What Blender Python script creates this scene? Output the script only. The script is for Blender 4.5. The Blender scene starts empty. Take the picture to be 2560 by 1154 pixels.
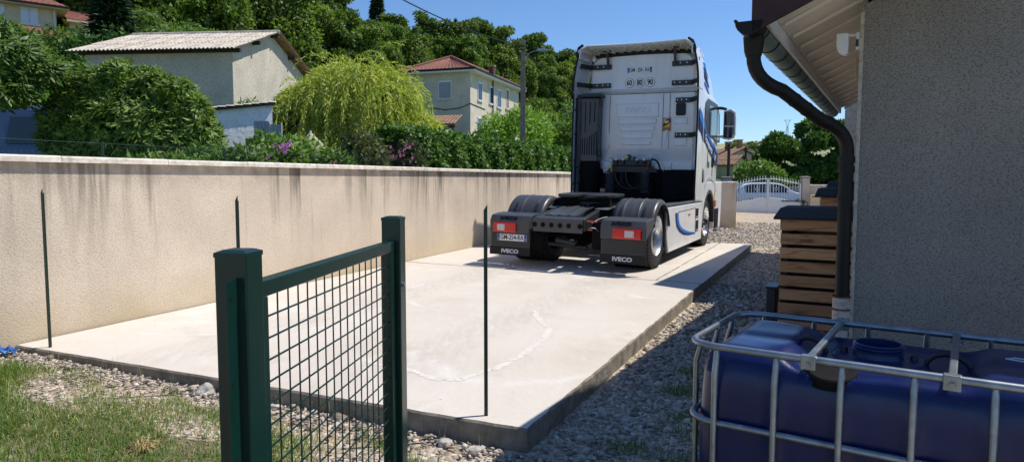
import bpy, math, random
import numpy as np
from mathutils import Vector, Matrix
random.seed(7)
rng = np.random.default_rng(7)
PI = math.pi
R = math.radians
SC = bpy.context.scene
COL = SC.collection

# ---------------------------------------------------------------- camera, sky, sun, exposure
cam = bpy.data.objects.new("camera", bpy.data.cameras.new("camera"))
COL.objects.link(cam)
cam.location = (0, 0, 1.46)
cam.rotation_euler = (R(90 - 4.34), 0, 0)
cam.data.sensor_width = 36
cam.data.lens = 36 * 1700 / 2560
cam.data.clip_start = 0.05
cam.data.clip_end = 8000
SC.camera = cam

SUN_EL, SUN_AZ = 58.0, 74.0          # azimuth measured from +Y towards +X
world = bpy.data.worlds.new("World")
SC.world = world
world.use_nodes = True
wn = world.node_tree
wn.nodes.clear()
sky = wn.nodes.new("ShaderNodeTexSky")
sky.sky_type = 'NISHITA'
sky.sun_disc = False
sky.sun_elevation = R(SUN_EL)
sky.sun_rotation = R(SUN_AZ)
sky.altitude = 0
sky.air_density = 0.95
sky.dust_density = 0.0
sky.ozone_density = 10.0
bg = wn.nodes.new("ShaderNodeBackground")
bg.inputs[1].default_value = 0.132
wo = wn.nodes.new("ShaderNodeOutputWorld")
wn.links.new(sky.outputs[0], bg.inputs[0])
wn.links.new(bg.outputs[0], wo.inputs[0])

sl = bpy.data.lights.new("sun", 'SUN')
sl.energy = 4.5
sl.angle = R(0.5)
sl.color = (1.0, 0.95, 0.87)
sun = bpy.data.objects.new("sun", sl)
COL.objects.link(sun)
sd = Vector((math.cos(R(SUN_EL)) * math.sin(R(SUN_AZ)), math.cos(R(SUN_EL)) * math.cos(R(SUN_AZ)), math.sin(R(SUN_EL))))
sun.rotation_euler = sd.to_track_quat('Z', 'Y').to_euler()
sun.location = sd * 60

SC.view_settings.view_transform = 'Standard'
SC.view_settings.look = 'None'
SC.view_settings.exposure = 0.12
SC.view_settings.gamma = 1.0
SC.view_settings.use_curve_mapping = False
SC.render.engine = 'CYCLES'
SC.cycles.max_bounces = 8
SC.cycles.diffuse_bounces = 5
SC.cycles.glossy_bounces = 3
SC.cycles.transmission_bounces = 4
SC.cycles.transparent_max_bounces = 4

# ---------------------------------------------------------------- materials
def new_mat(name):
    m = bpy.data.materials.new(name)
    m.use_nodes = True
    nt = m.node_tree
    b = nt.nodes["Principled BSDF"]
    return m, nt, b

def N(nt, t, **k):
    n = nt.nodes.new(t)
    for a, v in k.items():
        setattr(n, a, v)
    return n

def noise(nt, scale, detail=3, rough=.55, dist=0, vec=None, coord='Object'):
    n = N(nt, "ShaderNodeTexNoise")
    n.inputs['Scale'].default_value = scale
    n.inputs['Detail'].default_value = detail
    n.inputs['Roughness'].default_value = rough
    n.inputs['Distortion'].default_value = dist
    if vec is None:
        tc = N(nt, "ShaderNodeTexCoord")
        vec = tc.outputs[coord]
    nt.links.new(vec, n.inputs['Vector'])
    return n

def mapping(nt, scale=(1, 1, 1), coord='Object', loc=(0, 0, 0), rot=(0, 0, 0)):
    tc = N(nt, "ShaderNodeTexCoord")
    m = N(nt, "ShaderNodeMapping")
    m.inputs['Scale'].default_value = scale
    m.inputs['Location'].default_value = loc
    m.inputs['Rotation'].default_value = rot
    nt.links.new(tc.outputs[coord], m.inputs[0])
    return m.outputs[0]

def ramp(nt, fac, stops, interp='LINEAR'):
    r = N(nt, "ShaderNodeValToRGB")
    r.color_ramp.interpolation = interp
    e = r.color_ramp.elements
    while len(e) > 1:
        e.remove(e[-1])
    e[0].position = stops[0][0]
    c = stops[0][1]
    e[0].color = (c, c, c, 1) if not hasattr(c, '__len__') else (*c, 1)
    for p, c in stops[1:]:
        x = e.new(p)
        x.color = (c, c, c, 1) if not hasattr(c, '__len__') else (*c, 1)
    nt.links.new(fac, r.inputs[0])
    return r.outputs[0]

def mixc(nt, fac, a, b, mode='MIX'):
    m = N(nt, "ShaderNodeMix")
    m.data_type = 'RGBA'
    m.blend_type = mode
    for s, v in ((m.inputs[0], fac), (m.inputs[6], a), (m.inputs[7], b)):
        if hasattr(v, 'is_linked') or hasattr(v, 'links'):
            nt.links.new(v, s)
        elif hasattr(v, '__len__'):
            s.default_value = (*v, 1)
        else:
            s.default_value = v if s == m.inputs[0] else (v, v, v, 1)
    return m.outputs[2]

def math_n(nt, op, a, b=None, c=None):
    m = N(nt, "ShaderNodeMath", operation=op)
    for i, v in enumerate((a, b, c)):
        if v is None:
            continue
        if hasattr(v, 'links'):
            nt.links.new(v, m.inputs[i])
        else:
            m.inputs[i].default_value = v
    return m.outputs[0]

def bump(nt, b, height, strength=.5, dist=.01):
    n = N(nt, "ShaderNodeBump")
    n.inputs['Strength'].default_value = strength
    n.inputs['Distance'].default_value = dist
    nt.links.new(height, n.inputs['Height'])
    nt.links.new(n.outputs[0], b.inputs['Normal'])

MATS = {}
def mat(name, col, rough=.6, metal=0., spec=.5, coat=0., var=.12, vs=6., bmp=0., bs=60., bd=.004, coord='Object'):
    """plain surface: a noise tint over one colour, optional fine relief"""
    m, nt, b = new_mat(name)
    n = noise(nt, vs, 4, coord=coord)
    lo = tuple(max(0, c * (1 - var)) for c in col)
    hi = tuple(min(1, c * (1 + var)) for c in col)
    c = ramp(nt, n.outputs[0], [(.3, lo), (.7, hi)])
    nt.links.new(c, b.inputs['Base Color'])
    b.inputs['Roughness'].default_value = rough
    b.inputs['Metallic'].default_value = metal
    b.inputs['Specular IOR Level'].default_value = spec
    b.inputs['Coat Weight'].default_value = coat
    b.inputs['Coat Roughness'].default_value = .08
    if bmp:
        bump(nt, b, noise(nt, bs, 3, coord=coord).outputs[0], bmp, bd)
    MATS[name] = m
    return m

def leaf_mat(name, c1, c2, trans=.3, rough=.5, spec=.35):
    m, nt, b = new_mat(name)
    g = N(nt, "ShaderNodeNewGeometry")
    oi = N(nt, "ShaderNodeObjectInfo")
    c = ramp(nt, g.outputs['Random Per Island'], [(0, c1), (1, c2)])
    v = math_n(nt, 'MULTIPLY_ADD', oi.outputs['Random'], .5, .75)
    hs = N(nt, "ShaderNodeHueSaturation")
    nt.links.new(c, hs.inputs['Color'])
    nt.links.new(v, hs.inputs['Value'])
    h = math_n(nt, 'MULTIPLY_ADD', oi.outputs['Random'], -.03, .515)
    nt.links.new(h, hs.inputs['Hue'])
    nt.links.new(hs.outputs[0], b.inputs['Base Color'])
    b.inputs['Roughness'].default_value = rough
    b.inputs['Specular IOR Level'].default_value = spec
    t = N(nt, "ShaderNodeBsdfTranslucent")
    br = mixc(nt, 1.0, hs.outputs[0], (1.5, 1.7, .7), 'MULTIPLY')
    nt.links.new(br, t.inputs[0])
    mx = N(nt, "ShaderNodeMixShader")
    mx.inputs[0].default_value = trans
    nt.links.new(b.outputs[0], mx.inputs[1])
    nt.links.new(t.outputs[0], mx.inputs[2])
    nt.links.new(mx.outputs[0], nt.nodes["Material Output"].inputs[0])
    MATS[name] = m
    return m

def roughcast(name, col, scale=55, strength=.9, dist=.02, cav=.62, stain=None, sq=(1, 1, 1), lo=.36):
    """sprayed render: worm-like relief; optional rain streaks below the coping and damp at the foot"""
    m, nt, b = new_mat(name)
    n = noise(nt, scale, 2.5, .5, .7, mapping(nt, sq))
    cv = ramp(nt, n.outputs[0], [(lo, cav), (lo + .16, 1.0)])  # hollows of the relief darkened in the colour, standing in for shade
    big = noise(nt, 1.3, 4)
    base = ramp(nt, big.outputs[0], [(.28, tuple(c * .84 for c in col)), (.72, tuple(min(1, c * 1.08) for c in col))])
    c = mixc(nt, 1.0, base, cv, 'MULTIPLY')
    dirt = noise(nt, 1.0, 6, .65, .6, mapping(nt, (1.1, 1.1, .45)))
    c = mixc(nt, ramp(nt, dirt.outputs[0], [(.5, 0.), (.78, .30)]), c, tuple(x * .55 for x in col))
    if stain:
        tc = N(nt, "ShaderNodeTexCoord")
        sp = N(nt, "ShaderNodeSeparateXYZ")
        nt.links.new(tc.outputs['Object'], sp.inputs[0])
        z = sp.outputs['Z']
        # narrow dark drips, hanging from the coping and fading downwards
        st = noise(nt, 1.0, 3, .6, 0, mapping(nt, (4.6, .05, .22)))
        fine = noise(nt, 1.0, 2, .5, 0, mapping(nt, (22, .05, 1.6)))
        s = ramp(nt, st.outputs[0], [(.51, 0.), (.555, 1.)])
        f2 = ramp(nt, fine.outputs[0], [(.38, .2), (.58, 1.)])
        sel = noise(nt, 1.0, 2, .5, 0, mapping(nt, (1.3, .0, .0), loc=(4.4, 0, 0)))
        len_ = ramp(nt, sel.outputs[0], [(.38, .15), (.62, 1.)])
        s = math_n(nt, 'MULTIPLY', s, len_)
        fall = N(nt, "ShaderNodeMapRange")
        fall.inputs['From Min'].default_value = stain[0] - stain[1]
        fall.inputs['From Max'].default_value = stain[0]
        nt.links.new(z, fall.inputs['Value'])
        fl = math_n(nt, 'POWER', fall.outputs[0], 1.7)
        amt = math_n(nt, 'MULTIPLY', math_n(nt, 'MULTIPLY', s, f2), math_n(nt, 'MULTIPLY_ADD', fl, 1.0, .05))
        c = mixc(nt, amt, c, (.06, .052, .042))
        # general grime just under the coping
        g2 = N(nt, "ShaderNodeMapRange")
        g2.inputs['From Min'].default_value = stain[0] - .22
        g2.inputs['From Max'].default_value = stain[0]
        nt.links.new(z, g2.inputs['Value'])
        gr = math_n(nt, 'MULTIPLY', g2.outputs[0], ramp(nt, noise(nt, 5, 4).outputs[0], [(.35, 0.), (.7, .75)]))
        c = mixc(nt, gr, c, (.27, .23, .18))
        # ochre damp at the foot
        dm = N(nt, "ShaderNodeMapRange")
        dm.inputs['From Min'].default_value = .62
        dm.inputs['From Max'].default_value = .1
        nt.links.new(z, dm.inputs['Value'])
        da = math_n(nt, 'MULTIPLY', dm.outputs[0], ramp(nt, noise(nt, 2.2, 5).outputs[0], [(.25, .2), (.7, .95)]))
        c = mixc(nt, da, c, (.46, .36, .19))
    nt.links.new(c, b.inputs['Base Color'])
    b.inputs['Roughness'].default_value = .92
    b.inputs['Specular IOR Level'].default_value = .2
    bump(nt, b, n.outputs[0], strength, dist)
    MATS[name] = m
    return m

# ---------------------------------------------------------------- mesh helpers
class MB:
    """collects faces of ONE part"""
    def __init__(s):
        s.v, s.f, s.m = [], [], []
    def add(s, vs, fs, m=0):
        o = len(s.v)
        s.v += [tuple(p) for p in vs]
        s.f += [tuple(i + o for i in f) for f in fs]
        s.m += [m] * len(fs)
        return s
    def box(s, a, b, m=0):
        (x0, y0, z0), (x1, y1, z1) = a, b
        x0, x1 = sorted((x0, x1)); y0, y1 = sorted((y0, y1)); z0, z1 = sorted((z0, z1))
        return s.add([(x0, y0, z0), (x1, y0, z0), (x1, y1, z0), (x0, y1, z0), (x0, y0, z1), (x1, y0, z1), (x1, y1, z1), (x0, y1, z1)],
                     [(0, 3, 2, 1), (4, 5, 6, 7), (0, 1, 5, 4), (1, 2, 6, 5), (2, 3, 7, 6), (3, 0, 4, 7)], m)
    def bar(s, p, q, w, h, up=(0, 0, 1), m=0):
        p, q, up = Vector(p), Vector(q), Vector(up)
        d = (q - p).normalized()
        sd_ = d.cross(up)
        if sd_.length < 1e-4:
            sd_ = d.cross(Vector((1, 0, 0)))
        sd_.normalize()
        u = sd_.cross(d).normalized()
        vs = []
        for e in (p, q):
            for a, b in ((-1, -1), (1, -1), (1, 1), (-1, 1)):
                vs.append(e + sd_ * (a * w / 2) + u * (b * h / 2))
        return s.add(vs, [(0, 1, 2, 3), (7, 6, 5, 4), (0, 4, 5, 1), (1, 5, 6, 2), (2, 6, 7, 3), (3, 7, 4, 0)], m)
    def tube(s, path, r, n=8, m=0, caps=True, closed=False):
        P = [Vector(p) for p in path]
        k = len(P)
        rs = r if hasattr(r, '__len__') else [r] * k
        fr = None
        rings = []
        for i in range(k):
            a = P[(i - 1) % k] if (closed or i > 0) else P[i]
            c = P[(i + 1) % k] if (closed or i < k - 1) else P[i]
            t = (c - a)
            if t.length < 1e-9:
                t = Vector((0, 0, 1))
            t.normalize()
            if fr is None:
                fr = t.cross(Vector((0, 0, 1)))
                if fr.length < 1e-3:
                    fr = t.cross(Vector((1, 0, 0)))
            fr = (fr - t * fr.dot(t))
            if fr.length < 1e-5:
                fr = t.orthogonal()
            fr.normalize()
            bn = t.cross(fr)
            rings.append([P[i] + (fr * math.cos(2 * PI * j / n) + bn * math.sin(2 * PI * j / n)) * rs[i] for j in range(n)])
        return s.loft(rings, m, caps and not closed, closed)
    def loft(s, rings, m=0, caps=True, closed=False):
        n = len(rings[0]); k = len(rings)
        vs = [p for r_ in rings for p in r_]
        fs = []
        for i in range(k if closed else k - 1):
            i2 = (i + 1) % k
            for j in range(n):
                j2 = (j + 1) % n
                fs.append((i * n + j, i * n + j2, i2 * n + j2, i2 * n + j))
        if caps:
            fs.append(tuple(reversed(range(n))))
            fs.append(tuple((k - 1) * n + j for j in range(n)))
        return s.add(vs, fs, m)
    def sheet(s, rows, m=0):
        n = len(rows[0]); k = len(rows)
        vs = [p for r_ in rows for p in r_]
        fs = [(i * n + j, i * n + j + 1, (i + 1) * n + j + 1, (i + 1) * n + j) for i in range(k - 1) for j in range(n - 1)]
        return s.add(vs, fs, m)
    def thick(s, rows, off, m=0):
        """sheet with thickness: rows of points plus an offset vector"""
        off = Vector(off)
        n = len(rows[0]); k = len(rows)
        A = [Vector(p) for r_ in rows for p in r_]
        vs = A + [p + off for p in A]
        o = n * k
        fs = []
        for i in range(k - 1):
            for j in range(n - 1):
                q = (i * n + j, i * n + j + 1, (i + 1) * n + j + 1, (i + 1) * n + j)
                fs.append(q)
                fs.append(tuple(x + o for x in reversed(q)))
        bd = [j for j in range(n)] + [i * n + n - 1 for i in range(1, k)] + [(k - 1) * n + j for j in range(n - 2, -1, -1)] + [i * n for i in range(k - 2, 0, -1)]
        for a, b in zip(bd, bd[1:] + bd[:1]):
            fs.append((b, a, a + o, b + o))
        return s.add(vs, fs, m)
    def prism(s, poly, off, m=0):
        """polygon of 3D points extruded by off"""
        off = Vector(off)
        n = len(poly)
        A = [Vector(p) for p in poly]
        vs = A + [p + off for p in A]
        fs = [tuple(reversed(range(n))), tuple(range(n, 2 * n))]
        fs += [(i, (i + 1) % n, (i + 1) % n + n, i + n) for i in range(n)]
        return s.add(vs, fs, m)
    def lathe(s, prof, n=24, o=(0, 0, 0), ax='Z', m=0, caps=False, a0=0, a1=2 * PI):
        o = Vector(o)
        full = abs(a1 - a0 - 2 * PI) < 1e-6
        k = n if full else n + 1
        rings = []
        for j in range(k):
            a = a0 + (a1 - a0) * j / n
            ring = []
            for r_, z in prof:
                c, sn = r_ * math.cos(a), r_ * math.sin(a)
                ring.append(o + Vector({'Z': (c, sn, z), 'X': (z, c, sn), 'Y': (c, z, sn)}[ax]))
            rings.append(ring)
        q = len(prof)
        vs = [p for r_ in rings for p in r_]
        fs = []
        for j in range(n):
            j2 = (j + 1) % k
            for i in range(q - 1):
                fs.append((j * q + i, j2 * q + i, j2 * q + i + 1, j * q + i + 1))
        if caps:
            fs.append(tuple(j * q for j in reversed(range(k))))
            fs.append(tuple(j * q + q - 1 for j in range(k)))
        return s.add(vs, fs, m)
    def build(s, name, mats, parent=None, smooth=None, bev=0):
        me = bpy.data.meshes.new(name)
        me.from_pydata([tuple(p) for p in s.v], [], s.f)
        for mt in (mats if isinstance(mats, (list, tuple)) else [mats]):
            me.materials.append(MATS[mt] if isinstance(mt, str) else mt)
        if any(s.m):
            me.polygons.foreach_set('material_index', s.m)
        me.update()
        fix_normals(me)
        if smooth:
            me.polygons.foreach_set('use_smooth', [True] * len(me.polygons))
            me.set_sharp_from_angle(angle=R(smooth))
        o = bpy.data.objects.new(name, me)
        COL.objects.link(o)
        if parent is not None:
            o.parent = parent
        if bev:
            b = o.modifiers.new("bevel", 'BEVEL')
            b.width = bev
            b.segments = 2
            b.limit_method = 'ANGLE'
            b.angle_limit = R(40)
        return o

import bmesh
def fix_normals(me):
    bm = bmesh.new()
    bm.from_mesh(me)
    bmesh.ops.recalc_face_normals(bm, faces=bm.faces)
    bm.to_mesh(me)
    bm.free()

def np_obj(name, V, F, matn, parent=None, smooth=False):
    """big mesh straight from numpy arrays; F is (n,3) or (n,4)"""
    V = np.asarray(V, np.float32); F = np.asarray(F, np.int32)
    me = np_mesh(name, V, F, matn, smooth)
    o = bpy.data.objects.new(name, me)
    COL.objects.link(o)
    if parent is not None:
        o.parent = parent
    return o

def np_mesh(name, V, F, matn, smooth=False):
    V = np.asarray(V, np.float32); F = np.asarray(F, np.int32)
    me = bpy.data.meshes.new(name)
    me.vertices.add(len(V))
    me.vertices.foreach_set('co', V.ravel())
    k = F.shape[1]
    me.loops.add(F.size)
    me.loops.foreach_set('vertex_index', F.ravel())
    me.polygons.add(len(F))
    me.polygons.foreach_set('loop_start', np.arange(0, F.size, k, dtype=np.int32))
    me.polygons.foreach_set('loop_total', np.full(len(F), k, np.int32))
    if smooth:
        me.polygons.foreach_set('use_smooth', np.ones(len(F), bool))
    for mt in (matn if isinstance(matn, (list, tuple)) else [matn]):
        me.materials.append(MATS[mt])
    me.update(calc_edges=True)
    return me

def tag(o, label=None, cat=None, group=None, kind=None):
    if label: o['label'] = label
    if cat: o['category'] = cat
    if group: o['group'] = group
    if kind: o['kind'] = kind
    return o

def thing(name, label, cat, loc=(0, 0, 0), rz=0, group=None):
    o = bpy.data.objects.new(name, None)
    o.empty_display_size = .2
    COL.objects.link(o)
    o.location = loc
    o.rotation_euler = (0, 0, rz)
    return tag(o, label, cat, group)

def copy_tree(o, parent=None):
    c = o.copy()
    COL.objects.link(c)
    c.parent = parent
    for ch in o.children:
        copy_tree(ch, c)
    return c

def text(name, body, size, matn, parent, loc, rot, ext=.002, off=0., shear=0., sx=1.):
    cu = bpy.data.curves.new(name, 'FONT')
    cu.body = body
    cu.size = size
    cu.extrude = ext
    cu.offset = off
    cu.shear = shear
    cu.align_x = 'CENTER'
    cu.align_y = 'CENTER'
    cu.resolution_u = 3
    t = bpy.data.objects.new(name, cu)
    COL.objects.link(t)
    bpy.context.view_layer.update()
    me = bpy.data.meshes.new_from_object(t.evaluated_get(bpy.context.evaluated_depsgraph_get()))
    bpy.data.objects.remove(t)
    bpy.data.curves.remove(cu)
    me.materials.clear()
    me.materials.append(MATS[matn])
    o = bpy.data.objects.new(name, me)
    COL.objects.link(o)
    o.parent = parent
    o.location = loc
    o.rotation_euler = rot
    o.scale = (sx, 1, 1)
    return o

def smooth01(t):
    t = max(0., min(1., t))
    return t * t * (3 - 2 * t)

# ---- foliage
def leaves(P, D, U, L, W, fold=.25):
    """diamond leaves: base P, direction D, side U (arrays), folded along the midrib; returns verts, quads"""
    P, D, U = (np.asarray(a, np.float32) for a in (P, D, U))
    D = D / (np.linalg.norm(D, axis=1, keepdims=True) + 1e-9)
    U = U - D * (U * D).sum(1, keepdims=True)
    U = U / (np.linalg.norm(U, axis=1, keepdims=True) + 1e-9)
    Nn = np.cross(D, U)
    L = np.asarray(L).reshape(-1, 1); W = np.asarray(W).reshape(-1, 1)
    a = P
    b = P + D * L * .45 + U * W * .5 + Nn * W * fold
    c = P + D * L - Nn * W * fold * .6
    d = P + D * L * .45 - U * W * .5 + Nn * W * fold
    V = np.stack([a, b, c, d], 1).reshape(-1, 3)
    F = np.arange(len(V)).reshape(-1, 4)
    return V, F

def rdir(n, up=0.):
    d = rng.normal(size=(n, 3))
    d[:, 2] += up
    return d / np.linalg.norm(d, axis=1, keepdims=True)

def blob_points(blobs, n, lo=.72, hi=1.04, bottom=-.55):
    """points near the surface of a union of ellipsoids, with outward normals"""
    B = np.array(blobs, float)        # cx cy cz rx ry rz
    w = (B[:, 3] * B[:, 4] + B[:, 3] * B[:, 5] + B[:, 4] * B[:, 5])
    out_p, out_n = [], []
    need = n
    while need > 0:
        k = rng.choice(len(B), size=need * 2, p=w / w.sum())
        d = rdir(len(k))
        d = d[d[:, 2] > bottom]; k = k[:len(d)]
        rr = rng.uniform(lo, hi, (len(d), 1))
        p = B[k, :3] + d * B[k, 3:6] * rr
        nn = d / B[k, 3:6]
        nn /= np.linalg.norm(nn, axis=1, keepdims=True)
        # drop points deep inside other blobs
        keep = np.ones(len(p), bool)
        for j in range(len(B)):
            q = (((p - B[j, :3]) / B[j, 3:6]) ** 2).sum(1)
            keep &= ~((q < .5) & (k != j))
        p, nn = p[keep][:need], nn[keep][:need]
        out_p.append(p); out_n.append(nn)
        need -= len(p)
    return np.concatenate(out_p), np.concatenate(out_n)

def crown_mesh(name, blobs, n, L, W, matn, lo=.7, droop=.2, jit=.9, bottom=-.55):
    p, nn = blob_points(blobs, n, lo=lo, bottom=bottom)
    D = nn * .55 + rdir(n) * jit
    D[:, 2] -= droop
    U = np.cross(D, nn + rdir(n) * .5)
    s = rng.uniform(.65, 1.25, n)
    V, F = leaves(p, D, U, L * s, W * s)
    return np_mesh(name, V, F, matn)

def link(name, me, parent=None, loc=(0, 0, 0), rz=0, s=1):
    o = bpy.data.objects.new(name, me)
    COL.objects.link(o)
    o.parent = parent
    o.location = loc
    o.rotation_euler = (0, 0, rz)
    o.scale = (s, s, s) if not hasattr(s, '__len__') else s
    return o

def trunk_mb(h, r, limbs=5, spread=1.5, top=.75):
    m = MB()
    pts = [(0, 0, -.3)] + [(random.uniform(-.06, .06) * h * i / 6, random.uniform(-.06, .06) * h * i / 6, h * top * i / 6) for i in range(1, 7)]
    m.tube(pts, [r * (1.25 - .16 * i) for i in range(7)], 7)
    for k in range(limbs):
        a = 2 * PI * k / limbs + random.uniform(-.4, .4)
        i = random.randint(2, 5)
        p = Vector(pts[i])
        q = p + Vector((math.cos(a) * spread * .5, math.sin(a) * spread * .5, h * .12))
        e = p + Vector((math.cos(a) * spread, math.sin(a) * spread, h * random.uniform(.18, .3)))
        m.tube([p, q, e], [r * .5, r * .35, r * .12], 5)
    return m

# ---------------------------------------------------------------- material library
roughcast('wall_render', (.74, .62, .485), 84, .7, .006, .76, stain=(1.56, .95), sq=(.8, .8, 1.25))
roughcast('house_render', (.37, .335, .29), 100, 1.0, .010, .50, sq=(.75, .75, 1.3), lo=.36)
roughcast('beige_render', (.58, .52, .43), 34, .7, .015, .75)
roughcast('barn_render', (.62, .545, .44), 14, .6, .02, .8)
roughcast('village_render', (.70, .62, .49), 14, .5, .02, .85)
roughcast('white_render', (.78, .79, .82), 14, .6, .015, .85)
roughcast('cream_render', (.66, .56, .38), 8, .4, .02, .9)
roughcast('grey_render', (.36, .35, .33), 9, .4, .02, .8)
mat('pink_render', (.42, .33, .28), .9, var=.1)
mat('coping', (.72, .65, .55), .8, var=.3, vs=14, bmp=.3, bs=40)
mat('white_paint', (.80, .805, .815), .32, coat=.4, var=.03, vs=3)
def lorry_paint():
    m = MATS['white_paint']; nt = m.node_tree; b = nt.nodes['Principled BSDF']
    base = b.inputs['Base Color'].links[0].from_socket
    d = noise(nt, 2.5, 8, .7, .5)
    st = noise(nt, 1.0, 4, .6, 0, mapping(nt, (9, 9, .7)))
    k = math_n(nt, 'MULTIPLY', ramp(nt, d.outputs[0], [(.42, 0.), (.75, .5)]), ramp(nt, st.outputs[0], [(.35, .2), (.7, 1.)]))
    nt.links.new(mixc(nt, k, base, (.50, .47, .43)), b.inputs['Base Color'])
lorry_paint()
mat('white_satin', (.78, .78, .78), .5, var=.04)
mat('soffit_paint', (.90, .80, .69), .6, var=.04)
mat('cream_plastic', (.62, .6, .54), .55, var=.05)
mat('black_plastic', (.018, .019, .021), .42, var=.2, bmp=.15, bs=300, bd=.001)
mat('guard_plastic', (.055, .058, .063), .38, var=.15, bmp=.2, bs=400, bd=.001)
mat('black_rubber', (.012, .012, .012), .75, var=.2)
mat('tyre', (.018, .017, .016), .82, var=.35, vs=14, bmp=.3, bs=90)
mat('engine_black', (.008, .008, .009), .8, var=.4, spec=.15)
mat('chassis', (.03, .032, .036), .42, var=.2, metal=.2)
mat('chassis_plate', (.22, .23, .25), .45, metal=.7, var=.2)
mat('silver', (.62, .63, .65), .32, metal=.9, var=.06)
mat('chrome', (.8, .8, .82), .12, metal=1, var=.02)
mat('galvanised', (.30, .33, .36), .38, metal=.85, var=.22, vs=22)
mat('gate_green', (.003, .026, .020), .3, var=.12, vs=9, spec=.5)
mat('post_green', (.006, .03, .022), .4, var=.2)
mat('anthracite', (.014, .012, .010), .5, var=.25, vs=5, spec=.25)
mat('gutter_inside', (.14, .21, .185), .5, var=.15)
mat('rust_white', (.5, .44, .38), .6, var=.3, vs=22)
mat('rust', (.2, .07, .03), .85, var=.4, vs=40)
mat('tile_red', (.29, .115, .08), .8, var=.3, vs=6)
mat('tile_brown', (.045, .015, .014), .7, var=.3, vs=9)
mat('tile_old', (.33, .19, .12), .85, var=.3, vs=3)
mat('fibre_cement', (.50, .435, .36), .9, var=.28, vs=5, bmp=.3, bs=30)
mat('red_lens', (.62, .012, .015), .12, coat=.5, var=.05)
mat('white_lens', (.75, .74, .72), .2, var=.05)
mat('orange_lens', (.75, .19, .02), .25, var=.05)
mat('plate_white', (.8, .8, .8), .35, var=.02)
mat('plate_blue', (.01, .05, .32), .35, var=.05)
mat('letter_black', (.01, .01, .012), .5, var=.05)
mat('letter_white', (.75, .76, .78), .45, var=.03)
mat('stripe_blue', (.015, .20, .66), .6, spec=.2, var=.05)
mat('stripe_navy', (.010, .022, .11), .6, spec=.2, var=.05)
mat('sticker_yellow', (.78, .5, .02), .4, var=.05)
mat('sticker_red', (.5, .03, .03), .4, var=.05)
mat('hose_yellow', (.7, .6, .02), .4, var=.1)
mat('hose_red', (.4, .05, .02), .4, var=.1)
mat('wood_black', (.012, .012, .012), .7, var=.3)
mat('roof_felt', (.02, .021, .023), .85, var=.3, vs=20, bmp=.3, bs=120)
mat('bark', (.09, .07, .05), .9, var=.35, vs=9, bmp=.6, bs=25, bd=.02)
mat('pole_concrete', (.20, .17, .14), .85, var=.25, vs=6)
mat('cable', (.012, .012, .012), .6, var=.1)
mat('shutter_white', (.62, .66, .74), .5, var=.03)
mat('shutter_grey', (.33, .35, .39), .5, var=.08)
mat('frame_grey', (.45, .46, .48), .5, var=.05)
mat('fence_blue', (.045, .055, .075), .5, var=.08)
mat('timber_brown', (.10, .05, .03), .8, var=.3)
mat('timber_dark', (.05, .04, .035), .9, var=.3)
mat('gate_white', (.72, .73, .74), .45, var=.04)
mat('mail_yellow', (.62, .5, .26), .5, var=.06)
mat('car_white', (.84, .85, .86), .22, coat=.8, var=.01)
mat('van_blue', (.085, .115, .20), .3, coat=.7, var=.03, metal=.3)
mat('concrete_edge', (.22, .19, .15), .9, var=.4, vs=9, bmp=.6, bs=45, bd=.01)
mat('rock', (.45, .42, .37), .9, var=.3, vs=11, bmp=.8, bs=18, bd=.02)
mat('asphalt', (.055, .055, .056), .9, var=.2, vs=30)
mat('tarp_blue', (.03, .13, .42), .5, var=.2)
mat('tarp_beige', (.42, .36, .28), .8, var=.2)
mat('straw', (.50, .36, .16), .8, var=.3)
mat('sensor_beige', (.45, .38, .22), .5, var=.08)
mat('pylon_grey', (.33, .36, .4), .6, var=.05)
mat('flower_pink', (.33, .08, .18), .6, var=.25, vs=30)
mat('flower_mauve', (.38, .12, .42), .6, var=.25, vs=30)
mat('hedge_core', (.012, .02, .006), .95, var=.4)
mat('rope', (.45, .36, .27), .8, var=.2)
leaf_mat('leaf_forest', (.045, .092, .014), (.135, .20, .034), .38)
leaf_mat('leaf_forest_light', (.08, .15, .022), (.20, .28, .05), .4)
leaf_mat('leaf_conifer', (0.010, 0.034, 0.016), (0.033, 0.072, 0.029), .12)
leaf_mat('leaf_fig', (.05, .11, .016), (.17, .26, .045), .22)
leaf_mat('leaf_laurel', (0.033, 0.091, 0.016), (0.078, 0.156, 0.026), .2)
leaf_mat('leaf_lime', (0.117, 0.247, 0.033), (0.247, 0.390, 0.065), .35)
leaf_mat('leaf_willow', (.20, .27, .045), (.46, .49, .12), .35)
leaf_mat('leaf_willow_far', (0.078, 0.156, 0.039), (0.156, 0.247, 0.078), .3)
leaf_mat('leaf_hedge', (.05, .13, .018), (.17, .28, .045), .25)
leaf_mat('leaf_shrub', (0.052, 0.117, 0.021), (0.156, 0.247, 0.046), .25)
leaf_mat('leaf_purple', (0.039, 0.046, 0.026), (0.104, 0.143, 0.039), .25)
leaf_mat('leaf_right', (0.033, 0.091, 0.018), (0.098, 0.182, 0.036), .28)
leaf_mat('blade', (0.072, 0.143, 0.023), (0.182, 0.260, 0.058), .3, .55)
leaf_mat('blade_dry', (0.364, 0.286, 0.117), (0.585, 0.468, 0.221), .2, .7)

def glass_mat(name, tint, rough=.05):
    m, nt, b = new_mat(name)
    n = noise(nt, 2.0, 2)
    c = ramp(nt, n.outputs[0], [(.3, tuple(x * .8 for x in tint)), (.7, tint)])
    nt.links.new(c, b.inputs['Base Color'])
    b.inputs['Roughness'].default_value = rough
    b.inputs['Specular IOR Level'].default_value = .8
    MATS[name] = m
glass_mat('dark_glass', (.012, .014, .016))
glass_mat('blue_glass', (.03, .05, .06))
glass_mat('mirror_glass', (.02, .02, .022), .03)

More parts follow.
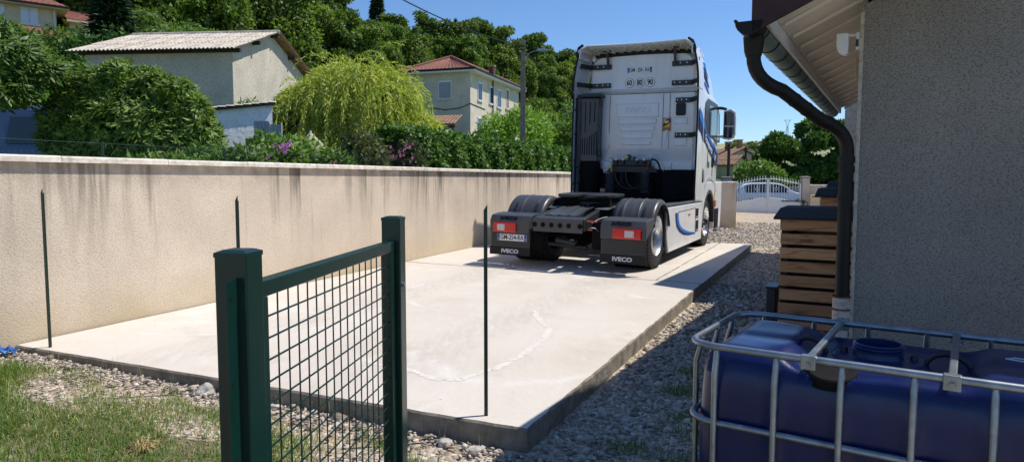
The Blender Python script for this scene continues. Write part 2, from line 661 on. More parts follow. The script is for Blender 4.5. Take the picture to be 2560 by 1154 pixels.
def wood_mat():
    m, nt, b = new_mat('plank_wood')
    oi = N(nt, "ShaderNodeObjectInfo")
    tc = N(nt, "ShaderNodeTexCoord")
    mp = N(nt, "ShaderNodeMapping")
    mp.inputs['Scale'].default_value = (1.6, 14, 14)
    nt.links.new(tc.outputs['Object'], mp.inputs[0])
    ad = N(nt, "ShaderNodeVectorMath", operation='ADD')
    mu = N(nt, "ShaderNodeVectorMath", operation='SCALE')
    mu.inputs[0].default_value = (13, 7, 31)
    nt.links.new(oi.outputs['Random'], mu.inputs['Scale'])
    nt.links.new(mp.outputs[0], ad.inputs[0]); nt.links.new(mu.outputs[0], ad.inputs[1])
    n = noise(nt, 1.5, 5, .6, 1.6, ad.outputs[0])
    c = ramp(nt, n.outputs[0], [(.3, (.24, .105, .042)), (.45, (.52, .275, .13)), (.62, (.60, .34, .175)), (.8, (.38, .19, .09))])
    v = math_n(nt, 'MULTIPLY_ADD', oi.outputs['Random'], .35, .8)
    hs = N(nt, "ShaderNodeHueSaturation")
    nt.links.new(c, hs.inputs['Color']); nt.links.new(v, hs.inputs['Value'])
    nt.links.new(hs.outputs[0], b.inputs['Base Color'])
    b.inputs['Roughness'].default_value = .75
    bump(nt, b, n.outputs[0], .3, .003)
    MATS['plank_wood'] = m
wood_mat()

def concrete_mat():
    m, nt, b = new_mat('concrete')
    big = noise(nt, .45, 5, .6)
    mid = noise(nt, 2.6, 6, .65, .6)
    c = ramp(nt, big.outputs[0], [(.3, (.56, .495, .42)), (.5, (.62, .56, .485)), (.72, (.66, .61, .545))])
    # brushed laitance, broad dusty stains
    tr = noise(nt, 1.0, 4, .6, 1.2, mapping(nt, (7, 2.2, 1), rot=(0, 0, .35)))
    c = mixc(nt, ramp(nt, tr.outputs[0], [(.5, 0.), (.75, .35)]), c, (.70, .66, .61))
    c = mixc(nt, ramp(nt, mid.outputs[0], [(.56, 0.), (.78, .45)]), c, (.47, .39, .31))
    st = noise(nt, .9, 5, .6, .4, mapping(nt, loc=(7.3, 2.2, 0)))
    c = mixc(nt, ramp(nt, st.outputs[0], [(.56, 0.), (.72, .38)]), c, (.50, .42, .33))
    # chalky tide marks where water has stood: broad, broken, faint
    w = noise(nt, .42, 2.5, .5, .5, mapping(nt, loc=(3.1, .4, 0)))
    band = math_n(nt, 'ABSOLUTE', math_n(nt, 'SUBTRACT', w.outputs[0], .52))
    brk = ramp(nt, noise(nt, 3.0, 5, .7).outputs[0], [(.42, 0.), (.6, 1.)])
    c = mixc(nt, math_n(nt, 'MULTIPLY', brk, ramp(nt, band, [(0., .5), (.008, .3), (.02, 0.)])), c, (.76, .74, .71))
    # dusty tyre tracks behind the lorry (dirt with a shape of its own)
    tc = N(nt, "ShaderNodeTexCoord")
    vo = N(nt, "ShaderNodeTexVoronoi")
    vo.inputs['Scale'].default_value = 5
    nt.links.new(tc.outputs['Object'], vo.inputs['Vector'])
    c = mixc(nt, ramp(nt, vo.outputs['Distance'], [(0., .7), (.03, .7), (.045, 0.)], 'LINEAR'), c, (.30, .24, .19))
    rt_ = mapping(nt, (1, 1, 1), rot=(0, 0, TH))
    sp = N(nt, "ShaderNodeSeparateXYZ")
    nt.links.new(rt_, sp.inputs[0])
    u0 = W0.x * math.cos(TH) - W0.y * math.sin(TH)
    for off in (-.3, -1.9):
        d_ = math_n(nt, 'ABSOLUTE', math_n(nt, 'SUBTRACT', sp.outputs[0], u0 + off))
        tk_ = math_n(nt, 'MULTIPLY', ramp(nt, d_, [(.0, .26), (.2, .2), (.34, 0.)]), ramp(nt, noise(nt, 6, 5, .7, 0, mapping(nt, (3, .6, 1), rot=(0, 0, TH))).outputs[0], [(.35, 0.), (.65, 1.)]))
        c = mixc(nt, tk_, c, (.33, .28, .23))
    nt.links.new(c, b.inputs['Base Color'])
    b.inputs['Roughness'].default_value = .85
    b.inputs['Specular IOR Level'].default_value = .25
    h = math_n(nt, 'ADD', mid.outputs[0], math_n(nt, 'MULTIPLY', noise(nt, 28, 4).outputs[0], .5))
    bump(nt, b, h, .45, .012)
    MATS['concrete'] = m
TH = R(26.2); W0 = Vector((2.083, 9.823, .16))
concrete_mat()

def gravel_mats():
    # the bed under the loose stones, and the gravel farther off where single stones cannot be told apart
    m, nt, b = new_mat('gravel_bed')
    vo = N(nt, "ShaderNodeTexVoronoi")
    vo.inputs['Scale'].default_value = 26
    tc = N(nt, "ShaderNodeTexCoord")
    nt.links.new(tc.outputs['Object'], vo.inputs['Vector'])
    wn_ = N(nt, "ShaderNodeSeparateColor")
    nt.links.new(vo.outputs['Color'], wn_.inputs[0])
    c = ramp(nt, wn_.outputs[0], [(0, (.24, .19, .14)), (.4, (.44, .36, .27)), (.75, (.58, .49, .38)), (1, (.70, .62, .52))])
    big = noise(nt, .8, 4)
    c = mixc(nt, ramp(nt, big.outputs[0], [(.4, 0.), (.7, .45)]), c, (.36, .29, .20))
    nt.links.new(c, b.inputs['Base Color'])
    b.inputs['Roughness'].default_value = .95
    b.inputs['Specular IOR Level'].default_value = .15
    h = math_n(nt, 'SUBTRACT', 1.0, vo.outputs['Distance'])
    bump(nt, b, h, .9, .03)
    MATS['gravel_bed'] = m
    m, nt, b = new_mat('stone')
    g = N(nt, "ShaderNodeNewGeometry")
    c = ramp(nt, g.outputs['Random Per Island'], [(0, (.13, .11, .085)), (.25, (.28, .23, .175)), (.55, (.42, .355, .285)), (.85, (.54, .475, .40)), (1, (.68, .62, .54))])
    c = mixc(nt, ramp(nt, noise(nt, 60, 3).outputs[0], [(.4, 0.), (.75, .3)]), c, (.22, .18, .14))
    nt.links.new(c, b.inputs['Base Color'])
    b.inputs['Roughness'].default_value = .85
    MATS['stone'] = m
    m, nt, b = new_mat('soil_grass')
    n = noise(nt, 6, 6, .65)
    c = ramp(nt, n.outputs[0], [(.3, (.10, .085, .05)), (.5, (.19, .16, .10)), (.7, (.36, .31, .23))])
    nt.links.new(c, b.inputs['Base Color'])
    b.inputs['Roughness'].default_value = 1
    bump(nt, b, noise(nt, 40, 4).outputs[0], .8, .02)
    MATS['soil_grass'] = m
    m, nt, b = new_mat('meadow')
    n = noise(nt, .12, 6, .6)
    c = ramp(nt, n.outputs[0], [(.3, (.05, .09, .02)), (.7, (.10, .15, .035))])
    nt.links.new(c, b.inputs['Base Color'])
    b.inputs['Roughness'].default_value = 1
    MATS['meadow'] = m
    m, nt, b = new_mat('far_fields')
    vo = N(nt, "ShaderNodeTexVoronoi")
    mp = mapping(nt, (.0045, .010, .0))
    nt.links.new(mp, vo.inputs['Vector'])
    vo.inputs['Scale'].default_value = 1
    sc = N(nt, "ShaderNodeSeparateColor")
    nt.links.new(vo.outputs['Color'], sc.inputs[0])
    c = ramp(nt, sc.outputs[0], [(0, (.34, .30, .14)), (.35, (.26, .27, .12)), (.6, (.12, .18, .06)), (1, (.38, .33, .17))], 'CONSTANT')
    nt.links.new(c, b.inputs['Base Color'])
    b.inputs['Roughness'].default_value = 1
    MATS['far_fields'] = m
gravel_mats()

def tank_mat():
    m, nt, b = new_mat('tank_blue')
    n = noise(nt, 7, 5, .6)
    c = ramp(nt, n.outputs[0], [(.3, (.004, .011, .07)), (.6, (.006, .016, .092)), (.8, (.012, .026, .115))])
    d = noise(nt, 3.2, 6, .7, .8)
    tcn = N(nt, "ShaderNodeTexCoord")
    c = mixc(nt, ramp(nt, d.outputs[0], [(.66, 0.), (.76, .6)]), c, (.42, .36, .28))
    nt.links.new(c, b.inputs['Base Color'])
    b.inputs['Roughness'].default_value = .26
    b.inputs['Specular IOR Level'].default_value = .4
    bump(nt, b, noise(nt, 130, 2, .5, .6).outputs[0], .22, .0018)
    MATS['tank_blue'] = m
tank_mat()
mat('tank_neck', (.012, .025, .10), .3, var=.1)

# ---------------------------------------------------------------- frames of reference
TH = R(26.2)                                    # heading of the lorry and of the slab
FW = Vector((math.sin(TH), math.cos(TH), 0))
RT = Vector((math.cos(TH), -math.sin(TH), 0))
W0 = Vector((2.083, 9.823, .16))                 # where the lorry's rear offside tyre touches the slab
TILT = .02                                      # the slab falls 2 % to the right
UP = Vector((RT.x * TILT, RT.y * TILT, 1)).normalized()
RT3 = FW.cross(UP)
def slab_pt(u, v, dz=0.):
    p = W0 + RT * u + FW * v
    p.z = W0.z - TILT * u + dz
    return p
def uv_of(x, y):
    dx, dy = x - W0.x, y - W0.y
    return dx * RT.x + dy * RT.y, dx * FW.x + dy * FW.y
def yard_z(x, y):
    u, v = uv_of(x, y)
    k = max(-3.6, min(.9, u))
    s = W0.z - TILT * k
    z = s - (.025 + .11 * (k + 3.6) / 4.5)
    z += -.27 * smooth01((y - 15) / 18) - .02 * smooth01((4 - y) / 3)
    return z

# boundary wall line
WA = Vector((-3.74, 5.03, 0)); WDIR = Vector((math.sin(R(22.63)), math.cos(R(22.63)), 0)); WLEFT = Vector((-WDIR.y, WDIR.x, 0))
def wallpt(s, off=0., z=0.):
    p = WA + WDIR * s + WLEFT * off
    return Vector((p.x, p.y, z))
# hill behind the village houses
HA = Vector((-45, 60)); HD = Vector((.612, .79)); HN = Vector((.79, -.612))
def garden_z(x, y):
    p = Vector((x, y)) - HA
    q = p.dot(HN); s = p.dot(HD)
    h = smooth01(1 - q / 50) * 12
    h *= 1 - .75 * smooth01((s - 95) / 70)
    return 1.08 + h

# ---------------------------------------------------------------- large structure: ground, slab, terrain
def grid_sheet(name, fn, us, vs, matn, kind='structure'):
    V = [fn(u, v) for v in vs for u in us]
    n = len(us)
    F = [(j * n + i, j * n + i + 1, (j + 1) * n + i + 1, (j + 1) * n + i) for j in range(len(vs) - 1) for i in range(n - 1)]
    o = np_obj(name, V, F, matn, smooth=True)
    o['kind'] = kind
    return o

# yard: gravel between the boundary wall and the house, out through the gate
def yard_fn(a, y):
    # a in 0..1 from the wall line to 40 m right of it
    s = (y - WA.y) / WDIR.y
    xl = WA.x + WDIR.x * s - .05
    if y > 20: xl = 2.5 - .05 + (y - 20) * .33
    x = xl + a * 30
    return (x, y, yard_z(x, y))
aa = [0, .01, .02, .03, .04, .05, .06, .07, .08, .1, .12, .14, .16, .18, .2, .23, .26, .3, .36, .45, .6, .8, 1]
tag(grid_sheet('gravel_yard', yard_fn, aa, [-6, -2, 0, 1, 1.5, 2, 2.5, 3, 3.5, 4, 4.5, 5, 6, 7, 8, 9, 10, 12, 14, 16, 18, 20, 22, 24, 27, 30, 33.2], 'gravel_bed'),
    'pale gravel yard between the boundary wall and the house', 'gravel')

# lawn patch in front of the slab
def lawn_edge(x):
    # y of the slab's front edge at x, minus the pebble strip
    return 3.548 - .394 * x
def lawn_fn(x, t):
    y1 = lawn_edge(x) - .22
    y = -1 + (y1 + 1) * t
    z = yard_z(x, y) + .012 + .01 * math.sin(x * 7 + y * 3) * math.sin(y * 9)
    if t > .9: z -= .03
    return (x, y, z)
tag(grid_sheet('lawn', lawn_fn, [-8 + i * .15 for i in range(57)], [0, .1, .2, .3, .4, .5, .6, .65, .7, .75, .8, .85, .9, .93, .97, 1], 'soil_grass'),
    'patchy lawn with bare soil in front of the slab', 'lawn')

def slab_u_left(v): return -3.095 - .0641 * (v + 6.879)
sb = thing('concrete_slab', 'pale cast concrete slab the lorry is parked on', 'concrete slab')
sb['kind'] = 'structure'
def slab_section(poly, rough=True):
    pts = []
    n = len(poly)
    for i in range(n):
        a, b_ = poly[i], poly[(i + 1) % n]
        L = math.hypot(b_[0] - a[0], b_[1] - a[1])
        k = max(1, int(L / .09)) if rough else 1
        for j in range(k):
            t = j / k
            u = a[0] + (b_[0] - a[0]) * t; v = a[1] + (b_[1] - a[1]) * t
            if 0 < j:
                u += random.uniform(-.005, .005); v += random.uniform(-.005, .005)
            pts.append((u, v))
    m = MB()
    top = [slab_pt(u, v, -.012) for u, v in pts]
    cu = sum(p[0] for p in pts) / len(pts); cv = sum(p[1] for p in pts) / len(pts)
    ins = [slab_pt(u + (cu - u) * .004 * random.uniform(.6, 1.6), v + (cv - v) * .004) for u, v in pts]
    bot = [slab_pt(u, v, -.3) for u, v in pts]
    k = len(pts)
    m.add(ins + top + bot, [tuple(range(k))])
    m.f += [(i, (i + 1) % k, (i + 1) % k + k, i + k) for i in range(k)]; m.m += [1] * k
    m.f += [(i + k, (i + 1) % k + k, (i + 1) % k + 2 * k, i + 2 * k) for i in range(k)]; m.m += [1] * k
    return m.build('slab_section', ['concrete', 'concrete_edge'], sb)
slab_section([(slab_u_left(-6.88), -6.875), (.988, -6.544), (.855, -1.02), (slab_u_left(-1.33), -1.335)])
slab_section([(slab_u_left(-1.32), -1.32), (.274, -1.055), (.160, 4.64), (slab_u_left(4.6), 4.60)])
slab_section([(.284, -1.055), (.855, -1.005), (.767, 4.79), (.170, 4.65)])

# neighbours' raised ground and the wooded hill
def gt(a, s):
    p = WA + WDIR * s + WLEFT * (.12 + a)
    return (p.x, p.y, garden_z(p.x, p.y) if a < 900 else 8)
ws = [-14, -6, -2, 0, 2, 4, 6, 8, 10, 13, 16, 20, 24, 28, 33, 38, 44, 50, 56, 62, 68, 75, 82, 90, 100, 112, 125, 140, 160, 190, 230, 300]
gq = [0, .6, 1.5, 3, 5, 8, 11, 14, 17, 20, 24, 28, 32, 36, 40, 45, 50, 56, 64, 74, 90, 120, 170]
g_ = grid_sheet('hillside_terrain', gt, gq, ws, 'meadow')
tag(g_, 'grassy raised gardens and hillside behind the boundary wall', 'terrain')

def far_fn(x, y):
    z = -.36
    if y > 60:
        z -= 2.0 * smooth01((y - 60) / 60)
    r = math.hypot(x - 560, (y - 1350) * .8)
    z += 78 * smooth01(1 - r / 900)
    r = math.hypot(x - 130, (y - 420) * .7)
    z += 15 * smooth01(1 - r / 190)
    return (x, y, z)
xs = [-1500, -800, -400, -200, -100, -60, -40, -20, -10, 0, 10, 20, 30, 40, 60, 80, 100, 120, 140, 160, 180, 210, 240, 280, 330, 380, 440, 500, 560, 640, 720, 800, 950, 1200, 1600, 2500]
ys = [-200, -60, -20, 0, 15, 25, 32.9, 35, 40, 46, 50, 56, 64, 75, 90, 110, 140, 170, 210, 260, 320, 380, 440, 520, 620, 720, 840, 960, 1080, 1200, 1350, 1500, 1700, 2000, 2600, 4000]
tag(grid_sheet('ground', far_fn, xs, ys, 'far_fields'), 'open fields and a low pasture hill in the distance', 'ground')
m = MB()
m.sheet([[(-2 + i * 6, y, -.355 + .004 * 2) for i in range(14)] for y in (33.4, 36, 39, 42, 45.4)])
tag(m.build('road', 'asphalt'), 'village road passing behind the white gate', 'road', kind='structure')

# ---------------------------------------------------------------- boundary wall
def wall_thing(name, label, p0, p1, z0, z1, th, matn, cap_th=.05, over=.045, cap_len=1.0, cap_mat='coping', joints=(), sect='wall_section'):
    p0, p1 = Vector((*p0, 0)), Vector((*p1, 0))
    d = p1 - p0
    L = d.length
    t = thing(name, label, 'wall', p0, math.atan2(d.y, d.x))
    cuts = [0] + list(joints) + [L]
    for a, b in zip(cuts, cuts[1:]):
        MB().box((a + .004, 0, z0), (b - .004, th, z1 - cap_th)).build(sect, matn, t)
    n = max(1, round(L / cap_len))
    for i in range(n):
        a, b = i * L / n, (i + 1) * L / n
        m = MB()
        e = random.uniform(-.003, .003)
        prof = [(-over, z1 - cap_th + .0), (-over, z1 - .012 + e), (-over + .012, z1 + e), (th + over - .012, z1 + e), (th + over, z1 - .012 + e), (th + over, z1 - cap_th)]
        m.prism([(a + .003, y, z + .002) for y, z in prof], (b - a - .006, 0, 0))
        m.build('coping_stone', cap_mat, t)
    return t
e0, e1 = wallpt(-7.5), wallpt(16.2)
wall_thing('boundary_wall', 'long beige roughcast boundary wall with pale coping and dark rain streaks', (e0.x, e0.y), (e1.x, e1.y), -.15, 1.64, .18, 'wall_render', joints=(21.35,))
wall_thing('boundary_wall', 'beige roughcast return wall seen between the lorry and the white gate', (e1.x + .25, e1.y + .05), (6.60, 20.0), -.3, 1.39, .2, 'wall_render', joints=(2.9,))
wall_thing('boundary_wall', 'beige roughcast wall running along the drive to the white gate', (6.60, 20.25), (10.65, 33.0), -.5, 1.36, .2, 'wall_render')

# wire fence on the wall's garden side
cf = thing('wire_fence', 'low green chain link fence standing behind the boundary wall coping', 'fence')
for s in (-1.5, -.42, 1.0, 2.4, 3.8, 5.2):
    a = wallpt(s, .3, 1.05)
    MB().tube([a, a + Vector((0, 0, .74))], .012, 6).build('post', 'post_green', cf)
m = MB()
for z in (1.66, 1.78):
    m.tube([wallpt(-3, .3, z), wallpt(6.6, .3, z - .01)], .0022, 4)
m.build('tension_wire', 'post_green', cf)
m = MB()
k = -3.0
while k < 6.4:
    for sg in (1, -1):
        a, b = wallpt(k, .3, 1.5 if sg > 0 else 1.78), wallpt(k + .14, .3, 1.78 if sg > 0 else 1.5)
        m.tube([a, b], .0013, 3, caps=False)
    k += .045
w_ = m.build('wire_mesh', 'post_green', cf); w_['kind'] = 'stuff'

# ---------------------------------------------------------------- the house on the right
HR = R(-29.3)                                    # house frame: local x along its front wall, local y along its side wall
HC = Vector((1.956, 3.885, .292)); HS = .8       # the house is modelled 1.25 times over and set at .8
ho = thing('house', 'house with shaded grey roughcast gable, white boarded eaves and dark gutter', 'house', HC, HR); ho.scale = (HS,) * 3
EZ = 2.50                                        # height of the eave line (gutter top)
OV, VG, PIT = .53, .74, .49                      # side overhang, verge overhang, roof slope
SL = 6.25                                        # length of this low part
def roof_z(x): return EZ + .06 + (x + OV) * PIT  # x local, -OV at the eave
gable = [(0, 0, -.9), (9, 0, -.9), (9, 0, 2.9), (4.5, 0, roof_z(4.5) - .12), (0, 0, roof_z(0) - .16)]
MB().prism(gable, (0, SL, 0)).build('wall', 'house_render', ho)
MB().box((-.004, -.012, -.9), (.02, .03, roof_z(0) - .2)).build('corner_bead', 'beige_render', ho)
# roof deck
m = MB()
m.prism([(-OV + .02, -VG + .05, roof_z(-OV) + .012), (4.5, -VG + .05, roof_z(4.5) + .012), (4.5, -VG + .05, roof_z(4.5) + .06), (-OV + .02, -VG + .05, roof_z(-OV) + .06)], (0, SL + VG - .15, 0))
m.build('roof_deck', 'tile_brown', ho)
# soffit boards between rafters, painted white
nb = 15
for i in range(nb):
    y0 = -VG + .06 + i * (SL + VG - .1) / nb
    y1 = -VG + .06 + (i + 1) * (SL + VG - .1) / nb
    m = MB()
    m.prism([(-OV + .03, y0 + .003, roof_z(-OV) - .012), (.02, y0 + .003, roof_z(.02) - .045), (.02, y0 + .003, roof_z(.02) + .008), (-OV + .03, y0 + .003, roof_z(-OV) + .008)], (0, y1 - y0 - .006, 0))
    m.build('soffit_board', 'soffit_paint', ho)
    m = MB()
    m.prism([(-OV + .06, y1 - .02, roof_z(-OV) - .030), (.0, y1 - .02, roof_z(0) - .068), (.0, y1 - .02, roof_z(0) - .04), (-OV + .06, y1 - .02, roof_z(-OV) - .005)], (0, .04, 0))
    m.build('rafter', 'soffit_paint', ho, bev=.004)
# barge board and boarded underside of the verge
for i in range(4):
    x0 = .02 + i * 1.1
    m = MB()
    m.prism([(x0, -VG + .06, roof_z(x0) - .045), (x0 + 1.095, -VG + .06, roof_z(x0 + 1.095) - .045), (x0 + 1.095, -VG + .06, roof_z(x0 + 1.095) + .008), (x0, -VG + .06, roof_z(x0) + .008)], (0, VG - .08, 0))
    m.build('verge_board', 'soffit_paint', ho)
m = MB()
m.prism([(-OV + .03, -VG + .02, roof_z(-OV) - .05), (4.4, -VG + .02, roof_z(4.4) - .05), (4.4, -VG + .02, roof_z(4.4) + .01), (-OV + .03, -VG + .02, roof_z(-OV) + .01)], (0, .035, 0))
m.build('barge_board', 'white_satin', ho)
m = MB()
m.box((-OV + .0, -VG + .02, roof_z(-OV) - .10), (-OV + .026, SL - .1, roof_z(-OV) + .03))
m.build('fascia_board', 'white_satin', ho)
# verge tiles, dark red-brown, lapped
L_ = math.hypot(1, PIT)
for i in range(13):
    x0 = -OV - .07 + i * .36
    x1 = x0 + .40
    lift = .012
    m = MB()
    a0, a1 = roof_z(x0) + .012, roof_z(x1) + .012
    pr = [(x0, a0 - .14), (x1, a1 - .14 - lift), (x1, a1 + .07 - lift), (x0, a0 + .07 + lift)]
    m.prism([(x, -VG - .03, z) for x, z in pr], (0, .028, 0))
    m.prism([(x0, -VG - .002, a0 + .045 + lift), (x1, -VG - .002, a1 + .045 - lift), (x1, -VG - .002, a1 + .07 - lift), (x0, -VG - .002, a0 + .07 + lift)], (0, .3, 0))
    m.build('verge_tile', 'tile_brown', ho, bev=.006)
# eave tiles seen along the gutter
for i in range(22):
    y0 = -VG + .28 + i * .30
    m = MB()
    rows = []
    for x in (-OV - .09, -OV + .35):
        rows.append([(x, y0 + .30 * j / 6, roof_z(x) + .05 + .028 * math.sin(PI * j / 6)) for j in range(7)])
    m.thick(rows, (0, 0, .016))
    m.build('eave_tile', 'tile_brown', ho, smooth=40)
# gutter
def gutter_rows(y0, y1, r, x, z):
    return [[(x + r * math.cos(a), y, z + r * math.sin(a)) for a in [PI + PI * j / 10 for j in range(11)]] for y in (y0, y1)]
GX, GZ, GR = -OV - .085, EZ - .02, .085
gut = MB().thick(gutter_rows(-VG + .0, SL - .2, GR, GX, GZ), (0, 0, .004)).build('gutter', 'gutter_inside', ho, smooth=50)
for i in range(14):
    y = -VG + .22 + i * .46
    MB().thick(gutter_rows(y, y + .03, GR + .006, GX, GZ), (0, 0, .003)).build('bracket', 'anthracite', gut, smooth=50)
m = MB()
m.thick(gutter_rows(-VG - .02, -VG + .17, GR + .004, GX, GZ), (0, 0, .004))
m.prism([(GX + (GR + .004) * math.cos(PI + PI * j / 10), -VG - .03, GZ + (GR + .004) * math.sin(PI + PI * j / 10)) for j in range(11)], (0, .014, 0))
m.build('end_cap', 'anthracite', gut, smooth=50)
m = MB().tube([(GX - GR, -VG - .03, GZ + .006), (GX - GR, SL - .2, GZ + .006)], .011, 8)
m.build('bead', 'anthracite', gut, smooth=50)
# downpipe with swan neck
PX, PY, PR = -.060, -.0, .047
def bez(p, n=14):
    out = []
    for i in range(n + 1):
        t = i / n
        a = [Vector(q) for q in p]
        while len(a) > 1:
            a = [a[j].lerp(a[j + 1], t) for j in range(len(a) - 1)]
        out.append(a[0])
    return out
gy = -VG + .16
path = [(GX, gy, GZ - .05), (GX, gy, GZ - .17)]
path += bez([(GX, gy, GZ - .19), (GX + .0, gy + .0, GZ - .36), (GX + .17, gy + .12, GZ - .42)], 7)
path += bez([(PX - .17, PY - .12, GZ - .60), (PX, PY, GZ - .66), (PX, PY, GZ - .83)], 7)
dp = thing('downpipe', 'dark brown downpipe with swan neck at the corner of the grey house', 'downpipe', HC, HR); dp.scale = (HS,) * 3
MB().tube(path, PR, 16).build('swan_neck', 'anthracite', dp, smooth=50)
MB().tube([(GX, gy, GZ - .07), (GX, gy, GZ - .16), (GX, gy, GZ - .2)], [.07, .062, PR + .004], 16).build('outlet', 'anthracite', dp, smooth=50)
MB().tube([(PX, PY, GZ - .82), (PX, PY, .60)], PR, 16).build('pipe', 'anthracite', dp, smooth=50)
for z in (GZ - .86, GZ - .93, 1.35):
    MB().tube([(PX, PY, z), (PX, PY, z - .045)], PR + .008, 16).build('collar', 'anthracite', dp, smooth=50)
for f in (.32, .62, .92):
    q = Vector(path[9]).lerp(Vector(path[10]), f) if f < .9 else Vector(path[11])
    dr = (Vector(path[10]) - Vector(path[9])).normalized()
    MB().tube([q - dr * .005, q + dr * .005], PR + .003, 16).build('seam', 'anthracite', dp, smooth=50)
MB().tube([(PX, PY, .62), (PX, PY, .40)], PR + .013, 16).build('boot', 'rust_white', dp, smooth=50)
MB().tube([(PX, PY, .40), (PX, PY, -.6)], PR + .003, 16).build('lower_pipe', 'rust_white', dp, smooth=50)
for z in (.62, .53, .395):
    MB().tube([(PX, PY, z), (PX, PY, z - .014)], PR + .016, 16).build('rust_ring', 'rust', dp, smooth=50)
# floodlight with sensor on the side wall, and the small box behind
fl = thing('floodlight', 'white outdoor floodlight mounted under the eaves of the grey house', 'floodlight', HC, HR); fl.scale = (HS,) * 3
m = MB()
m.box((-.028, .0, 2.37), (-.002, .06, 2.49))
m.build('wall_bracket', 'white_satin', fl, bev=.006)
m = MB()
m.tube([(-.025, .03, 2.475), (-.085, .03, 2.475)], .011, 8)
m.build('arm', 'white_satin', fl)
m = MB()
hx = -.115
prof = [(hx - .038, 2.49), (hx - .038, 2.41), (hx - .030, 2.375), (hx - .012, 2.35), (hx + .02, 2.338), (hx + .038, 2.34), (hx + .038, 2.49)]
m.prism([(x, -.02, z) for x, z in prof], (0, .09, 0))
m.build('head', 'white_satin', fl, bev=.012)
MB().box((-.030, -.002, 2.39), (-.012, .0, 2.44)).build('sensor', 'black_plastic', fl)
bx_ = thing('junction_box', 'small beige box on the house wall behind the floodlight', 'box', HC, HR); bx_.scale = (HS,) * 3
MB().box((-.06, .62, 2.30), (-.002, .72, 2.41)).build('body', 'sensor_beige', bx_, bev=.006)
MB().box((-.056, .63, 2.24), (-.004, .71, 2.296)).build('lens', 'sensor_beige', bx_, bev=.004)

# taller wing farther back, which throws the second shadow
wg = thing('house_wing', 'beige roughcast wing of the house standing behind the downpipe', 'house', Vector((4.42, 9.12, 0)), HR)
MB().box((0, 0, -.3), (8, 5.4, 3.75)).build('wall', 'beige_render', wg)
m = MB()
m.prism([(-.36, -.3, 3.72), (4, -.3, 5.6), (8.3, -.3, 3.72), (8.3, -.3, 3.84), (4, -.3, 5.74), (-.36, -.3, 3.84)], (0, 6.0, 0))
m.build('roof', 'tile_brown', wg)
MB().box((-.36, -.3, 3.62), (-.33, 5.7, 3.80)).build('fascia_board', 'white_satin', wg)

# ---------------------------------------------------------------- slatted wooden bins with felt lids
def bin_thing(label, loc, w, d, h, n, rz=HR, lid_over=.06):
    t = thing('wooden_bin', label, 'wooden bin', loc, rz, 'slatted bins along the house')
    step = h / n
    me = None
    for i in range(n):
        z = .03 + i * step
        o = MB().box((-.0, -.012, 0), (w, .012, step * .76)).build('plank', 'plank_wood', t, bev=.003)
        o.location = (random.uniform(-.008, .008), -.014, z)
        for x in (.012, w - .012):
            o2 = MB().box((0, -.011, 0), (d - .03, .011, step * .76)).build('plank', 'plank_wood', t)
            o2.location = (x, .015, z); o2.rotation_euler = (0, 0, PI / 2)
        o3 = MB().box((0, -.011, 0), (w, .011, step * .76)).build('plank', 'plank_wood', t)
        o3.location = (0, d, z)
    for x in (.035, w - .035):
        for y in (.03, d - .03):
            MB().box((x - .03, y - .028, 0), (x + .03, y + .028, h - .01)).build('post', 'wood_black', t)
    m = MB()
    m.prism([(-lid_over, -.09, h + .0), (-lid_over, d * .45, h + .075), (-lid_over, d + .07, h + .085), (-lid_over, d + .07, h + .105), (-lid_over, d * .44, h + .096), (-lid_over, -.09, h + .022)], (w + 2 * lid_over, 0, 0))
    m.build('lid', 'roof_felt', t, bev=.004)
    # split logs piled inside
    for i in range(9):
        z = .07 + i * .1
        for j in range(3):
            r_ = random.uniform(.035, .06)
            MB().tube([(.06, .1 + j * .14, z), (w - .08, .1 + j * .14 + random.uniform(-.03, .03), z + random.uniform(-.02, .02))], r_, 6).build('log', 'timber_dark', t)
    return t
def hl(x, y, z=0.):
    h = R(-28.5)
    p = Vector((2.445, 4.86, 0)) + Vector((math.cos(h) * x - math.sin(h) * y, math.sin(h) * x + math.cos(h) * y, 0))
    return (p.x, p.y, yard_z(p.x, p.y) + z)
bin_thing('nearest slatted timber bin with black felt lid beside the downpipe', hl(-.67, 1.55), .66, .8, 1.07, 8)
bin_thing('second slatted timber bin, its lid showing above the nearest bin', hl(-.43, 3.0), .42, .55, 1.25, 9)
bin_thing('farthest slatted timber bin, only its black lid showing', hl(-.37, 3.75), .36, .5, 1.32, 9)
bl = thing('plastic_box', 'dark plastic box standing at the foot of the nearest timber bin', 'box', hl(-.80, 1.62), HR)
MB().box((-.0, 0, 0), (.09, .25, .38)).build('body', 'black_plastic', bl, bev=.01)
MB().box((-.01, -.01, .381), (.10, .26, .40)).build('lid', 'black_plastic', bl, bev=.004)

# ---------------------------------------------------------------- garden gate, square green steel
GA, GB = Vector((-.655, 1.62, 0)), Vector((-.500, 2.86, 0))
gd = (GB - GA); gl = gd.length; gang = math.atan2(gd.y, gd.x)
gg = thing('garden_gate', 'dark green steel garden gate with welded wire mesh between its two square posts', 'gate', GA, gang)
GT = 1.285
for x, zt in ((0, GT), (gl, GT + .012)):
    po = MB().box((x - .04, -.04, -.3), (x + .04, .04, zt)).build('post', 'gate_green', gg, bev=.004)
    m = MB()
    m.loft([[(x - .0408, -.0408, zt - .008), (x + .0408, -.0408, zt - .008), (x + .0408, .0408, zt - .008), (x - .0408, .0408, zt - .008)],
            [(x - .0408, -.0408, zt + .003), (x + .0408, -.0408, zt + .003), (x + .0408, .0408, zt + .003), (x - .0408, .0408, zt + .003)],
            [(x - .026, -.026, zt + .009), (x + .026, -.026, zt + .009), (x + .026, .026, zt + .009), (x - .026, .026, zt + .009)]])
    m.build('post_cap', 'gate_green', po)
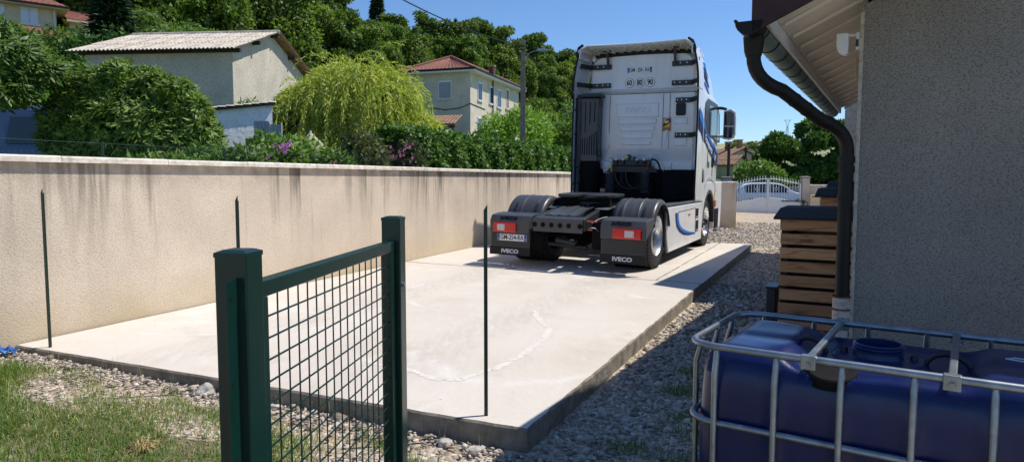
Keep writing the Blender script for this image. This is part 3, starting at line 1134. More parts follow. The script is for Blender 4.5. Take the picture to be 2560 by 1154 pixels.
# strike angle on the near post
m = MB()
m.prism([(-.0425, -.017, -.2), (-.0425, -.017, GT - .055), (-.0425, -.026, GT - .06), (-.0425, -.038, GT - .13), (-.0425, -.038, -.2)], (.0015, 0, 0))
m.prism([(-.092, -.019, -.2), (-.092, -.019, GT - .06), (-.0425, -.019, GT - .055), (-.0425, -.019, -.2)], (0, .0025, 0))
m.build('strike_angle', 'gate_green', gg)
for z in (1.185, .985, .785):
    MB().lathe([(.0, -.0), (.006, -.0)], 10, (-.075, -.0195, z), 'Y').build('hole', 'engine_black', gg)
lx0, lx1, lz0, lz1 = .062, gl - .058, .09, 1.205
fr = MB()
T_ = .042
fr.box((lx0, -.02, lz1 - T_), (lx1, .02, lz1)); fr.build('top_rail', 'gate_green', gg, bev=.003)
MB().box((lx0, -.02, lz0), (lx1, .02, lz0 + T_)).build('bottom_rail', 'gate_green', gg, bev=.003)
MB().box((lx0, -.0195, lz0 + T_), (lx0 + T_, .0195, lz1 - T_)).build('stile', 'gate_green', gg, bev=.003)
MB().box((lx1 - T_, -.0195, lz0 + T_), (lx1, .0195, lz1 - T_)).build('stile', 'gate_green', gg, bev=.003)
x = lx0 + T_ + .03
while x < lx1 - T_:
    MB().tube([(x, .003, lz0 + T_ - .005), (x, .003, lz1 - T_ + .005)], .0026, 6).build('vertical_wire', 'gate_green', gg, smooth=60)
    x += .064
z = lz1 - T_ - .058
while z > lz0 + T_:
    MB().tube([(lx0 + T_ - .005, -.0025, z), (lx1 - T_ + .005, -.0025, z)], .0028, 6).build('horizontal_wire', 'gate_green', gg, smooth=60)
    z -= .058
MB().tube([(lx1 - .0, -.0, 1.02), (gl - .04, -.0, 1.02)], .008, 8).build('hinge', 'galvanised', gg)
MB().tube([(gl - .02, -.040, 1.02), (gl - .02, -.052, 1.02)], .009, 8).build('hinge_bolt', 'galvanised', gg)
MB().tube([(lx1 - .0, -.0, .3), (gl - .04, -.0, .3)], .008, 8).build('hinge', 'galvanised', gg)

# three thin angle-iron fence posts on the slab's front edge
for (u, v), lab in (((-2.81, -6.79), 'thin green steel fence post, leftmost, standing near the boundary wall'),
                    ((-1.0, -6.64), 'thin green steel fence post rising behind the near gate post'),
                    ((.70, -6.47), 'thin green steel fence post near the front corner of the slab')):
    p = slab_pt(u, v)
    t = thing('fence_post', lab, 'fence post', p, -TH, 'steel fence posts on the slab')
    m = MB()
    h = 1.165
    prof = [(-.011, 0), (.011, 0), (.011, .003), (.0015, .003), (.0015, .018), (-.0015, .018), (-.0015, .003), (-.011, .003)]
    m.prism([(x, y, 0) for x, y in prof], (0, 0, h - .02))
    m.prism([(-.011, 0, h - .02), (.011, 0, h - .02), (.011, 0, h + .012)], (0, .003, 0))
    m.build('stake', 'post_green', t)
    for z in (.06, .35, .64, .93):
        MB().lathe([(0, 0), (.003, 0)], 8, (.006, -.0008, z), 'Y').build('hole', 'engine_black', t)

# ---------------------------------------------------------------- water tank (IBC) in its cage
TB = Vector((.650, 2.490, -.06)); TR = math.atan2(-.56, .83)
ib = thing('water_tank', 'dark blue plastic water tank in a galvanised tube cage', 'water tank', TB, TR)
TW, TD, TZ = 1.25, .70, .915                      # length, depth, height of the top tube above its base
def rrect(x0, y0, x1, y1, r, z, k=6):
    out = []
    for cx, cy, a0 in ((x1 - r, y0 + r, -PI / 2), (x1 - r, y1 - r, 0), (x0 + r, y1 - r, PI / 2), (x0 + r, y0 + r, PI)):
        for j in range(k + 1):
            a = a0 + PI / 2 * j / k
            out.append((cx + r * math.cos(a), cy + r * math.sin(a), z))
    return out
# blown tank: rounded shoulders, raised pads at the ends, recessed middle
TT = TZ - .008
def tank_top(x, y):
    ex = min(x, TW - x); ey = min(y, TD - y)
    z = 0.
    mid = smooth01((x - .30) / .10) * smooth01((TW - .30 - x) / .10)
    z -= .045 * mid
    ch = math.exp(-((y - TD * .47) / .045) ** 2)
    z -= .010 * ch * (1 - mid)
    fn = math.exp(-((x - TW * .37) / .14) ** 2) * smooth01((.22 - y) / .12)
    z -= .05 * fn
    z += .012 * math.exp(-(((x - .17) / .12) ** 2 + ((y - .62) / .12) ** 2))
    return z
gx, gy_ = 72, 52
V, F = [], []
g0 = .03
rs = .10
for j in range(gy_ + 1):
    for i in range(gx + 1):
        # superellipse shoulders: parameters -1..1 mapped over top and sides
        a = -1 + 2 * i / gx; b = -1 + 2 * j / gy_
        X = (TW / 2 - g0); Y = (TD / 2 - g0)
        x = X * a; y = Y * b
        # distance into the shoulder
        dx = max(0., abs(x) - (X - rs)) / rs; dy = max(0., abs(y) - (Y - rs)) / rs
        k = min(1., math.hypot(dx, dy))
        drop = rs * (1 - math.sqrt(max(0., 1 - k ** 2)))
        if math.hypot(dx, dy) > 1:              # corner: pull in
            f = 1 / math.hypot(dx, dy)
            x = math.copysign((X - rs) + dx * f * rs, x); y = math.copysign((Y - rs) + dy * f * rs, y)
        V.append((x + TW / 2, y + TD / 2, TT - drop + tank_top(x + TW / 2, y + TD / 2) * (1 - k)))
n_ = gx + 1
for j in range(gy_):
    for i in range(gx):
        F.append((j * n_ + i, j * n_ + i + 1, (j + 1) * n_ + i + 1, (j + 1) * n_ + i))
bd = [i for i in range(n_)] + [j * n_ + gx for j in range(1, gy_ + 1)] + [gy_ * n_ + i for i in range(gx - 1, -1, -1)] + [j * n_ for j in range(gy_ - 1, 0, -1)]
prev = bd
for z, bul in ((TT - rs - .06, .004), (TT - rs - .2, .010), (TT - rs - .4, .012), (.2, .006), (.13, -.02)):
    cur = []
    for q in bd:
        x, y, zz = V[q]
        fx = (x - TW / 2) / (TW / 2); fy = (y - TD / 2) / (TD / 2)
        rib_ = -.011 * max(0., math.cos(2 * PI * (x - .11) / .207)) ** 3 * (bul > 0)
        cur.append(len(V)); V.append((x + fx * (bul + rib_ * 0), y + fy * bul + math.copysign(rib_, -fy) * -1 * (abs(fy) > .8), z))
    for a in range(len(bd)):
        b = (a + 1) % len(bd)
        F.append((prev[a], prev[b], cur[b], cur[a]))
    prev = cur
m = MB(); m.add(V, F)
tk = m.build('tank', 'tank_blue', ib, smooth=80)
# filler neck, threaded, open
cx, cy, cz = TW * .475, TD * .53, TT - .045
pr = [(.155, -.004), (.150, .006), (.085, .010), (.080, .028), (.086, .031), (.086, .035), (.080, .039), (.086, .043), (.086, .047), (.080, .051), (.084, .056), (.078, .06), (.073, .058), (.073, -.05), (.0, -.052)]
MB().lathe(pr, 40, (cx, cy, cz)).build('filler_neck', 'tank_neck', ib, smooth=35)
for dx in (-.115, .115):
    m = MB(); m.tube([(cx + dx, cy + .01, cz + .0), (cx + dx, cy + .01, cz + .022), (cx + dx, cy + .01, cz + .03)], [.014, .013, .004], 10)
    m.build('lug', 'black_plastic', ib, smooth=50)
# screw cap lying near the front edge
m = MB()
m.lathe([(0, .036), (.072, .036), (.078, .031), (.080, .010), (.086, .005), (.086, 0), (0, 0)], 36, (0, 0, 0))
cp = m.build('filler_cap', 'engine_black', ib, smooth=35)
cp.location = (TW * .385, .10, TT - .072); cp.rotation_euler = (R(16), 0, 0)
# lifting handles moulded in the recess
for x0, x1 in ((.335, .50), (.70, .87)):
    m = MB()
    xa, xb = (x0 - .04, x0 + .09) if x0 < .5 else (x1 - .13, x1 + .02)
    m.tube(bez([(xa, .37, TT - .055), (xa + .02, .37, TT + .022), (xb - .03, .37, TT + .02), (xb, .37, TT - .06)], 10), .009, 8)
    m.build('handle', 'black_plastic', ib, smooth=60)
# cage
ring = lambda z, e=0.: rrect(-e, -e, TW + e, TD + e, .11, z)
MB().tube(ring(TZ), .0135, 10, closed=True).build('top_tube', 'galvanised', ib, smooth=60)
MB().tube(ring(TZ - .28, .002), .012, 10, closed=True).build('hoop', 'galvanised', ib, smooth=60)
MB().tube(ring(TZ - .55, .002), .012, 10, closed=True).build('hoop', 'galvanised', ib, smooth=60)
MB().tube(ring(.13), .012, 10, closed=True).build('hoop', 'galvanised', ib, smooth=60)
def upright(x, y, nx, ny):
    m = MB()
    o = .009
    m.tube([(x - nx * o, y - ny * o, TZ - .005), (x - nx * .004, y - ny * .004, TZ - .04), (x + nx * .012, y + ny * .012, TZ - .10), (x + nx * .012, y + ny * .012, .12)], [.009, .011, .0115, .0115], 8)
    m.build('upright', 'galvanised', ib, smooth=60)
for i in range(6):
    x = .11 + i * .207
    upright(x, .0, 0, -1); upright(x, TD, 0, 1)
for i in range(3):
    y = .15 + i * .20
    upright(0, y, -1, 0); upright(TW, y, 1, 0)
for x in (.425, .83):
    m = MB()
    m.bar((x, -.005, TZ + .004), (x, TD + .005, TZ + .004), .024, .016)
    m.build('cross_bar', 'galvanised', ib, bev=.004)
    for y in (-.012, TD + .012):
        c_ = MB().box((x - .024, y - .016, TZ - .03), (x + .024, y + .016, TZ + .018)).build('clamp', 'galvanised', ib, bev=.003)
        MB().tube([(x, y - .016, TZ - .012), (x, y - .025, TZ - .012)], .010, 6).build('bolt', 'galvanised', c_)
m = MB()
for y in (.06, TD / 2, TD - .06):
    m.box((0, y - .05, 0), (TW, y + .05, .10))
for x in (.05, TW / 2, TW - .05):
    m.box((x - .05, 0, .10), (x + .05, TD, .122))
m.build('pallet', 'timber_dark', ib)
# paint dribble on the tank
m = MB()
m.tube([(TW * .93, .40, TT + .004), (TW * .80, .44, TT + .002), (TW * .78, .41, TT + .003), (TW * .92, .34, TT + .004)], .0025, 5)
m.build('chalk_line', 'letter_white', ib)

# ---------------------------------------------------------------- the lorry (tractor unit); local x right, y forward, z up
lo = thing('tractor_unit', 'white tractor unit lorry seen from behind, parked on the concrete slab', 'lorry')
mw = Matrix(((RT3.x, FW.x, UP.x, W0.x), (RT3.y, FW.y, UP.y, W0.y), (RT3.z, FW.z, UP.z, W0.z + .002), (0, 0, 0, 1)))
lo.matrix_world = mw
UC = -1.14
def mir(u): return 2 * UC - u
def mirr(u): return 2 * -1.085 - u          # rear corner pieces
BACK = (PI / 2, 0, 0)
SIDE = (PI / 2, 0, PI / 2)

# wheels ----------------------------------------------------------------------------------------
def tyre_prof(r, w):
    pts = [(r * .60, -w / 2 + .02), (r * .66, -w / 2 + .004), (r * .80, -w / 2), (r * .93, -w / 2 + .012), (r * .985, -w / 2 + .03)]
    for i in range(4):
        c = -w / 2 + w * (i + 1) / 5
        pts += [(r, c - .018), (r * .972, c - .010), (r * .972, c + .010), (r, c + .018)]
    pts += [(r * .985, w / 2 - .03), (r * .93, w / 2 - .012), (r * .80, w / 2), (r * .66, w / 2 - .004), (r * .60, w / 2 - .02)]
    return pts
def make_wheel(uo, v, r, side, kind):
    """uo: outer face; side +1 right, -1 left"""
    w = .27
    tys = [uo - side * w / 2] + ([uo - side * (w * 1.5 + .035)] if kind == 'rear' else [])
    first = None
    for cu_ in tys:
        m = MB().lathe(tyre_prof(r, w), 56, (cu_, v, r), 'X')
        # shoulder lugs
        for k in range(56):
            a = 2 * PI * (k + .5) / 56
            for e in (-1, 1):
                rr = r * .968
                p = (cu_ + e * (w / 2 - .016), v + rr * math.cos(a), r + rr * math.sin(a))
                q = (cu_ + e * (w / 2 - .016), v + (rr + .024) * math.cos(a), r + (rr + .024) * math.sin(a))
                m.bar(p, q, .028, .022, up=(-math.sin(a) * 0 + 1, 0, 0))
        o = m.build('tyre', 'tyre', first or lo, smooth=40)
        if first is None: first = o; o.name = 'wheel'
        # raised sidewall rings
        MB().lathe([(r * .74, 0), (r * .745, side * .004), (r * .755, side * .004), (r * .76, 0)], 48, (cu_ + side * (w / 2 - .001), v, r), 'X').build('sidewall_ring', 'tyre', first, smooth=40)
    s = side
    if kind == 'rear':
        pr = [(r * .625, -.012), (r * .615, .004), (r * .59, .006), (r * .575, -.012), (r * .55, -.05), (r * .535, -.14), (r * .50, -.155), (r * .36, -.16), (r * .30, -.15), (.0, -.15)]
        hub = [(.0, -.04), (.075, -.045), (.085, -.06), (.09, -.15)]
    else:
        pr = [(r * .625, -.012), (r * .615, .004), (r * .59, .006), (r * .57, -.02), (r * .54, -.05), (r * .50, -.055), (r * .42, -.03), (r * .36, -.022), (r * .28, -.03), (0, -.03)]
        hub = [(.0, .05), (.06, .048), (.075, .03), (.08, -.03)]
    MB().lathe([(a, s * b) for a, b in pr], 48, (uo, v, r), 'X').build('rim', 'silver' if kind == 'rear' else 'chrome', first, smooth=35)
    MB().lathe([(a, s * b) for a, b in hub], 24, (uo, v, r), 'X').build('hub', 'chassis' if kind == 'rear' else 'black_plastic', first, smooth=35)
    d0 = -.158 if kind == 'rear' else -.03
    for k in range(10):
        a = 2 * PI * k / 10
        rr = r * (.43 if kind == 'rear' else .34)
        p = Vector((uo + s * d0, v + rr * math.cos(a), r + rr * math.sin(a)))
        MB().tube([p, p + Vector((s * .035, 0, 0))], .014, 6).build('wheel_nut', 'silver', first)
    if kind == 'rear':
        for k in range(8):
            a = 2 * PI * (k + .5) / 8
            p = Vector((uo - s * .156, v + r * .46 * math.cos(a), r + r * .46 * math.sin(a)))
            MB().tube([p, p + Vector((s * .003, 0, 0))], .022, 12).build('hand_hole', 'engine_black', first)
    return first
RW = .475
make_wheel(0.0, .05, RW, 1, 'rear')
make_wheel(mirr(0.0), .05, RW, -1, 'rear')
make_wheel(-.015, 3.90, RW, 1, 'front')
make_wheel(mir(-.015), 3.90, RW, -1, 'front')

# chassis ----------------------------------------------------------------------------------------
for u in (-1.50, -.82):
    m = MB()
    m.prism([(u - .04, -.90, .56), (u - .04, 3.4, .58), (u - .04, 3.4, .83), (u - .04, -.25, .83), (u - .04, -.90, .725)], (.08, 0, 0))
    m.build('chassis_rail', 'chassis', lo, bev=.008)
m = MB()
m.prism([(-1.54, -.93, .535), (-.80, -.93, .535), (-.80, -.93, .725), (-1.54, -.93, .725)], (0, .02, 0))
m.prism([(-1.54, -.91, .70), (-.80, -.91, .70), (-.80, -.80, .745), (-1.54, -.80, .745)], (0, 0, .008))
cm = m.build('rear_cross_member', 'guard_plastic', lo, bev=.006)
for k, u in enumerate((-1.515, -1.39, -1.26, -1.13, -1.0, -.835)):
    MB().lathe([(0, -.0), (.034, -.0), (.038, .004), (.042, .0)], 20, (u, -.9312, .632), 'Y').build('hole', 'engine_black', cm)
# cover plate between the rails
rows = []
for v, w in ((-.78, .765), (-.45, .835), (-.2, .865), (.0, .865)):
    rows.append([(-1.40 + i * .049, v, w + (.012 if i % 3 == 1 else 0)) for i in range(11)])
MB().thick(rows, (0, 0, -.02)).build('cover_plate', 'guard_plastic', lo, smooth=25)
for u in (-1.56, -.76):
    m = MB(); m.prism([(u - .10, -.25, .835), (u + .10, -.25, .835), (u + .10, .45, .88), (u - .10, .45, .88)], (0, 0, .012))
    m.build('guard_bracket', 'chassis_plate', lo)
# axle, differential, bellows, tank
m = MB()
m.tube([(-1.9, .05, RW), (-.4, .05, RW)], .085, 12)
m.build('rear_axle', 'engine_black', lo, smooth=50)
m = MB()
m.lathe([(.0, -.26), (.12, -.23), (.2, -.12), (.22, 0), (.2, .12), (.12, .23), (0, .26)], 18, (UC, .05, RW), 'Y')
m.build('differential', 'engine_black', lo, smooth=50)
for u in (-1.60, -.70):
    m = MB(); m.lathe([(.0, .42), (.12, .42), (.135, .47), (.12, .52), (.135, .57), (.12, .62), (.135, .66), (.1, .72), (0, .72)], 16, (u, -.42, 0))
    m.build('air_bellows', 'engine_black', lo, smooth=40)
m = MB(); m.tube([(-1.45, -.55, .33), (-.85, -.55, .30)], .035, 8); m.tube([(-1.3, -.62, .40), (-1.0, -.62, .36)], .05, 8)
m.build('anti_roll_bar', 'chassis', lo, smooth=50)
m = MB(); m.box((-.74, -.70, .30), (-.56, -.15, .70)); m.build('valve_box', 'engine_black', lo, bev=.02)
for i, (p, q, c) in enumerate((((-.78, -.8, .70), (-.66, -.72, .69), 'hose_red'), ((-.76, -.82, .585), (-.70, -.80, .58), 'hose_red'))):
    MB().tube([p, q], .012, 6).build('connector', c, lo)
for i in range(7):
    a = Vector((-.76 + random.uniform(0, .04), -.80 + i * .05, .56 + random.uniform(0, .12)))
    b = a + Vector((random.uniform(.03, .12), random.uniform(.05, .2), random.uniform(-.04, .1)))
    c = b + Vector((random.uniform(-.05, .08), random.uniform(.05, .2), random.uniform(-.1, .05)))
    MB().tube(bez([a, b, c], 6), .008, 5).build('cable', random.choice(['black_rubber', 'chassis_plate', 'black_rubber']), lo)
for i in range(3):
    a = Vector((-1.2 + i * .07, -.05, .88))
    MB().tube(bez([a, a + Vector((.05, .02, .07)), a + Vector((.18, .08, .06)), a + Vector((.25, .12, 0))], 8), .007, 5).build('cable', 'chassis_plate' if i else 'black_rubber', lo)
# fifth wheel
m = MB()
outline = [(-.46, .62), (-.30, .72), (.30, .72), (.46, .62), (.46, .15), (.40, -.02), (.24, -.16), (.10, -.18), (.07, .10), (-.07, .10), (-.10, -.18), (-.24, -.16), (-.40, -.02), (-.46, .15)]
m.prism([(UC + a, b + .0, 1.0 + b * .02) for a, b in outline], (0, 0, .045))
fw_ = m.build('fifth_wheel', 'chassis', lo, bev=.008)
m = MB()
for s in (-1, 1):
    m.prism([(UC + s * .34, .0, .86), (UC + s * .34, .6, .86), (UC + s * .34, .45, .995), (UC + s * .34, .15, .995)], (s * .08, 0, 0))
m.box((UC - .42, .02, .872), (UC + .42, .70, .985))  # dark block added to close the sky-lit gap under the plate
m.build('stand_and_dark_fill', 'engine_black', fw_, bev=.01)
m = MB(); m.box((UC - .62, -.02, .845), (UC + .62, .72, .868)); m.build('mounting_plate', 'chassis', lo, bev=.004)
# catwalk and cross tubes
for i in range(4):
    v = 1.0 + i * .46
    MB().box((-1.52, v, .845), (-.78, v + .44, .875)).build('catwalk_plate', 'chassis_plate', lo, bev=.004)
m = MB(); m.box((-2.16, .95, .62), (-1.62, 2.6, .80)); m.build('battery_box', 'chassis', lo, bev=.02)
MB().tube([(-1.0, 1.0, .90), (-.8, 1.1, .93), (-.62, 1.15, .90)], .012, 6).build('cable', 'rope', lo)

# side skirts ------------------------------------------------------------------------------------
def skirt(side):
    f = (lambda u: u) if side > 0 else mir
    s = side
    poly = [(.45, .87), (3.27, .875), (3.30, .60), (3.24, .19), (.66, .175), (.53, .40), (.46, .62)]
    m = MB(); m.prism([(f(.0), v, w) for v, w in poly], (s * .03, 0, 0))
    sk = m.build('side_skirt', 'white_paint', lo, bev=.012)
    MB().prism([(f(-.34), .50, .865), (f(.0), .48, .885), (f(.0), 3.22, .885), (f(-.34), 3.22, .865)], (0, 0, .022)).build('walkway', 'guard_plastic', sk, bev=.006)
    MB().tube([(f(-.005), .52, .905), (f(-.005), 3.2, .908)], .022, 8).build('top_rail', 'guard_plastic', sk, smooth=50)
    MB().box((f(-.52), .75, .24), (f(-.03), 3.15, .84)).build('tank', 'engine_black', lo, bev=.03)
    MB().prism([(f(.002), .40, .88), (f(.002), .45, .88), (f(.002), .53, .40), (f(.002), .66, .175), (f(.002), .60, .17), (f(.002), .46, .40)], (s * .02, 0, 0)).build('edge_trim', 'guard_plastic', sk)
    if side < 0:
        return
    E_ = .0315
    arc_o = [(1.03, .765), (1.05, .66), (1.14, .54), (1.35, .445), (1.66, .375), (2.1, .335), (2.66, .325)]
    arc_m = [(1.14, .765), (1.17, .66), (1.27, .555), (1.47, .475), (1.75, .415), (2.15, .370), (2.66, .340)]
    arc_i = [(1.26, .765), (1.29, .66), (1.38, .57), (1.56, .50), (1.82, .445), (2.2, .395), (2.66, .352)]
    for a, b, mt in ((arc_o, arc_m, 'stripe_navy'), (arc_m, arc_i, 'stripe_blue')):
        m = MB(); m.sheet([[(E_, v, w) for v, w in a], [(E_, v, w) for v, w in b]]); m.build('stripe', mt, sk)
    for (v0, v1, w0, w1) in ((2.66, 2.90, .60, .775), (2.69, 2.93, .36, .56)):
        MB().box((.012, v0, w0), (E_ + .001, v1, w1)).build('vent', 'engine_black', sk)
        MB().prism([(E_, v0 + .03, w0 + .02), (E_, v1 - .03, w0 + .02), (E_, v1 - .03, w0 + .032), (E_, v0 + .03, w0 + .032)], (.003, 0, 0)).build('vent_blade', 'white_paint', sk)
    m = MB()
    for a, b in (((1.26, .775), (2.62, .79)), ((2.62, .79), (2.66, .33))):
        m.bar((E_, a[0], a[1]), (E_, b[0], b[1]), .006, .007, up=(1, 0, 0))
    m.build('panel_gap', 'chassis', sk)
    MB().box((E_, 2.04, .685), (E_ + .012, 2.18, .715)).build('side_marker', 'orange_lens', sk, bev=.003)
    MB().box((.0, 3.285, .345), (.034, 3.315, .40)).build('side_marker', 'orange_lens', sk, bev=.003)
skirt(1); skirt(-1)

# mudguards, lamp boxes, flaps ------------------------------------------------------------------
def rear_corner(side):
    f = (lambda u: u) if side > 0 else mirr
    a0, a1 = -.55, .075
    rows = []
    nA = 22
    prof = []
    for i in range(31):
        t = i / 30
        u = a0 + (a1 - a0) * t
        bmp_ = sum(.010 * math.exp(-((t - c) / .014) ** 2) for c in (.24, .42, .60, .78))
        edge = -.05 * max(0, (abs(t - .5) - .42) / .08) ** 2
        prof.append((u, bmp_ + edge))
    for k in range(nA + 1):
        ang = R(160 - 145 * k / nA)
        rows.append([(f(u), .05 + (.535 + e) * math.cos(ang), RW + .0 + (.535 + e) * math.sin(ang)) for u, e in prof])
    g = MB().thick(rows, (0, 0, -.022)).build('mudguard', 'guard_plastic', lo, smooth=35)
    for t in (.2, .74):
        u = a0 + (a1 - a0) * t
        pts = []
        for k in range(5):
            ang = R(158 - 7 * k)
            pts.append((f(u), .05 + .553 * math.cos(ang), RW + .553 * math.sin(ang)))
        m = MB()
        for p, q in zip(pts, pts[1:]):
            m.bar(p, q, .03, .014, up=(0, -1, .6))
        m.build('clamp', 'black_plastic', g, bev=.003)
    m = MB()
    m.prism([(f(a0), v, w) for v, w in ((-.46, .70), (-.47, .765), (-.70, .755), (-.84, .735), (-.895, .66), (-.895, .485), (-.86, .475), (-.86, .18), (-.84, .18), (-.84, .50), (-.6, .6))], (f(a1 + .01) - f(a0), 0, 0))
    bx = m.build('lamp_box', 'guard_plastic', lo, bev=.010)
    # flap
    MB().box((f(a0 - .01), -.875, .155), (f(a1 + .02), -.855, .275)).build('mud_flap', 'black_rubber', bx, bev=.004)
    MB().box((f(a0 + .012), -.8665, .29), (f(a1 - .005), -.861, .475)).build('panel', 'black_plastic', bx, bev=.003)
    # lamp
    l0, l1 = (-.37, .03)
    if side < 0: l0, l1 = -2.265 - mir(0) * 0, -1.865
    if side > 0:
        x0, x1 = l0, l1
    else:
        x0, x1 = mir(.03) + .09, mir(-.37) + .05
        x0, x1 = -2.19, -1.82
    lp = MB().box((x0, -.925, .492), (x1, -.893, .632)).build('tail_lamp', 'red_lens', bx, bev=.012)
    if side > 0: r0, r1 = x0 + .43 * (x1 - x0), x0 + .74 * (x1 - x0)
    else: r0, r1 = x0 + .19 * (x1 - x0), x0 + .51 * (x1 - x0)
    MB().box((r0, -.9275, .518), (r1, -.9245, .608)).build('reversing_lamp', 'white_lens', lp, bev=.001)
    m = MB()
    for i in range(5):
        xx = r0 + (r1 - r0) * (i + .5) / 5
        m.box((xx - .002, -.9285, .52), (xx + .002, -.9265, .606))
    for j in range(4):
        zz = .518 + .09 * (j + .5) / 4
        m.box((r0 + .003, -.9285, zz - .0015), (r1 - .003, -.9265, zz + .0015))
    m.build('lens_grid', 'chassis_plate', lp)
    m = MB()
    for i in range(14):
        xx = x0 + (x1 - x0) * (i + .5) / 14
        if r0 - .01 < xx < r1 + .01: continue
        m.box((xx - .0025, -.9268, .515), (xx + .0025, -.9245, .61))
    m.build('lens_rib', 'red_lens', lp)['kind'] = 'stuff'
    cxm = (f(a0) + f(a1)) / 2
    text('lettering', 'IVECO', .072, 'engine_black', bx, (cxm - .02, -.877, .695), (R(55), 0, 0), .004, .002, 0, 1.35)
    text('lettering', 'IVECO', .078, 'letter_white', bx, (cxm, -.8775, .212), BACK, .0015, .003, 0, 1.25)
    return bx
bR = rear_corner(1)
bL = rear_corner(-1)
# number plate
def number_plate(parent, cx, v, cz, w, h, txt, big):
    p = MB().box((cx - w / 2, v - .004, cz - h / 2), (cx + w / 2, v, cz + h / 2)).build('number_plate', 'plate_white', parent, bev=.0015)
    MB().box((cx - w / 2 + .003, v - .0055, cz - h / 2 + .003), (cx - w / 2 + .042, v - .0035, cz + h / 2 - .003)).build('blue_band', 'plate_blue', p)
    MB().box((cx + w / 2 - .042, v - .0055, cz - h / 2 + .003), (cx + w / 2 - .003, v - .0035, cz + h / 2 - .003)).build('blue_band', 'plate_blue', p)
    t_ = text('lettering', txt, h, 'letter_black', p, (cx, v - .005, cz), BACK, .001, .0016)
    t_.scale = ((w - .105) / t_.dimensions.x, h * .74 / t_.dimensions.y, 1)
    text('lettering', 'F', h * .33, 'letter_white', p, (cx - w / 2 + .022, v - .0062, cz - h * .25), BACK, .0005)
    text('lettering', '73', h * .34, 'letter_white', p, (cx + w / 2 - .022, v - .0062, cz - h * .22), BACK, .0005)
    return p
number_plate(bL, -1.905, -.8672, .415, .48, .098, 'GM-254-RA', .74)

# cab ---------------------------------------------------------------------------------------------
def ring_section(v, hw, zb, zt, rt, rb, k=5):
    out = []
    for cx, cz, r_, a0 in ((UC + hw - rb, zb + rb, rb, -PI / 2), (UC + hw - rt, zt - rt, rt, 0), (UC - hw + rt, zt - rt, rt, PI / 2), (UC - hw + rb, zb + rb, rb, PI)):
        for j in range(k + 1):
            a = a0 + PI / 2 * j / k
            out.append((cx + r_ * math.cos(a), v, cz + r_ * math.sin(a)))
    return out
m = MB()
m.loft([ring_section(*a) for a in ((3.02, 1.08, 1.47, 2.90, .10, .06), (3.06, 1.15, 1.47, 2.93, .12, .06), (3.3, 1.165, 1.44, 2.94, .12, .05), (3.42, 1.165, 1.18, 2.94, .12, .05), (4.2, 1.165, 1.16, 2.93, .12, .05),
        (4.75, 1.14, 1.16, 2.90, .14, .05), (5.0, 1.10, 1.16, 2.80, .2, .05), (5.18, 1.05, 1.16, 2.2, .2, .05), (5.30, 1.0, 1.16, 1.7, .2, .05))])
cab = m.build('cab', 'white_paint', lo, smooth=38)
m = MB()
m.loft([ring_section(*a) for a in ((2.98, .97, 2.90, 3.60, .26, .03), (3.05, 1.02, 2.90, 3.64, .26, .03), (3.5, 1.07, 2.90, 3.66, .28, .03), (3.95, 1.08, 2.90, 3.52, .28, .03), (4.4, 1.06, 2.90, 3.26, .17, .03), (4.8, 1.02, 2.90, 3.0, .045, .03), (4.98, .98, 2.88, 2.925, .01, .01))])
rf = m.build('cab_roof', 'white_paint', lo, smooth=40)
# rear panel, with its pressed ribs
def back_panel():
    prof = [(2.90, 3.00), (2.87, 2.965), (1.86, 2.955), (1.83, 2.965), (1.63, 3.01), (1.60, 2.985), (1.47, 2.985)]
    rows = [[(u, v - (0 if -1.9 < u < -.12 else -.05), w) for u in (-2.2, -2.1, -1.92, -1.88, -.14, -.10, -.06)] for w, v in prof]
    p = MB().thick(rows, (0, .03, 0)).build('rear_panel', 'white_paint', cab, smooth=30)
    def rib(u0, u1, w, u2=None, w2=None, th=.018, d=.012):
        a = (u0, 2.952, w); b = (u1, 2.952, w if w2 is None else w2)
        MB().prism([(a[0], 2.957, a[2] - th), (b[0], 2.957, b[2] - th), (b[0], 2.957, b[2] + th), (a[0], 2.957, a[2] + th)], (0, -d, 0)).build('rib', 'white_paint', cab, bev=.006)
    return p, rib
pn, rib = back_panel()
def pad(u0, u1, w0, w1, du=0., d=.012, base=2.956):
    """raised pressing with sloping sides"""
    m = MB()
    e = .014
    a = [(u0, w0), (u1, w0), (u1 + du, w1), (u0 - du, w1)]
    b = [(u0 + e, w0 + e), (u1 - e, w0 + e), (u1 + du - e, w1 - e), (u0 - du + e, w1 - e)]
    m.loft([[(x, base, z) for x, z in a], [(x, base - d, z) for x, z in b]])
    m.build('rib', 'white_paint', pn)
pad(-1.60, -.78, 2.44, 2.70)
for w0, w1, k in ((2.31, 2.41, 0), (2.18, 2.28, .03), (2.04, 2.15, .06), (1.92, 2.01, .09)):
    pad(-1.55 + k, -.82 - k, w0, w1, .012)
for s in (-1, 1):
    c = -1.19
    m = MB(); m.prism([(c + s * .50, 2.957, 1.92), (c + s * .54, 2.957, 1.92), (c + s * .60, 2.957, 2.2), (c + s * .55, 2.957, 2.2)], (0, -.014, 0))
    m.build('rib', 'white_paint', pn, bev=.005)
pad(-1.62, -.76, 1.735, 1.765, 0, .006, 2.985)
pad(-.50, -.30, 1.735, 1.765, 0, .006, 2.985)
pad(-.48, -.24, 2.30, 2.42, 0, .012)
pad(-.48, -.24, 1.90, 2.06, 0, .012)
m = MB()
for u in (-1.73, -.70, -.575):
    m.box((u - .003, 2.950, 1.86), (u + .003, 2.958, 2.86))
m.box((-2.2, 2.972, 2.872), (-.06, 2.982, 2.886))
m.build('panel_gap', 'chassis', pn)
text('lettering', 'IVECO', .135, 'white_paint', pn, (-1.18, 2.944, 2.575), BACK, .016, .004, 0, 1.25)
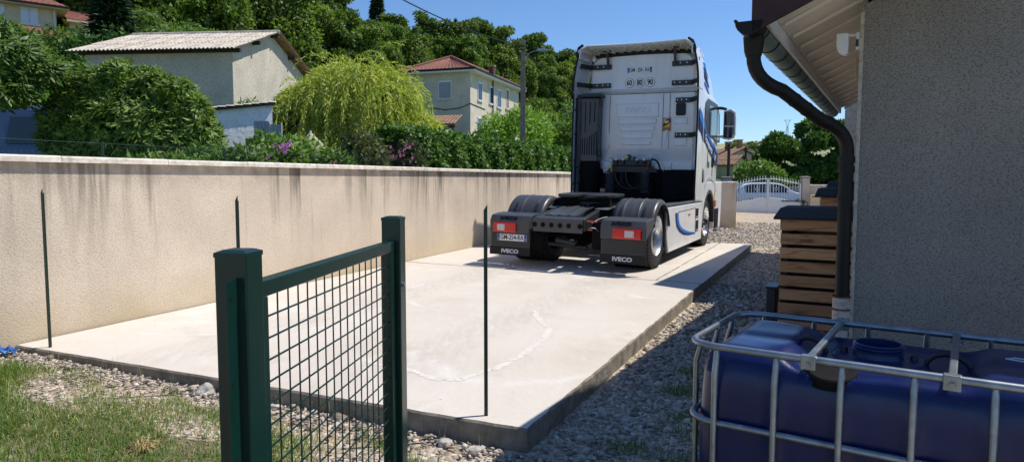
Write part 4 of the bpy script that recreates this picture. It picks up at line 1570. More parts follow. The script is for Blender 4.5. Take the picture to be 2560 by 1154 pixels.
# sloping band between the panels
rows = [[(u, v, w) for u in (-2.3, -2.2, -1.8, -1.14, -.5, -.1, -.02)] for w, v in ((2.89, 2.995), (2.93, 2.93), (2.965, 2.965), (2.99, 3.0))]
MB().thick(rows, (0, .03, 0)).build('roof_gutter', 'white_paint', rf, smooth=30)
# brackets white at the foot of the panel
for u in (-1.76, -.59):
    m = MB()
    m.prism([(u - .075, 2.95, 1.60), (u + .075, 2.95, 1.60), (u + .075, 2.95, 1.45), (u + .06, 2.95, 1.38), (u - .06, 2.95, 1.38), (u - .075, 2.95, 1.45)], (0, .02, 0))
    b_ = m.build('bracket', 'white_paint', pn, bev=.004)
    for s in (-.03, .03):
        MB().tube([(u + s, 2.945, 1.40), (u + s, 2.935, 1.40)], .014, 8).build('bolt', 'chassis', b_)
        MB().box((u + s - .003, 2.946, 1.43), (u + s + .003, 2.9505, 1.52)).build('slot', 'chassis', b_)
# black vent, blind-spot sticker, speed discs, upper plate
m = MB(); m.prism([(u, 2.958, w) for u, w in ((-.46, 2.48), (-.44, 2.455), (-.30, 2.455), (-.28, 2.48), (-.28, 2.66), (-.30, 2.69), (-.44, 2.69), (-.46, 2.66))], (0, -.02, 0))
vt = m.build('air_vent', 'black_plastic', pn)
for i in range(6):
    MB().box((-.445, 2.932, 2.475 + i * .034), (-.295, 2.940, 2.487 + i * .034)).build('louvre', 'engine_black', vt)
st = MB().box((-.695, 2.9445, 2.18), (-.545, 2.9485, 2.42)).build('blind_spot_sticker', 'sticker_red', pn)
MB().box((-.683, 2.9425, 2.192), (-.557, 2.9455, 2.392)).build('yellow_field', 'sticker_yellow', st)
MB().prism([(-.683, 2.9424, 2.255), (-.60, 2.9424, 2.30), (-.557, 2.9424, 2.335), (-.557, 2.9424, 2.40), (-.62, 2.9424, 2.40), (-.64, 2.9424, 2.345), (-.683, 2.9424, 2.315)], (0, -.001, 0)).build('black_cone', 'letter_black', st)
MB().prism([(-.652, 2.9412, 2.325), (-.645, 2.9412, 2.352), (-.59, 2.9412, 2.372), (-.578, 2.9412, 2.352), (-.60, 2.9412, 2.33), (-.64, 2.9412, 2.312)], (0, -.001, 0)).build('white_vehicle', 'letter_white', st)
text('lettering', 'ANGLES', .036, 'letter_black', st, (-.62, 2.942, 2.232), BACK, .0006, .001)
text('lettering', 'MORTS', .036, 'letter_black', st, (-.62, 2.942, 2.206), BACK, .0006, .001)
text('lettering', 'ATTENTION', .022, 'letter_white', st, (-.62, 2.944, 2.404), BACK, .0006, .0005)
PV = 2.972
number_plate(rf, -1.175, PV, 3.32, .47, .098, 'GM - 254 - RA', .62)
for u, s in ((-1.365, '60'), (-1.165, '80'), (-.965, '90')):
    d_ = MB().lathe([(0, 0), (.088, 0), (.088, .004), (0, .004)], 32, (u, PV - .004, 3.085), 'Y').build('speed_disc', 'letter_black', rf)
    MB().lathe([(0, 0), (.083, 0), (.083, .002), (0, .002)], 32, (u, PV - .0065, 3.085), 'Y').build('disc_face', 'plate_white', d_)
    text('lettering', s, .135, 'letter_black', d_, (u, PV - .008, 3.083), BACK, .0008, .004, 0, .78)
# side fairings with rubber edges
def fairing(side):
    f = (lambda u: u) if side > 0 else mir
    s = side
    # lower
    rows = []
    for w in [.93 + i * (2.88 - .93) / 12 for i in range(13)]:
        k = .02 * math.sin(PI * (w - .93) / 1.95)
        v0 = 2.50 + (.10 if w < 1.0 else 0)
        rows.append([(f(.035 + k * 0), v0, w), (f(.045 + k * .3), 2.66, w), (f(.045 + k * .3), 2.9, w), (f(.03), 3.10, w)])
    a = MB().thick(rows, (-s * .03, 0, 0)).build('side_fairing', 'white_paint', lo, smooth=40)
    MB().tube([(f(.02), 2.495, .94), (f(.025), 2.49, 1.6), (f(.025), 2.49, 2.4), (f(.02), 2.49, 2.87)], .017, 8).build('edge_rubber', 'black_rubber', a, smooth=60)
    rows = []
    for i in range(9):
        t = i / 8
        w = 2.90 + .70 * t
        inn = .10 * t ** 2.2
        v0 = 2.47 + .0 * t
        rows.append([(f(.035 - inn), v0, w), (f(.042 - inn), 2.62, w), (f(.04 - inn), 2.85, w + .02 * t), (f(.0 - inn * 1.0), 3.12, w + .03 * t)])
    b = MB().thick(rows, (-s * .028, 0, 0)).build('roof_side_fairing', 'white_paint', lo, smooth=40)
    MB().tube([(f(.02 - .10 * (i / 8) ** 2.2), 2.462, 2.90 + .70 * i / 8) for i in range(9)], .019, 8).build('edge_rubber', 'black_rubber', b, smooth=60)
    for w, vis in ((1.15, 1), (1.6, 1), (2.1, 1), (2.55, 1)):
        MB().box((f(-.0), 2.52, w), (f(.012), 2.56, w + .03)).build('clip', 'black_plastic', a)
    return a, b
fR, fR2 = fairing(1)
fL, fL2 = fairing(-1)
# roof spoiler with ribbed underside
def spo(u): 
    k = (u - UC) / 1.07
    return 2.40 + .30 * (1 - k * k), 3.735 + .035 * (1 - k * k) - .10 * max(0, abs(k) - .86) / .14
rows = []
us_ = [UC - 1.07 + 2.14 * i / 28 for i in range(29)]
for t in (0, .25, .5, .75, 1):
    rows.append([(u, spo(u)[0] + (3.35 - spo(u)[0]) * t, spo(u)[1] + .02 * math.sin(PI * t) - .05 * t * t) for u in us_])
sp_ = MB().thick(rows, (0, 0, -.022)).build('roof_spoiler', 'white_paint', lo, smooth=40)
# lip along the rear edge
m = MB(); m.tube([(u, spo(u)[0] + .0, spo(u)[1] - .012) for u in us_], .018, 8); m.build('rear_lip', 'white_paint', sp_, smooth=60)
m = MB()
def under(u, t): 
    v, w = spo(u); return (u, v + (3.0 - v) * t, w - .045 - .05 * t)
for i in range(0, 26, 2):
    a, b = us_[i + 1], us_[min(28, i + 3)]
    m.bar(under(a, .05), under(b, .95), .012, .05); m.bar(under(b, .05), under(a, .95), .012, .05)
m.build('underside_rib', 'cream_plastic', sp_)
m = MB(); m.thick([[under(u, .03) for u in us_], [under(u, 1.0) for u in us_]], (0, 0, .01)); m.build('underside', 'cream_plastic', sp_, smooth=40)
m = MB(); m.thick([[(u, 2.965, spo(u)[1] - .17) for u in us_[2:27]], [(u, 2.965, spo(u)[1] - .095) for u in us_[2:27]]], (0, .02, 0)); m.build('seal', 'black_rubber', sp_)
for s in (-1, 1):
    pts = [(UC + s * 1.09, 2.44, 3.52), (UC + s * 1.085, 2.42, 3.60), (UC + s * 1.05, 2.41, 3.69), (UC + s * .97, 2.425, 3.745)]
    MB().tube(pts, .026, 8).build('corner_trim', 'black_rubber', sp_, smooth=60)
    # cheeks closing the spoiler ends
    rows = [[(UC + s * (1.07 - .02), v, w) for v in (2.44, 2.7, 3.0)] for w in (3.50, 3.60)] + [[(UC + s * (1.04 - .02), v, 3.68) for v in (2.44, 2.7, 3.0)]]
    MB().thick(rows, (-s * .02, 0, 0)).build('cheek', 'white_paint', sp_)
# black fairing brackets
for s in (-1, 1):
    f = (lambda u: u) if s > 0 else mir
    for w, ui, par in ((3.40, -.56, rf), (3.05, -.555, rf), (2.735, -.47, pn), (2.10, -.465, pn)):
        if s < 0 and w < 3: continue
        m = MB()
        v1 = 2.935 if w > 3 else 2.925
        m.box((f(ui), v1, w - .045), (f(-.19), v1 + .025, w + .045))
        m.prism([(f(-.19), v1, w - .045), (f(-.19), v1, w + .045), (f(-.0), 2.60, w + .045), (f(-.0), 2.60, w - .045)], (0, .02, 0))
        b_ = m.build('fairing_bracket', 'black_plastic', par, bev=.004)
        for q in (.15, .45, .8):
            uu = f(ui + (-.22 - ui) * q)
            MB().tube([(uu, v1 + .002, w + .008), (uu, v1 - .008, w + .008)], .011, 8).build('bolt', 'silver', b_)
    uu = f(-.50)
    m = MB(); m.bar((uu, 2.925, 3.40), (uu, 2.86, 3.70), .05, .02, up=(0, 1, 0)); m.box((uu - .075, 2.80, 3.672), (uu + .075, 2.9, 3.692))
    m.build('spoiler_strut', 'black_plastic', rf, bev=.004)
# pale hose on the left inside
MB().tube([(-2.13, 2.93, 3.33), (-2.15, 2.93, 3.2), (-2.17, 2.92, 3.08), (-2.17, 2.92, 2.98), (-2.155, 2.9, 2.9)], .011, 6).build('drain_hose', 'cream_plastic', rf)

# air intake on the left
ai = MB()
ai.prism([(-2.21, 2.66, 2.80), (-1.86, 2.70, 2.80), (-1.87, 2.70, 1.60), (-2.21, 2.66, 1.60)], (0, .22, 0))
ai = ai.build('air_intake', 'guard_plastic', lo, bev=.02)
for i in range(7):
    u = -2.165 + i * .045
    top, bot = (2.05, 1.72)
    if i > 2: top = 2.05 + .03 * (i - 2)
    v = 2.658 + (u + 2.26) * .1 - .004
    MB().box((u - .007, v - .003, bot), (u + .007, v + .02, top)).build('slot', 'engine_black', ai)
for u, a, b in ((-2.12, 2.15, 2.72), (-2.03, 2.3, 2.72), (-1.94, 2.35, 2.72)):
    v = 2.658 + (u + 2.26) * .1 - .004
    MB().box((u - .007, v - .003, a), (u + .007, v + .02, b)).build('slot', 'engine_black', ai)
MB().box((-2.27, 2.63, 2.815), (-1.82, 2.93, 2.865)).build('hood', 'black_plastic', ai, bev=.01)
for w in (2.70, 1.76):
    MB().box((-1.865, 2.72, w - .05), (-1.82, 2.8, w + .05)).build('latch', 'black_plastic', ai, bev=.006)
m = MB(); m.lathe([(.0, .93), (.185, .93), (.195, 1.0), (.195, 1.12), (.205, 1.13), (.205, 1.16), (.195, 1.17), (.195, 1.38), (.21, 1.39), (.21, 1.42), (.195, 1.43), (.195, 1.57), (.17, 1.60), (0, 1.60)], 24, (-2.06, 2.85, 0))
m.build('air_filter', 'engine_black', ai, smooth=35)
MB().tube([(-2.285, 2.62, .98), (-2.285, 2.62, 2.80)], .028, 8).build('snorkel', 'black_rubber', ai, smooth=50)
for w in (1.2, 1.5):
    MB().tube([(-2.30, 2.56, w), (-2.16, 2.68, w - .03)], .012, 6).build('stay', 'black_rubber', ai)

# dark machinery between cab and chassis
m = MB(); m.box((-2.28, 2.99, .80), (.0, 3.2, 1.465)); m.box((-2.28, 3.16, .45), (0.0, 3.42, 1.5)); m.build('void_backing', 'engine_black', lo)  # near-black boxes added to fill the void below the cab
m = MB(); m.box((-.62, 2.78, .90), (-.06, 3.05, 1.46)); m.build('heat_shield', 'engine_black', lo, bev=.02)
m = MB(); m.box((-1.5, 2.72, .85), (-.80, 3.05, 1.22)); m.build('gearbox', 'engine_black', lo, bev=.05)
m = MB(); m.box((-1.60, 2.80, 1.53), (-.86, 2.87, 1.64)); m.prism([(-1.62, 2.84, 1.53), (-.84, 2.84, 1.53), (-.72, 2.84, 1.40), (-1.74, 2.84, 1.40)], (0, .05, 0))
hb = m.build('hose_bracket', 'black_plastic', lo, bev=.01)
for u in (-1.52, -1.385, -1.12, -.98):
    MB().tube([(u, 2.80, 1.595), (u, 2.745, 1.585)], [.034, .030], 12).build('coupling', 'black_plastic', hb, smooth=50)
    MB().tube([(u, 2.80, 1.635), (u, 2.76, 1.645)], .022, 10).build('coupling_cap', 'letter_white', hb, smooth=50)
MB().tube([(-1.27, 2.80, 1.69), (-1.27, 2.72, 1.69)], .05, 14).build('coupling', 'black_plastic', hb, smooth=50)
MB().tube([(-1.295, 2.715, 1.69), (-1.295, 2.705, 1.69)], .032, 14).build('coupling_cap', 'hose_yellow', hb)
MB().tube([(-1.16, 2.80, 1.67), (-1.16, 2.74, 1.67)], .03, 10).build('coupling', 'chassis', hb, smooth=50)
for u in (-1.615, -.875):
    m = MB(); m.tube([(u, 2.82, 1.62), (u, 2.82, 1.74)], .018, 8); m.tube([(u - .04, 2.80, 1.67), (u + .04, 2.80, 1.67)], .013, 6)
    m.build('valve', 'silver', hb, smooth=50)
m = MB(); m.tube(bez([(-1.61, 2.80, 1.60), (-1.62, 2.74, 1.52), (-1.58, 2.72, 1.44), (-1.59, 2.74, 1.40)], 8), .013, 6); m.build('air_hose', 'hose_yellow', hb, smooth=60)
m = MB(); m.tube(bez([(-.90, 2.80, 1.60), (-.88, 2.74, 1.52), (-.93, 2.72, 1.45), (-.94, 2.74, 1.41)], 8), .013, 6); m.build('air_hose', 'hose_red', hb, smooth=60)
MB().tube(bez([(-.86, 2.83, 1.64), (-.74, 2.78, 1.68), (-.68, 2.78, 1.55), (-.68, 2.82, 1.44)], 10), .018, 6).build('air_hose', 'black_rubber', hb, smooth=60)
def coil(u, r_, w0, w1, turns):
    pts = []
    n = turns * 14
    for i in range(n + 1):
        a = 2 * PI * i / 14
        pts.append((u + r_ * math.cos(a), 2.66 + r_ * .7 * math.sin(a), w0 + (w1 - w0) * i / n))
    return MB().tube(pts, .0085, 5)
coil(-1.60, .085, .98, 1.42, 11).build('coiled_hose', 'guard_plastic', hb, smooth=60)
coil(-.92, .085, 1.02, 1.40, 10).build('coiled_hose', 'guard_plastic', hb, smooth=60)
coil(-1.02, .08, 1.06, 1.40, 9).build('coiled_hose', 'black_rubber', hb, smooth=60)
for i, (a, b) in enumerate(((-1.5, -1.0), (-1.4, -.95), (-1.3, -.9), (-1.35, -1.6))):
    MB().tube(bez([(a, 2.70, 1.40), (a, 2.6, 1.05), (b, 2.6, 1.0), (b, 2.68, 1.25 + .05 * i)], 12), .011, 6).build('air_hose', 'black_rubber' if i % 2 else 'guard_plastic', hb, smooth=60)
MB().box((-1.80, 2.72, 1.02), (-1.70, 2.74, 1.09)).build('label_plate', 'chassis_plate', hb)

# right flank of the cab --------------------------------------------------------------------------
SD = .0285
def flank(poly, th, name, mt, par=None, bev=0.):
    return MB().prism([(SD, v, w) for v, w in poly], (th, 0, 0)).build(name, mt, par or cab, bev=bev)
win = flank([(3.22, 2.72), (3.40, 2.80), (4.45, 2.78), (4.72, 2.60), (4.86, 2.05), (4.50, 2.03), (3.36, 2.18), (3.12, 2.36)], .004, 'window_surround', 'black_plastic')
MB().prism([(SD + .0045, v, w) for v, w in ((3.58, 2.70), (4.36, 2.70), (4.44, 2.10), (3.60, 2.12))], (.002, 0, 0)).build('pane', 'blue_glass', win)
MB().prism([(SD + .0045, v, w) for v, w in ((4.44, 2.69), (4.60, 2.55), (4.74, 2.10), (4.50, 2.09))], (.002, 0, 0)).build('pane', 'blue_glass', win)
fl_ = [(3.10, 2.26), (3.5, 2.10), (4.0, 1.95), (4.4, 1.86), (4.68, 1.81)]
fb_ = [(3.10, 2.05), (3.5, 1.88), (4.0, 1.72), (4.4, 1.60), (4.68, 1.54)]
ft_ = [(3.10, 2.36), (3.5, 2.18), (4.0, 2.02), (4.4, 1.92), (4.68, 1.86)]
for a, b, mt in ((fl_, fb_, 'stripe_navy'), (ft_, fl_, 'stripe_blue')):
    MB().thick([[(SD + .001, v, w) for v, w in a], [(SD + .001, v, w) for v, w in b]], (.002, 0, 0)).build('stripe', mt, cab)
# the same livery on the side fairing
for a, b, mt in (((2.21, 2.40), (1.98, 2.20), 'stripe_navy'), ((2.38, 2.57), (2.21, 2.40), 'stripe_blue')):
    MB().thick([[(.0535, 2.54, a[1]), (.0545, 2.8, (a[0] + a[1]) / 2 - .02), (.0525, 2.92, a[0] - .01)], [(.0535, 2.54, b[1]), (.0545, 2.8, (b[0] + b[1]) / 2 - .02), (.0525, 2.92, b[0] - .01)]], (.002, 0, 0)).build('stripe', mt, fR)
text('lettering', 'Transports', .17, 'letter_white', cab, (SD + .004, 3.62, 1.965), (PI / 2, R(18), PI / 2), .001, .003, .3, 1.1)
text('lettering', 'Pail', .17, 'letter_white', cab, (SD + .004, 4.30, 1.75), (PI / 2, R(14), PI / 2), .001, .003, .3, 1.1)
# roof livery chevrons
for i, (v0, w0) in enumerate(((3.18, 3.44), (3.30, 3.28), (3.42, 3.12))):
    u_ = UC + 1.045
    MB().prism([(u_ + .035, v0, w0), (u_ + .040, v0 + .55, w0 - .22), (u_ + .040, v0 + .62, w0 - .22), (u_ + .035, v0 + .22, w0 + .01)], (.004, 0, 0)).build('stripe', 'stripe_navy' if i % 2 else 'stripe_blue', rf)
flank([(3.60, 1.93), (3.64, 1.64), (3.80, 1.62), (3.80, 1.52), (3.56, 1.53)], .002, 'panel_gap', 'chassis')
hd = flank([(4.02, 1.70), (4.20, 1.72), (4.22, 1.56), (4.10, 1.52), (4.02, 1.58)], .012, 'door_handle', 'engine_black', bev=.004)
# arch, step, bumper
arc = [(3.90 + .60 * math.cos(R(a)), RW + .62 * math.sin(R(a))) for a in range(188, -9, -8)]
arc2 = [(3.90 + .54 * math.cos(R(a)), RW + .56 * math.sin(R(a))) for a in range(188, -9, -8)]
for s, f in ((1, lambda u: u), (-1, mir)):
    MB().thick([[(f(.045), v, w) for v, w in arc], [(f(.04), v, w) for v, w in arc2]], (-s * .4, 0, 0)).build('wheel_arch', 'black_plastic', lo, smooth=40)
    ar3 = [(3.90 + .60 * math.cos(R(a)), RW + .62 * math.sin(R(a))) for a in range(180, 89, -9)]
    MB().prism([(f(.035), v, w) for v, w in [(2.62, 1.22), (2.60, .90)] + [(3.2, .90)] + ar3 + [(3.9, 1.24)]], (-s * .03, 0, 0)).build('lower_panel', 'white_paint', lo, bev=.004)
    ar4 = [(3.90 + .60 * math.cos(R(a)), RW + .62 * math.sin(R(a))) for a in range(90, 9, -9)]
    MB().prism([(f(.032), v, w) for v, w in ar4 + [(4.52, .32), (5.28, .28), (5.36, .8), (5.30, 1.24), (3.9, 1.24)]], (-s * .6, 0, 0)).build('bumper', 'white_paint', lo, bev=.01)
    MB().prism([(f(.036), v, w) for v, w in [(3.28, 1.02), (3.33, 1.18), (3.6, 1.34), (4.1, 1.36), (4.5, 1.24), (4.7, 1.06), (4.62, 1.06), (4.42, 1.20), (4.05, 1.30), (3.62, 1.28), (3.40, 1.14)]], (-s * .01, 0, 0)).build('arch_trim', 'frame_grey', lo)
    MB().box((f(.02), 4.55, .30), (f(.05), 4.95, .70)).build('step', 'engine_black', lo, bev=.01)
    MB().box((f(.03), 4.50, .24), (f(.10), 5.0, .29)).build('step', 'chassis_plate', lo, bev=.005)
MB().box((.03, 4.46, .74), (.06, 4.60, .88)).build('indicator', 'orange_lens', lo, bev=.008)
MB().prism([(.034, 4.44, .90), (.034, 4.52, .90), (.034, 4.60, 1.10), (.034, 4.52, 1.12)], (.006, 0, 0)).build('sticker', 'sticker_yellow', lo)
# mirror
def mirror(side):
    f = (lambda u: u) if side > 0 else mir
    m = MB()
    m.loft([[(f(u), 4.40 + dv, w) for u, w in ((.16, 2.66), (.30, 2.70), (.385, 2.64), (.40, 2.5), (.40, 2.22), (.37, 2.12), (.28, 2.08), (.16, 2.10))] for dv in (0, .12)])
    hs = m.build('mirror', 'white_paint', lo, bev=.02)
    MB().prism([(f(u), 4.396, w) for u, w in ((.175, 2.63), (.29, 2.65), (.36, 2.60), (.375, 2.36), (.175, 2.37))], (0, .003, 0)).build('mirror_glass', 'mirror_glass', hs)
    MB().prism([(f(u), 4.396, w) for u, w in ((.175, 2.34), (.375, 2.335), (.375, 2.22), (.34, 2.13), (.27, 2.11), (.175, 2.13))], (0, .003, 0)).build('mirror_glass', 'mirror_glass', hs)
    for w in (2.68, 2.12):
        MB().tube(bez([(f(.0), 4.5, w + .03), (f(.08), 4.5, w + .06), (f(.2), 4.47, w + .01)], 6), .03, 8).build('arm', 'white_paint' if w < 2.5 else 'black_plastic', hs, smooth=50)
mirror(1); mirror(-1)
# windscreen
MB().prism([(UC - .95, 5.03, 2.72), (UC + .95, 5.03, 2.72), (UC + 1.0, 5.25, 1.75), (UC - 1.0, 5.25, 1.75)], (0, .02, .004)).build('windscreen', 'dark_glass', cab)

# ---------------------------------------------------------------- white drive gate and what stands at the road
GY = 33.0
wgt = thing('drive_gate', 'white two-leaf drive gate with arched top and spear finials', 'gate', (10.80, GY, -.27))
GWd = 3.2
def top_h(t): return 1.50 + .26 * math.sin(PI * min(1, max(0, t))) ** 1.3       # t 0..1 across both leaves
def pan_h(t): return .58 + .24 * math.sin(PI * t) ** 1.3
for k in (0, 1):
    x0, x1 = k * GWd / 2 + .015, (k + 1) * GWd / 2 - .015
    n = 14
    tt = [x0 + (x1 - x0) * i / n for i in range(n + 1)]
    m = MB(); m.prism([(x0, 0, .06)] + [(x1, 0, .06)] + [(x, 0, pan_h(x / GWd)) for x in reversed(tt)], (0, .02, 0))
    pnl = m.build('solid_panel', 'gate_white', wgt)
    m = MB(); m.tube([(x, .01, pan_h(x / GWd) + .01) for x in tt], .022, 6); m.build('mid_rail', 'gate_white', wgt, smooth=60)
    m = MB(); m.tube([(x, .01, top_h(x / GWd)) for x in tt], .022, 6); m.build('top_rail', 'gate_white', wgt, smooth=60)
    for x in (x0 + .02, x1 - .02):
        MB().box((x - .03, -.02, .0), (x + .03, .04, top_h(x / GWd) + .02)).build('stile', 'gate_white', wgt)
    MB().box((x0, -.018, .02), (x1, .038, .08)).build('bottom_rail', 'gate_white', wgt)
    nb = 11
    for i in range(nb):
        x = x0 + .05 + (x1 - x0 - .1) * (i + .5) / nb
        b_ = MB().tube([(x, .01, pan_h(x / GWd)), (x, .01, top_h(x / GWd) + .06)], .011, 6).build('bar', 'gate_white', wgt)
        m = MB(); zt = top_h(x / GWd) + .05
        m.lathe([(.004, 0), (.024, .03), (.004, .12)], 6, (x, .01, zt)); m.build('finial', 'gate_white', b_)
        if i in (2, 7):
            zc = (pan_h(x / GWd) + top_h(x / GWd)) / 2
            m = MB(); m.tube([(x, .01, zc - .11), (x + .09, .01, zc), (x, .01, zc + .11), (x - .09, .01, zc)], .009, 5, closed=True); m.build('diamond', 'gate_white', b_)
def pillar(label, x, y, w, z0, z1, matn='beige_render'):
    t = thing('gate_pillar', label, 'pillar', (x, y, z0))
    MB().box((-w / 2, -w / 2, -.2), (w / 2, w / 2, z1 - z0)).build('shaft', matn, t, bev=.01)
    m = MB(); h = z1 - z0
    m.loft([[(-w / 2 - .04, -w / 2 - .04, h), (w / 2 + .04, -w / 2 - .04, h), (w / 2 + .04, w / 2 + .04, h), (-w / 2 - .04, w / 2 + .04, h)],
            [(-w / 2 - .04, -w / 2 - .04, h + .05), (w / 2 + .04, -w / 2 - .04, h + .05), (w / 2 + .04, w / 2 + .04, h + .05), (-w / 2 - .04, w / 2 + .04, h + .05)],
            [(-w / 2 + .08, -w / 2 + .08, h + .09), (w / 2 - .08, -w / 2 + .08, h + .09), (w / 2 - .08, w / 2 - .08, h + .09), (-w / 2 + .08, w / 2 - .08, h + .09)]])
    m.build('cap', 'concrete_edge', t)
    return t
pillar('beige gate pillar with dark cap right of the white gate', 14.22, GY + .1, .34, -.3, 1.52)
pillar('grey stone pillar with dark cap beyond the return wall, left of the white gate', 14.6, 46.5, .55, -.4, 1.55, 'grey_render')
wall_thing('road_wall', 'beige low wall right of the gate pillar', (14.42, GY + .05), (19.5, GY - .6), -.4, 1.2, .2, 'beige_render', cap_len=.6)
wall_thing('road_wall', 'grey concrete wall behind the parked white car', (8, 46.6), (26, 46.9), -.5, .95, .22, 'grey_render', cap_len=1.5, cap_mat='grey_render')
lb = thing('letterbox', 'pale yellow letterbox fixed beside the gate pillar', 'letterbox', (14.30, GY - .32, 0))
MB().box((-.02, -.13, .42), (.42, .02, .72)).build('body', 'mail_yellow', lb, bev=.02)
MB().box((.05, -.134, .62), (.35, -.128, .66)).build('slot', 'engine_black', lb)
MB().box((.0, -.09, -.3), (.4, .0, .419)).build('stand', 'beige_render', lb)
ga = thing('gate_opener', 'black gate opener arm fixed to the gate pillar', 'gate opener', (14.0, GY - .12, 0))
m = MB(); m.box((-.0, -.06, .30), (.16, .03, .46)); m.build('motor', 'black_plastic', ga, bev=.02)
m = MB(); m.bar((.0, -.02, .40), (-.95, .05, .41), .03, .05); m.build('arm', 'black_plastic', ga)
m = MB(); m.tube(bez([(.15, 0, .35), (.3, -.02, .45), (.32, 0, .2), (.24, 0, -.1)], 8), .012, 5); m.build('cable', 'cable', ga)
MB().box((.05, -.02, -.27), (.11, .03, .31)).build('post', 'black_plastic', ga)

# car parked on the road
def car(label, loc, rz, L, H, Wd, paint, name='parked_car'):
    t = thing(name, label, 'car', loc, rz)
    # side outline, nose towards +x
    low = [(-.5, .30), (-.5, .55), (-.485, .72), (-.455, .98)]
    def side(x):
        """roof / bonnet height as share of H"""
        pts = [(-.5, .58), (-.47, .78), (-.40, .95), (-.30, .99), (-.12, 1.0), (.02, .985), (.10, .93), (.235, .66), (.30, .63), (.42, .57), (.48, .50), (.5, .40)]
        for (a, b), (c, d) in zip(pts, pts[1:]):
            if a <= x <= c: return b + (d - b) * (x - a) / (c - a)
        return pts[-1][1]
    belt = .62
    rings = []
    xs_ = [-.5, -.485, -.46, -.42, -.36, -.3, -.2, -.1, 0, .08, .14, .2, .25, .32, .40, .45, .48, .5]
    for x in xs_:
        h = side(x) * H
        b = min(h - .02, belt * H)
        hw = Wd / 2 * (1 - .9 * max(0, abs(x) - .42) ** 1.4)
        tw = hw - (.0 if h <= b + .03 else .16 * (h - b) / (.38 * H))
        r_ = .04
        ring = []
        for s in (1, -1):
            seq = [(hw - .05, .20), (hw, .32), (hw + .01, b * .72), (hw - .01, b), (tw, h - r_), (tw - .08, h)]
            if s < 0: seq = list(reversed(seq))
            ring += [(x * L, s * a, z) for a, z in seq]
        rings.append(ring)
    body = MB().loft(rings).build('body', paint, t, smooth=35)
    def strip(x0, x1, z0f, top_in=.03, n=8):
        rows = [[], []]
        for i in range(n + 1):
            x = x0 + (x1 - x0) * i / n
            h = side(x) * H; b = belt * H
            hw = Wd / 2
            zt = h - .09
            f = lambda z: hw - .01 - .16 * max(0, z - b) / (.38 * H) + .008
            rows[0].append((x * L, -f(b + .03), b + .03)); rows[1].append((x * L, -f(max(zt, b + .04)), max(zt, b + .04)))
        return rows
    for sgn in (1, -1):
        for x0, x1 in ((-.40, -.24), (-.225, -.04), (-.025, .17)):
            rows = [[(x, y * sgn, z) for x, y, z in r_] for r_ in strip(x0, x1, 0)]
            MB().thick(rows, (0, .004 * sgn, 0)).build('window', 'dark_glass', body)
    for x, z0, z1 in ((.105, .925, .655),):
        m = MB(); yw = Wd / 2 - .22
        m.thick([[(.112 * L, -yw, .915 * H), (.112 * L, yw, .915 * H)], [(.232 * L, -yw - .1, .675 * H), (.232 * L, yw + .1, .675 * H)]], (.01, 0, .012)); m.build('windscreen', 'blue_glass', body)
    m = MB(); yw = Wd / 2 - .25
    m.thick([[(-.478 * L, -yw - .06, .75 * H), (-.478 * L, yw + .06, .75 * H)], [(-.428 * L, -yw, .92 * H), (-.428 * L, yw, .92 * H)]], (-.012, 0, .008)); m.build('rear_window', 'dark_glass', body)
    for s in (-1, 1):
        MB().box((-.497 * L, s * (Wd / 2 - .05), .56 * H), (-.44 * L, s * (Wd / 2 - .24), .64 * H)).build('tail_lamp', 'red_lens', body, bev=.02)
        MB().box((.44 * L, s * (Wd / 2 - .02), .46 * H), (.485 * L, s * (Wd / 2 - .3), .53 * H)).build('headlight', 'white_lens', body, bev=.02)
        MB().box((.13 * L, s * (Wd / 2), .64 * H), (.165 * L, s * (Wd / 2 + .17), .72 * H)).build('door_mirror', paint, body, bev=.03)
        for x in (-.13, .04):
            MB().box((x * L, s * (Wd / 2 - .0), .54 * H), (x * L + .16, s * (Wd / 2 + .018), .56 * H)).build('door_handle', paint, body)
        for x in (-.31, .31):
            m = MB().lathe(tyre_prof(.33, .22), 28, (x * L, s * (Wd / 2 - .10), .33), 'Y'); w_ = m.build('wheel', 'tyre', t, smooth=40)
            MB().lathe([(.21, 0), (.2, s * .02), (.06, s * .03), (0, s * .03)], 20, (x * L, s * (Wd / 2 + .0), .33), 'Y').build('rim', 'silver', w_, smooth=30)
            MB().lathe([(.385, 0), (.36, s * .006), (0, s * .006)], 28, (x * L, s * (Wd / 2 + .004), .35), 'Y').build('wheel_arch', 'black_plastic', t)
    return t
car('white family car parked on the road behind the white gate', (15.45, 40.4, -.35), R(-8), 4.35, 1.62, 1.8, 'car_white')

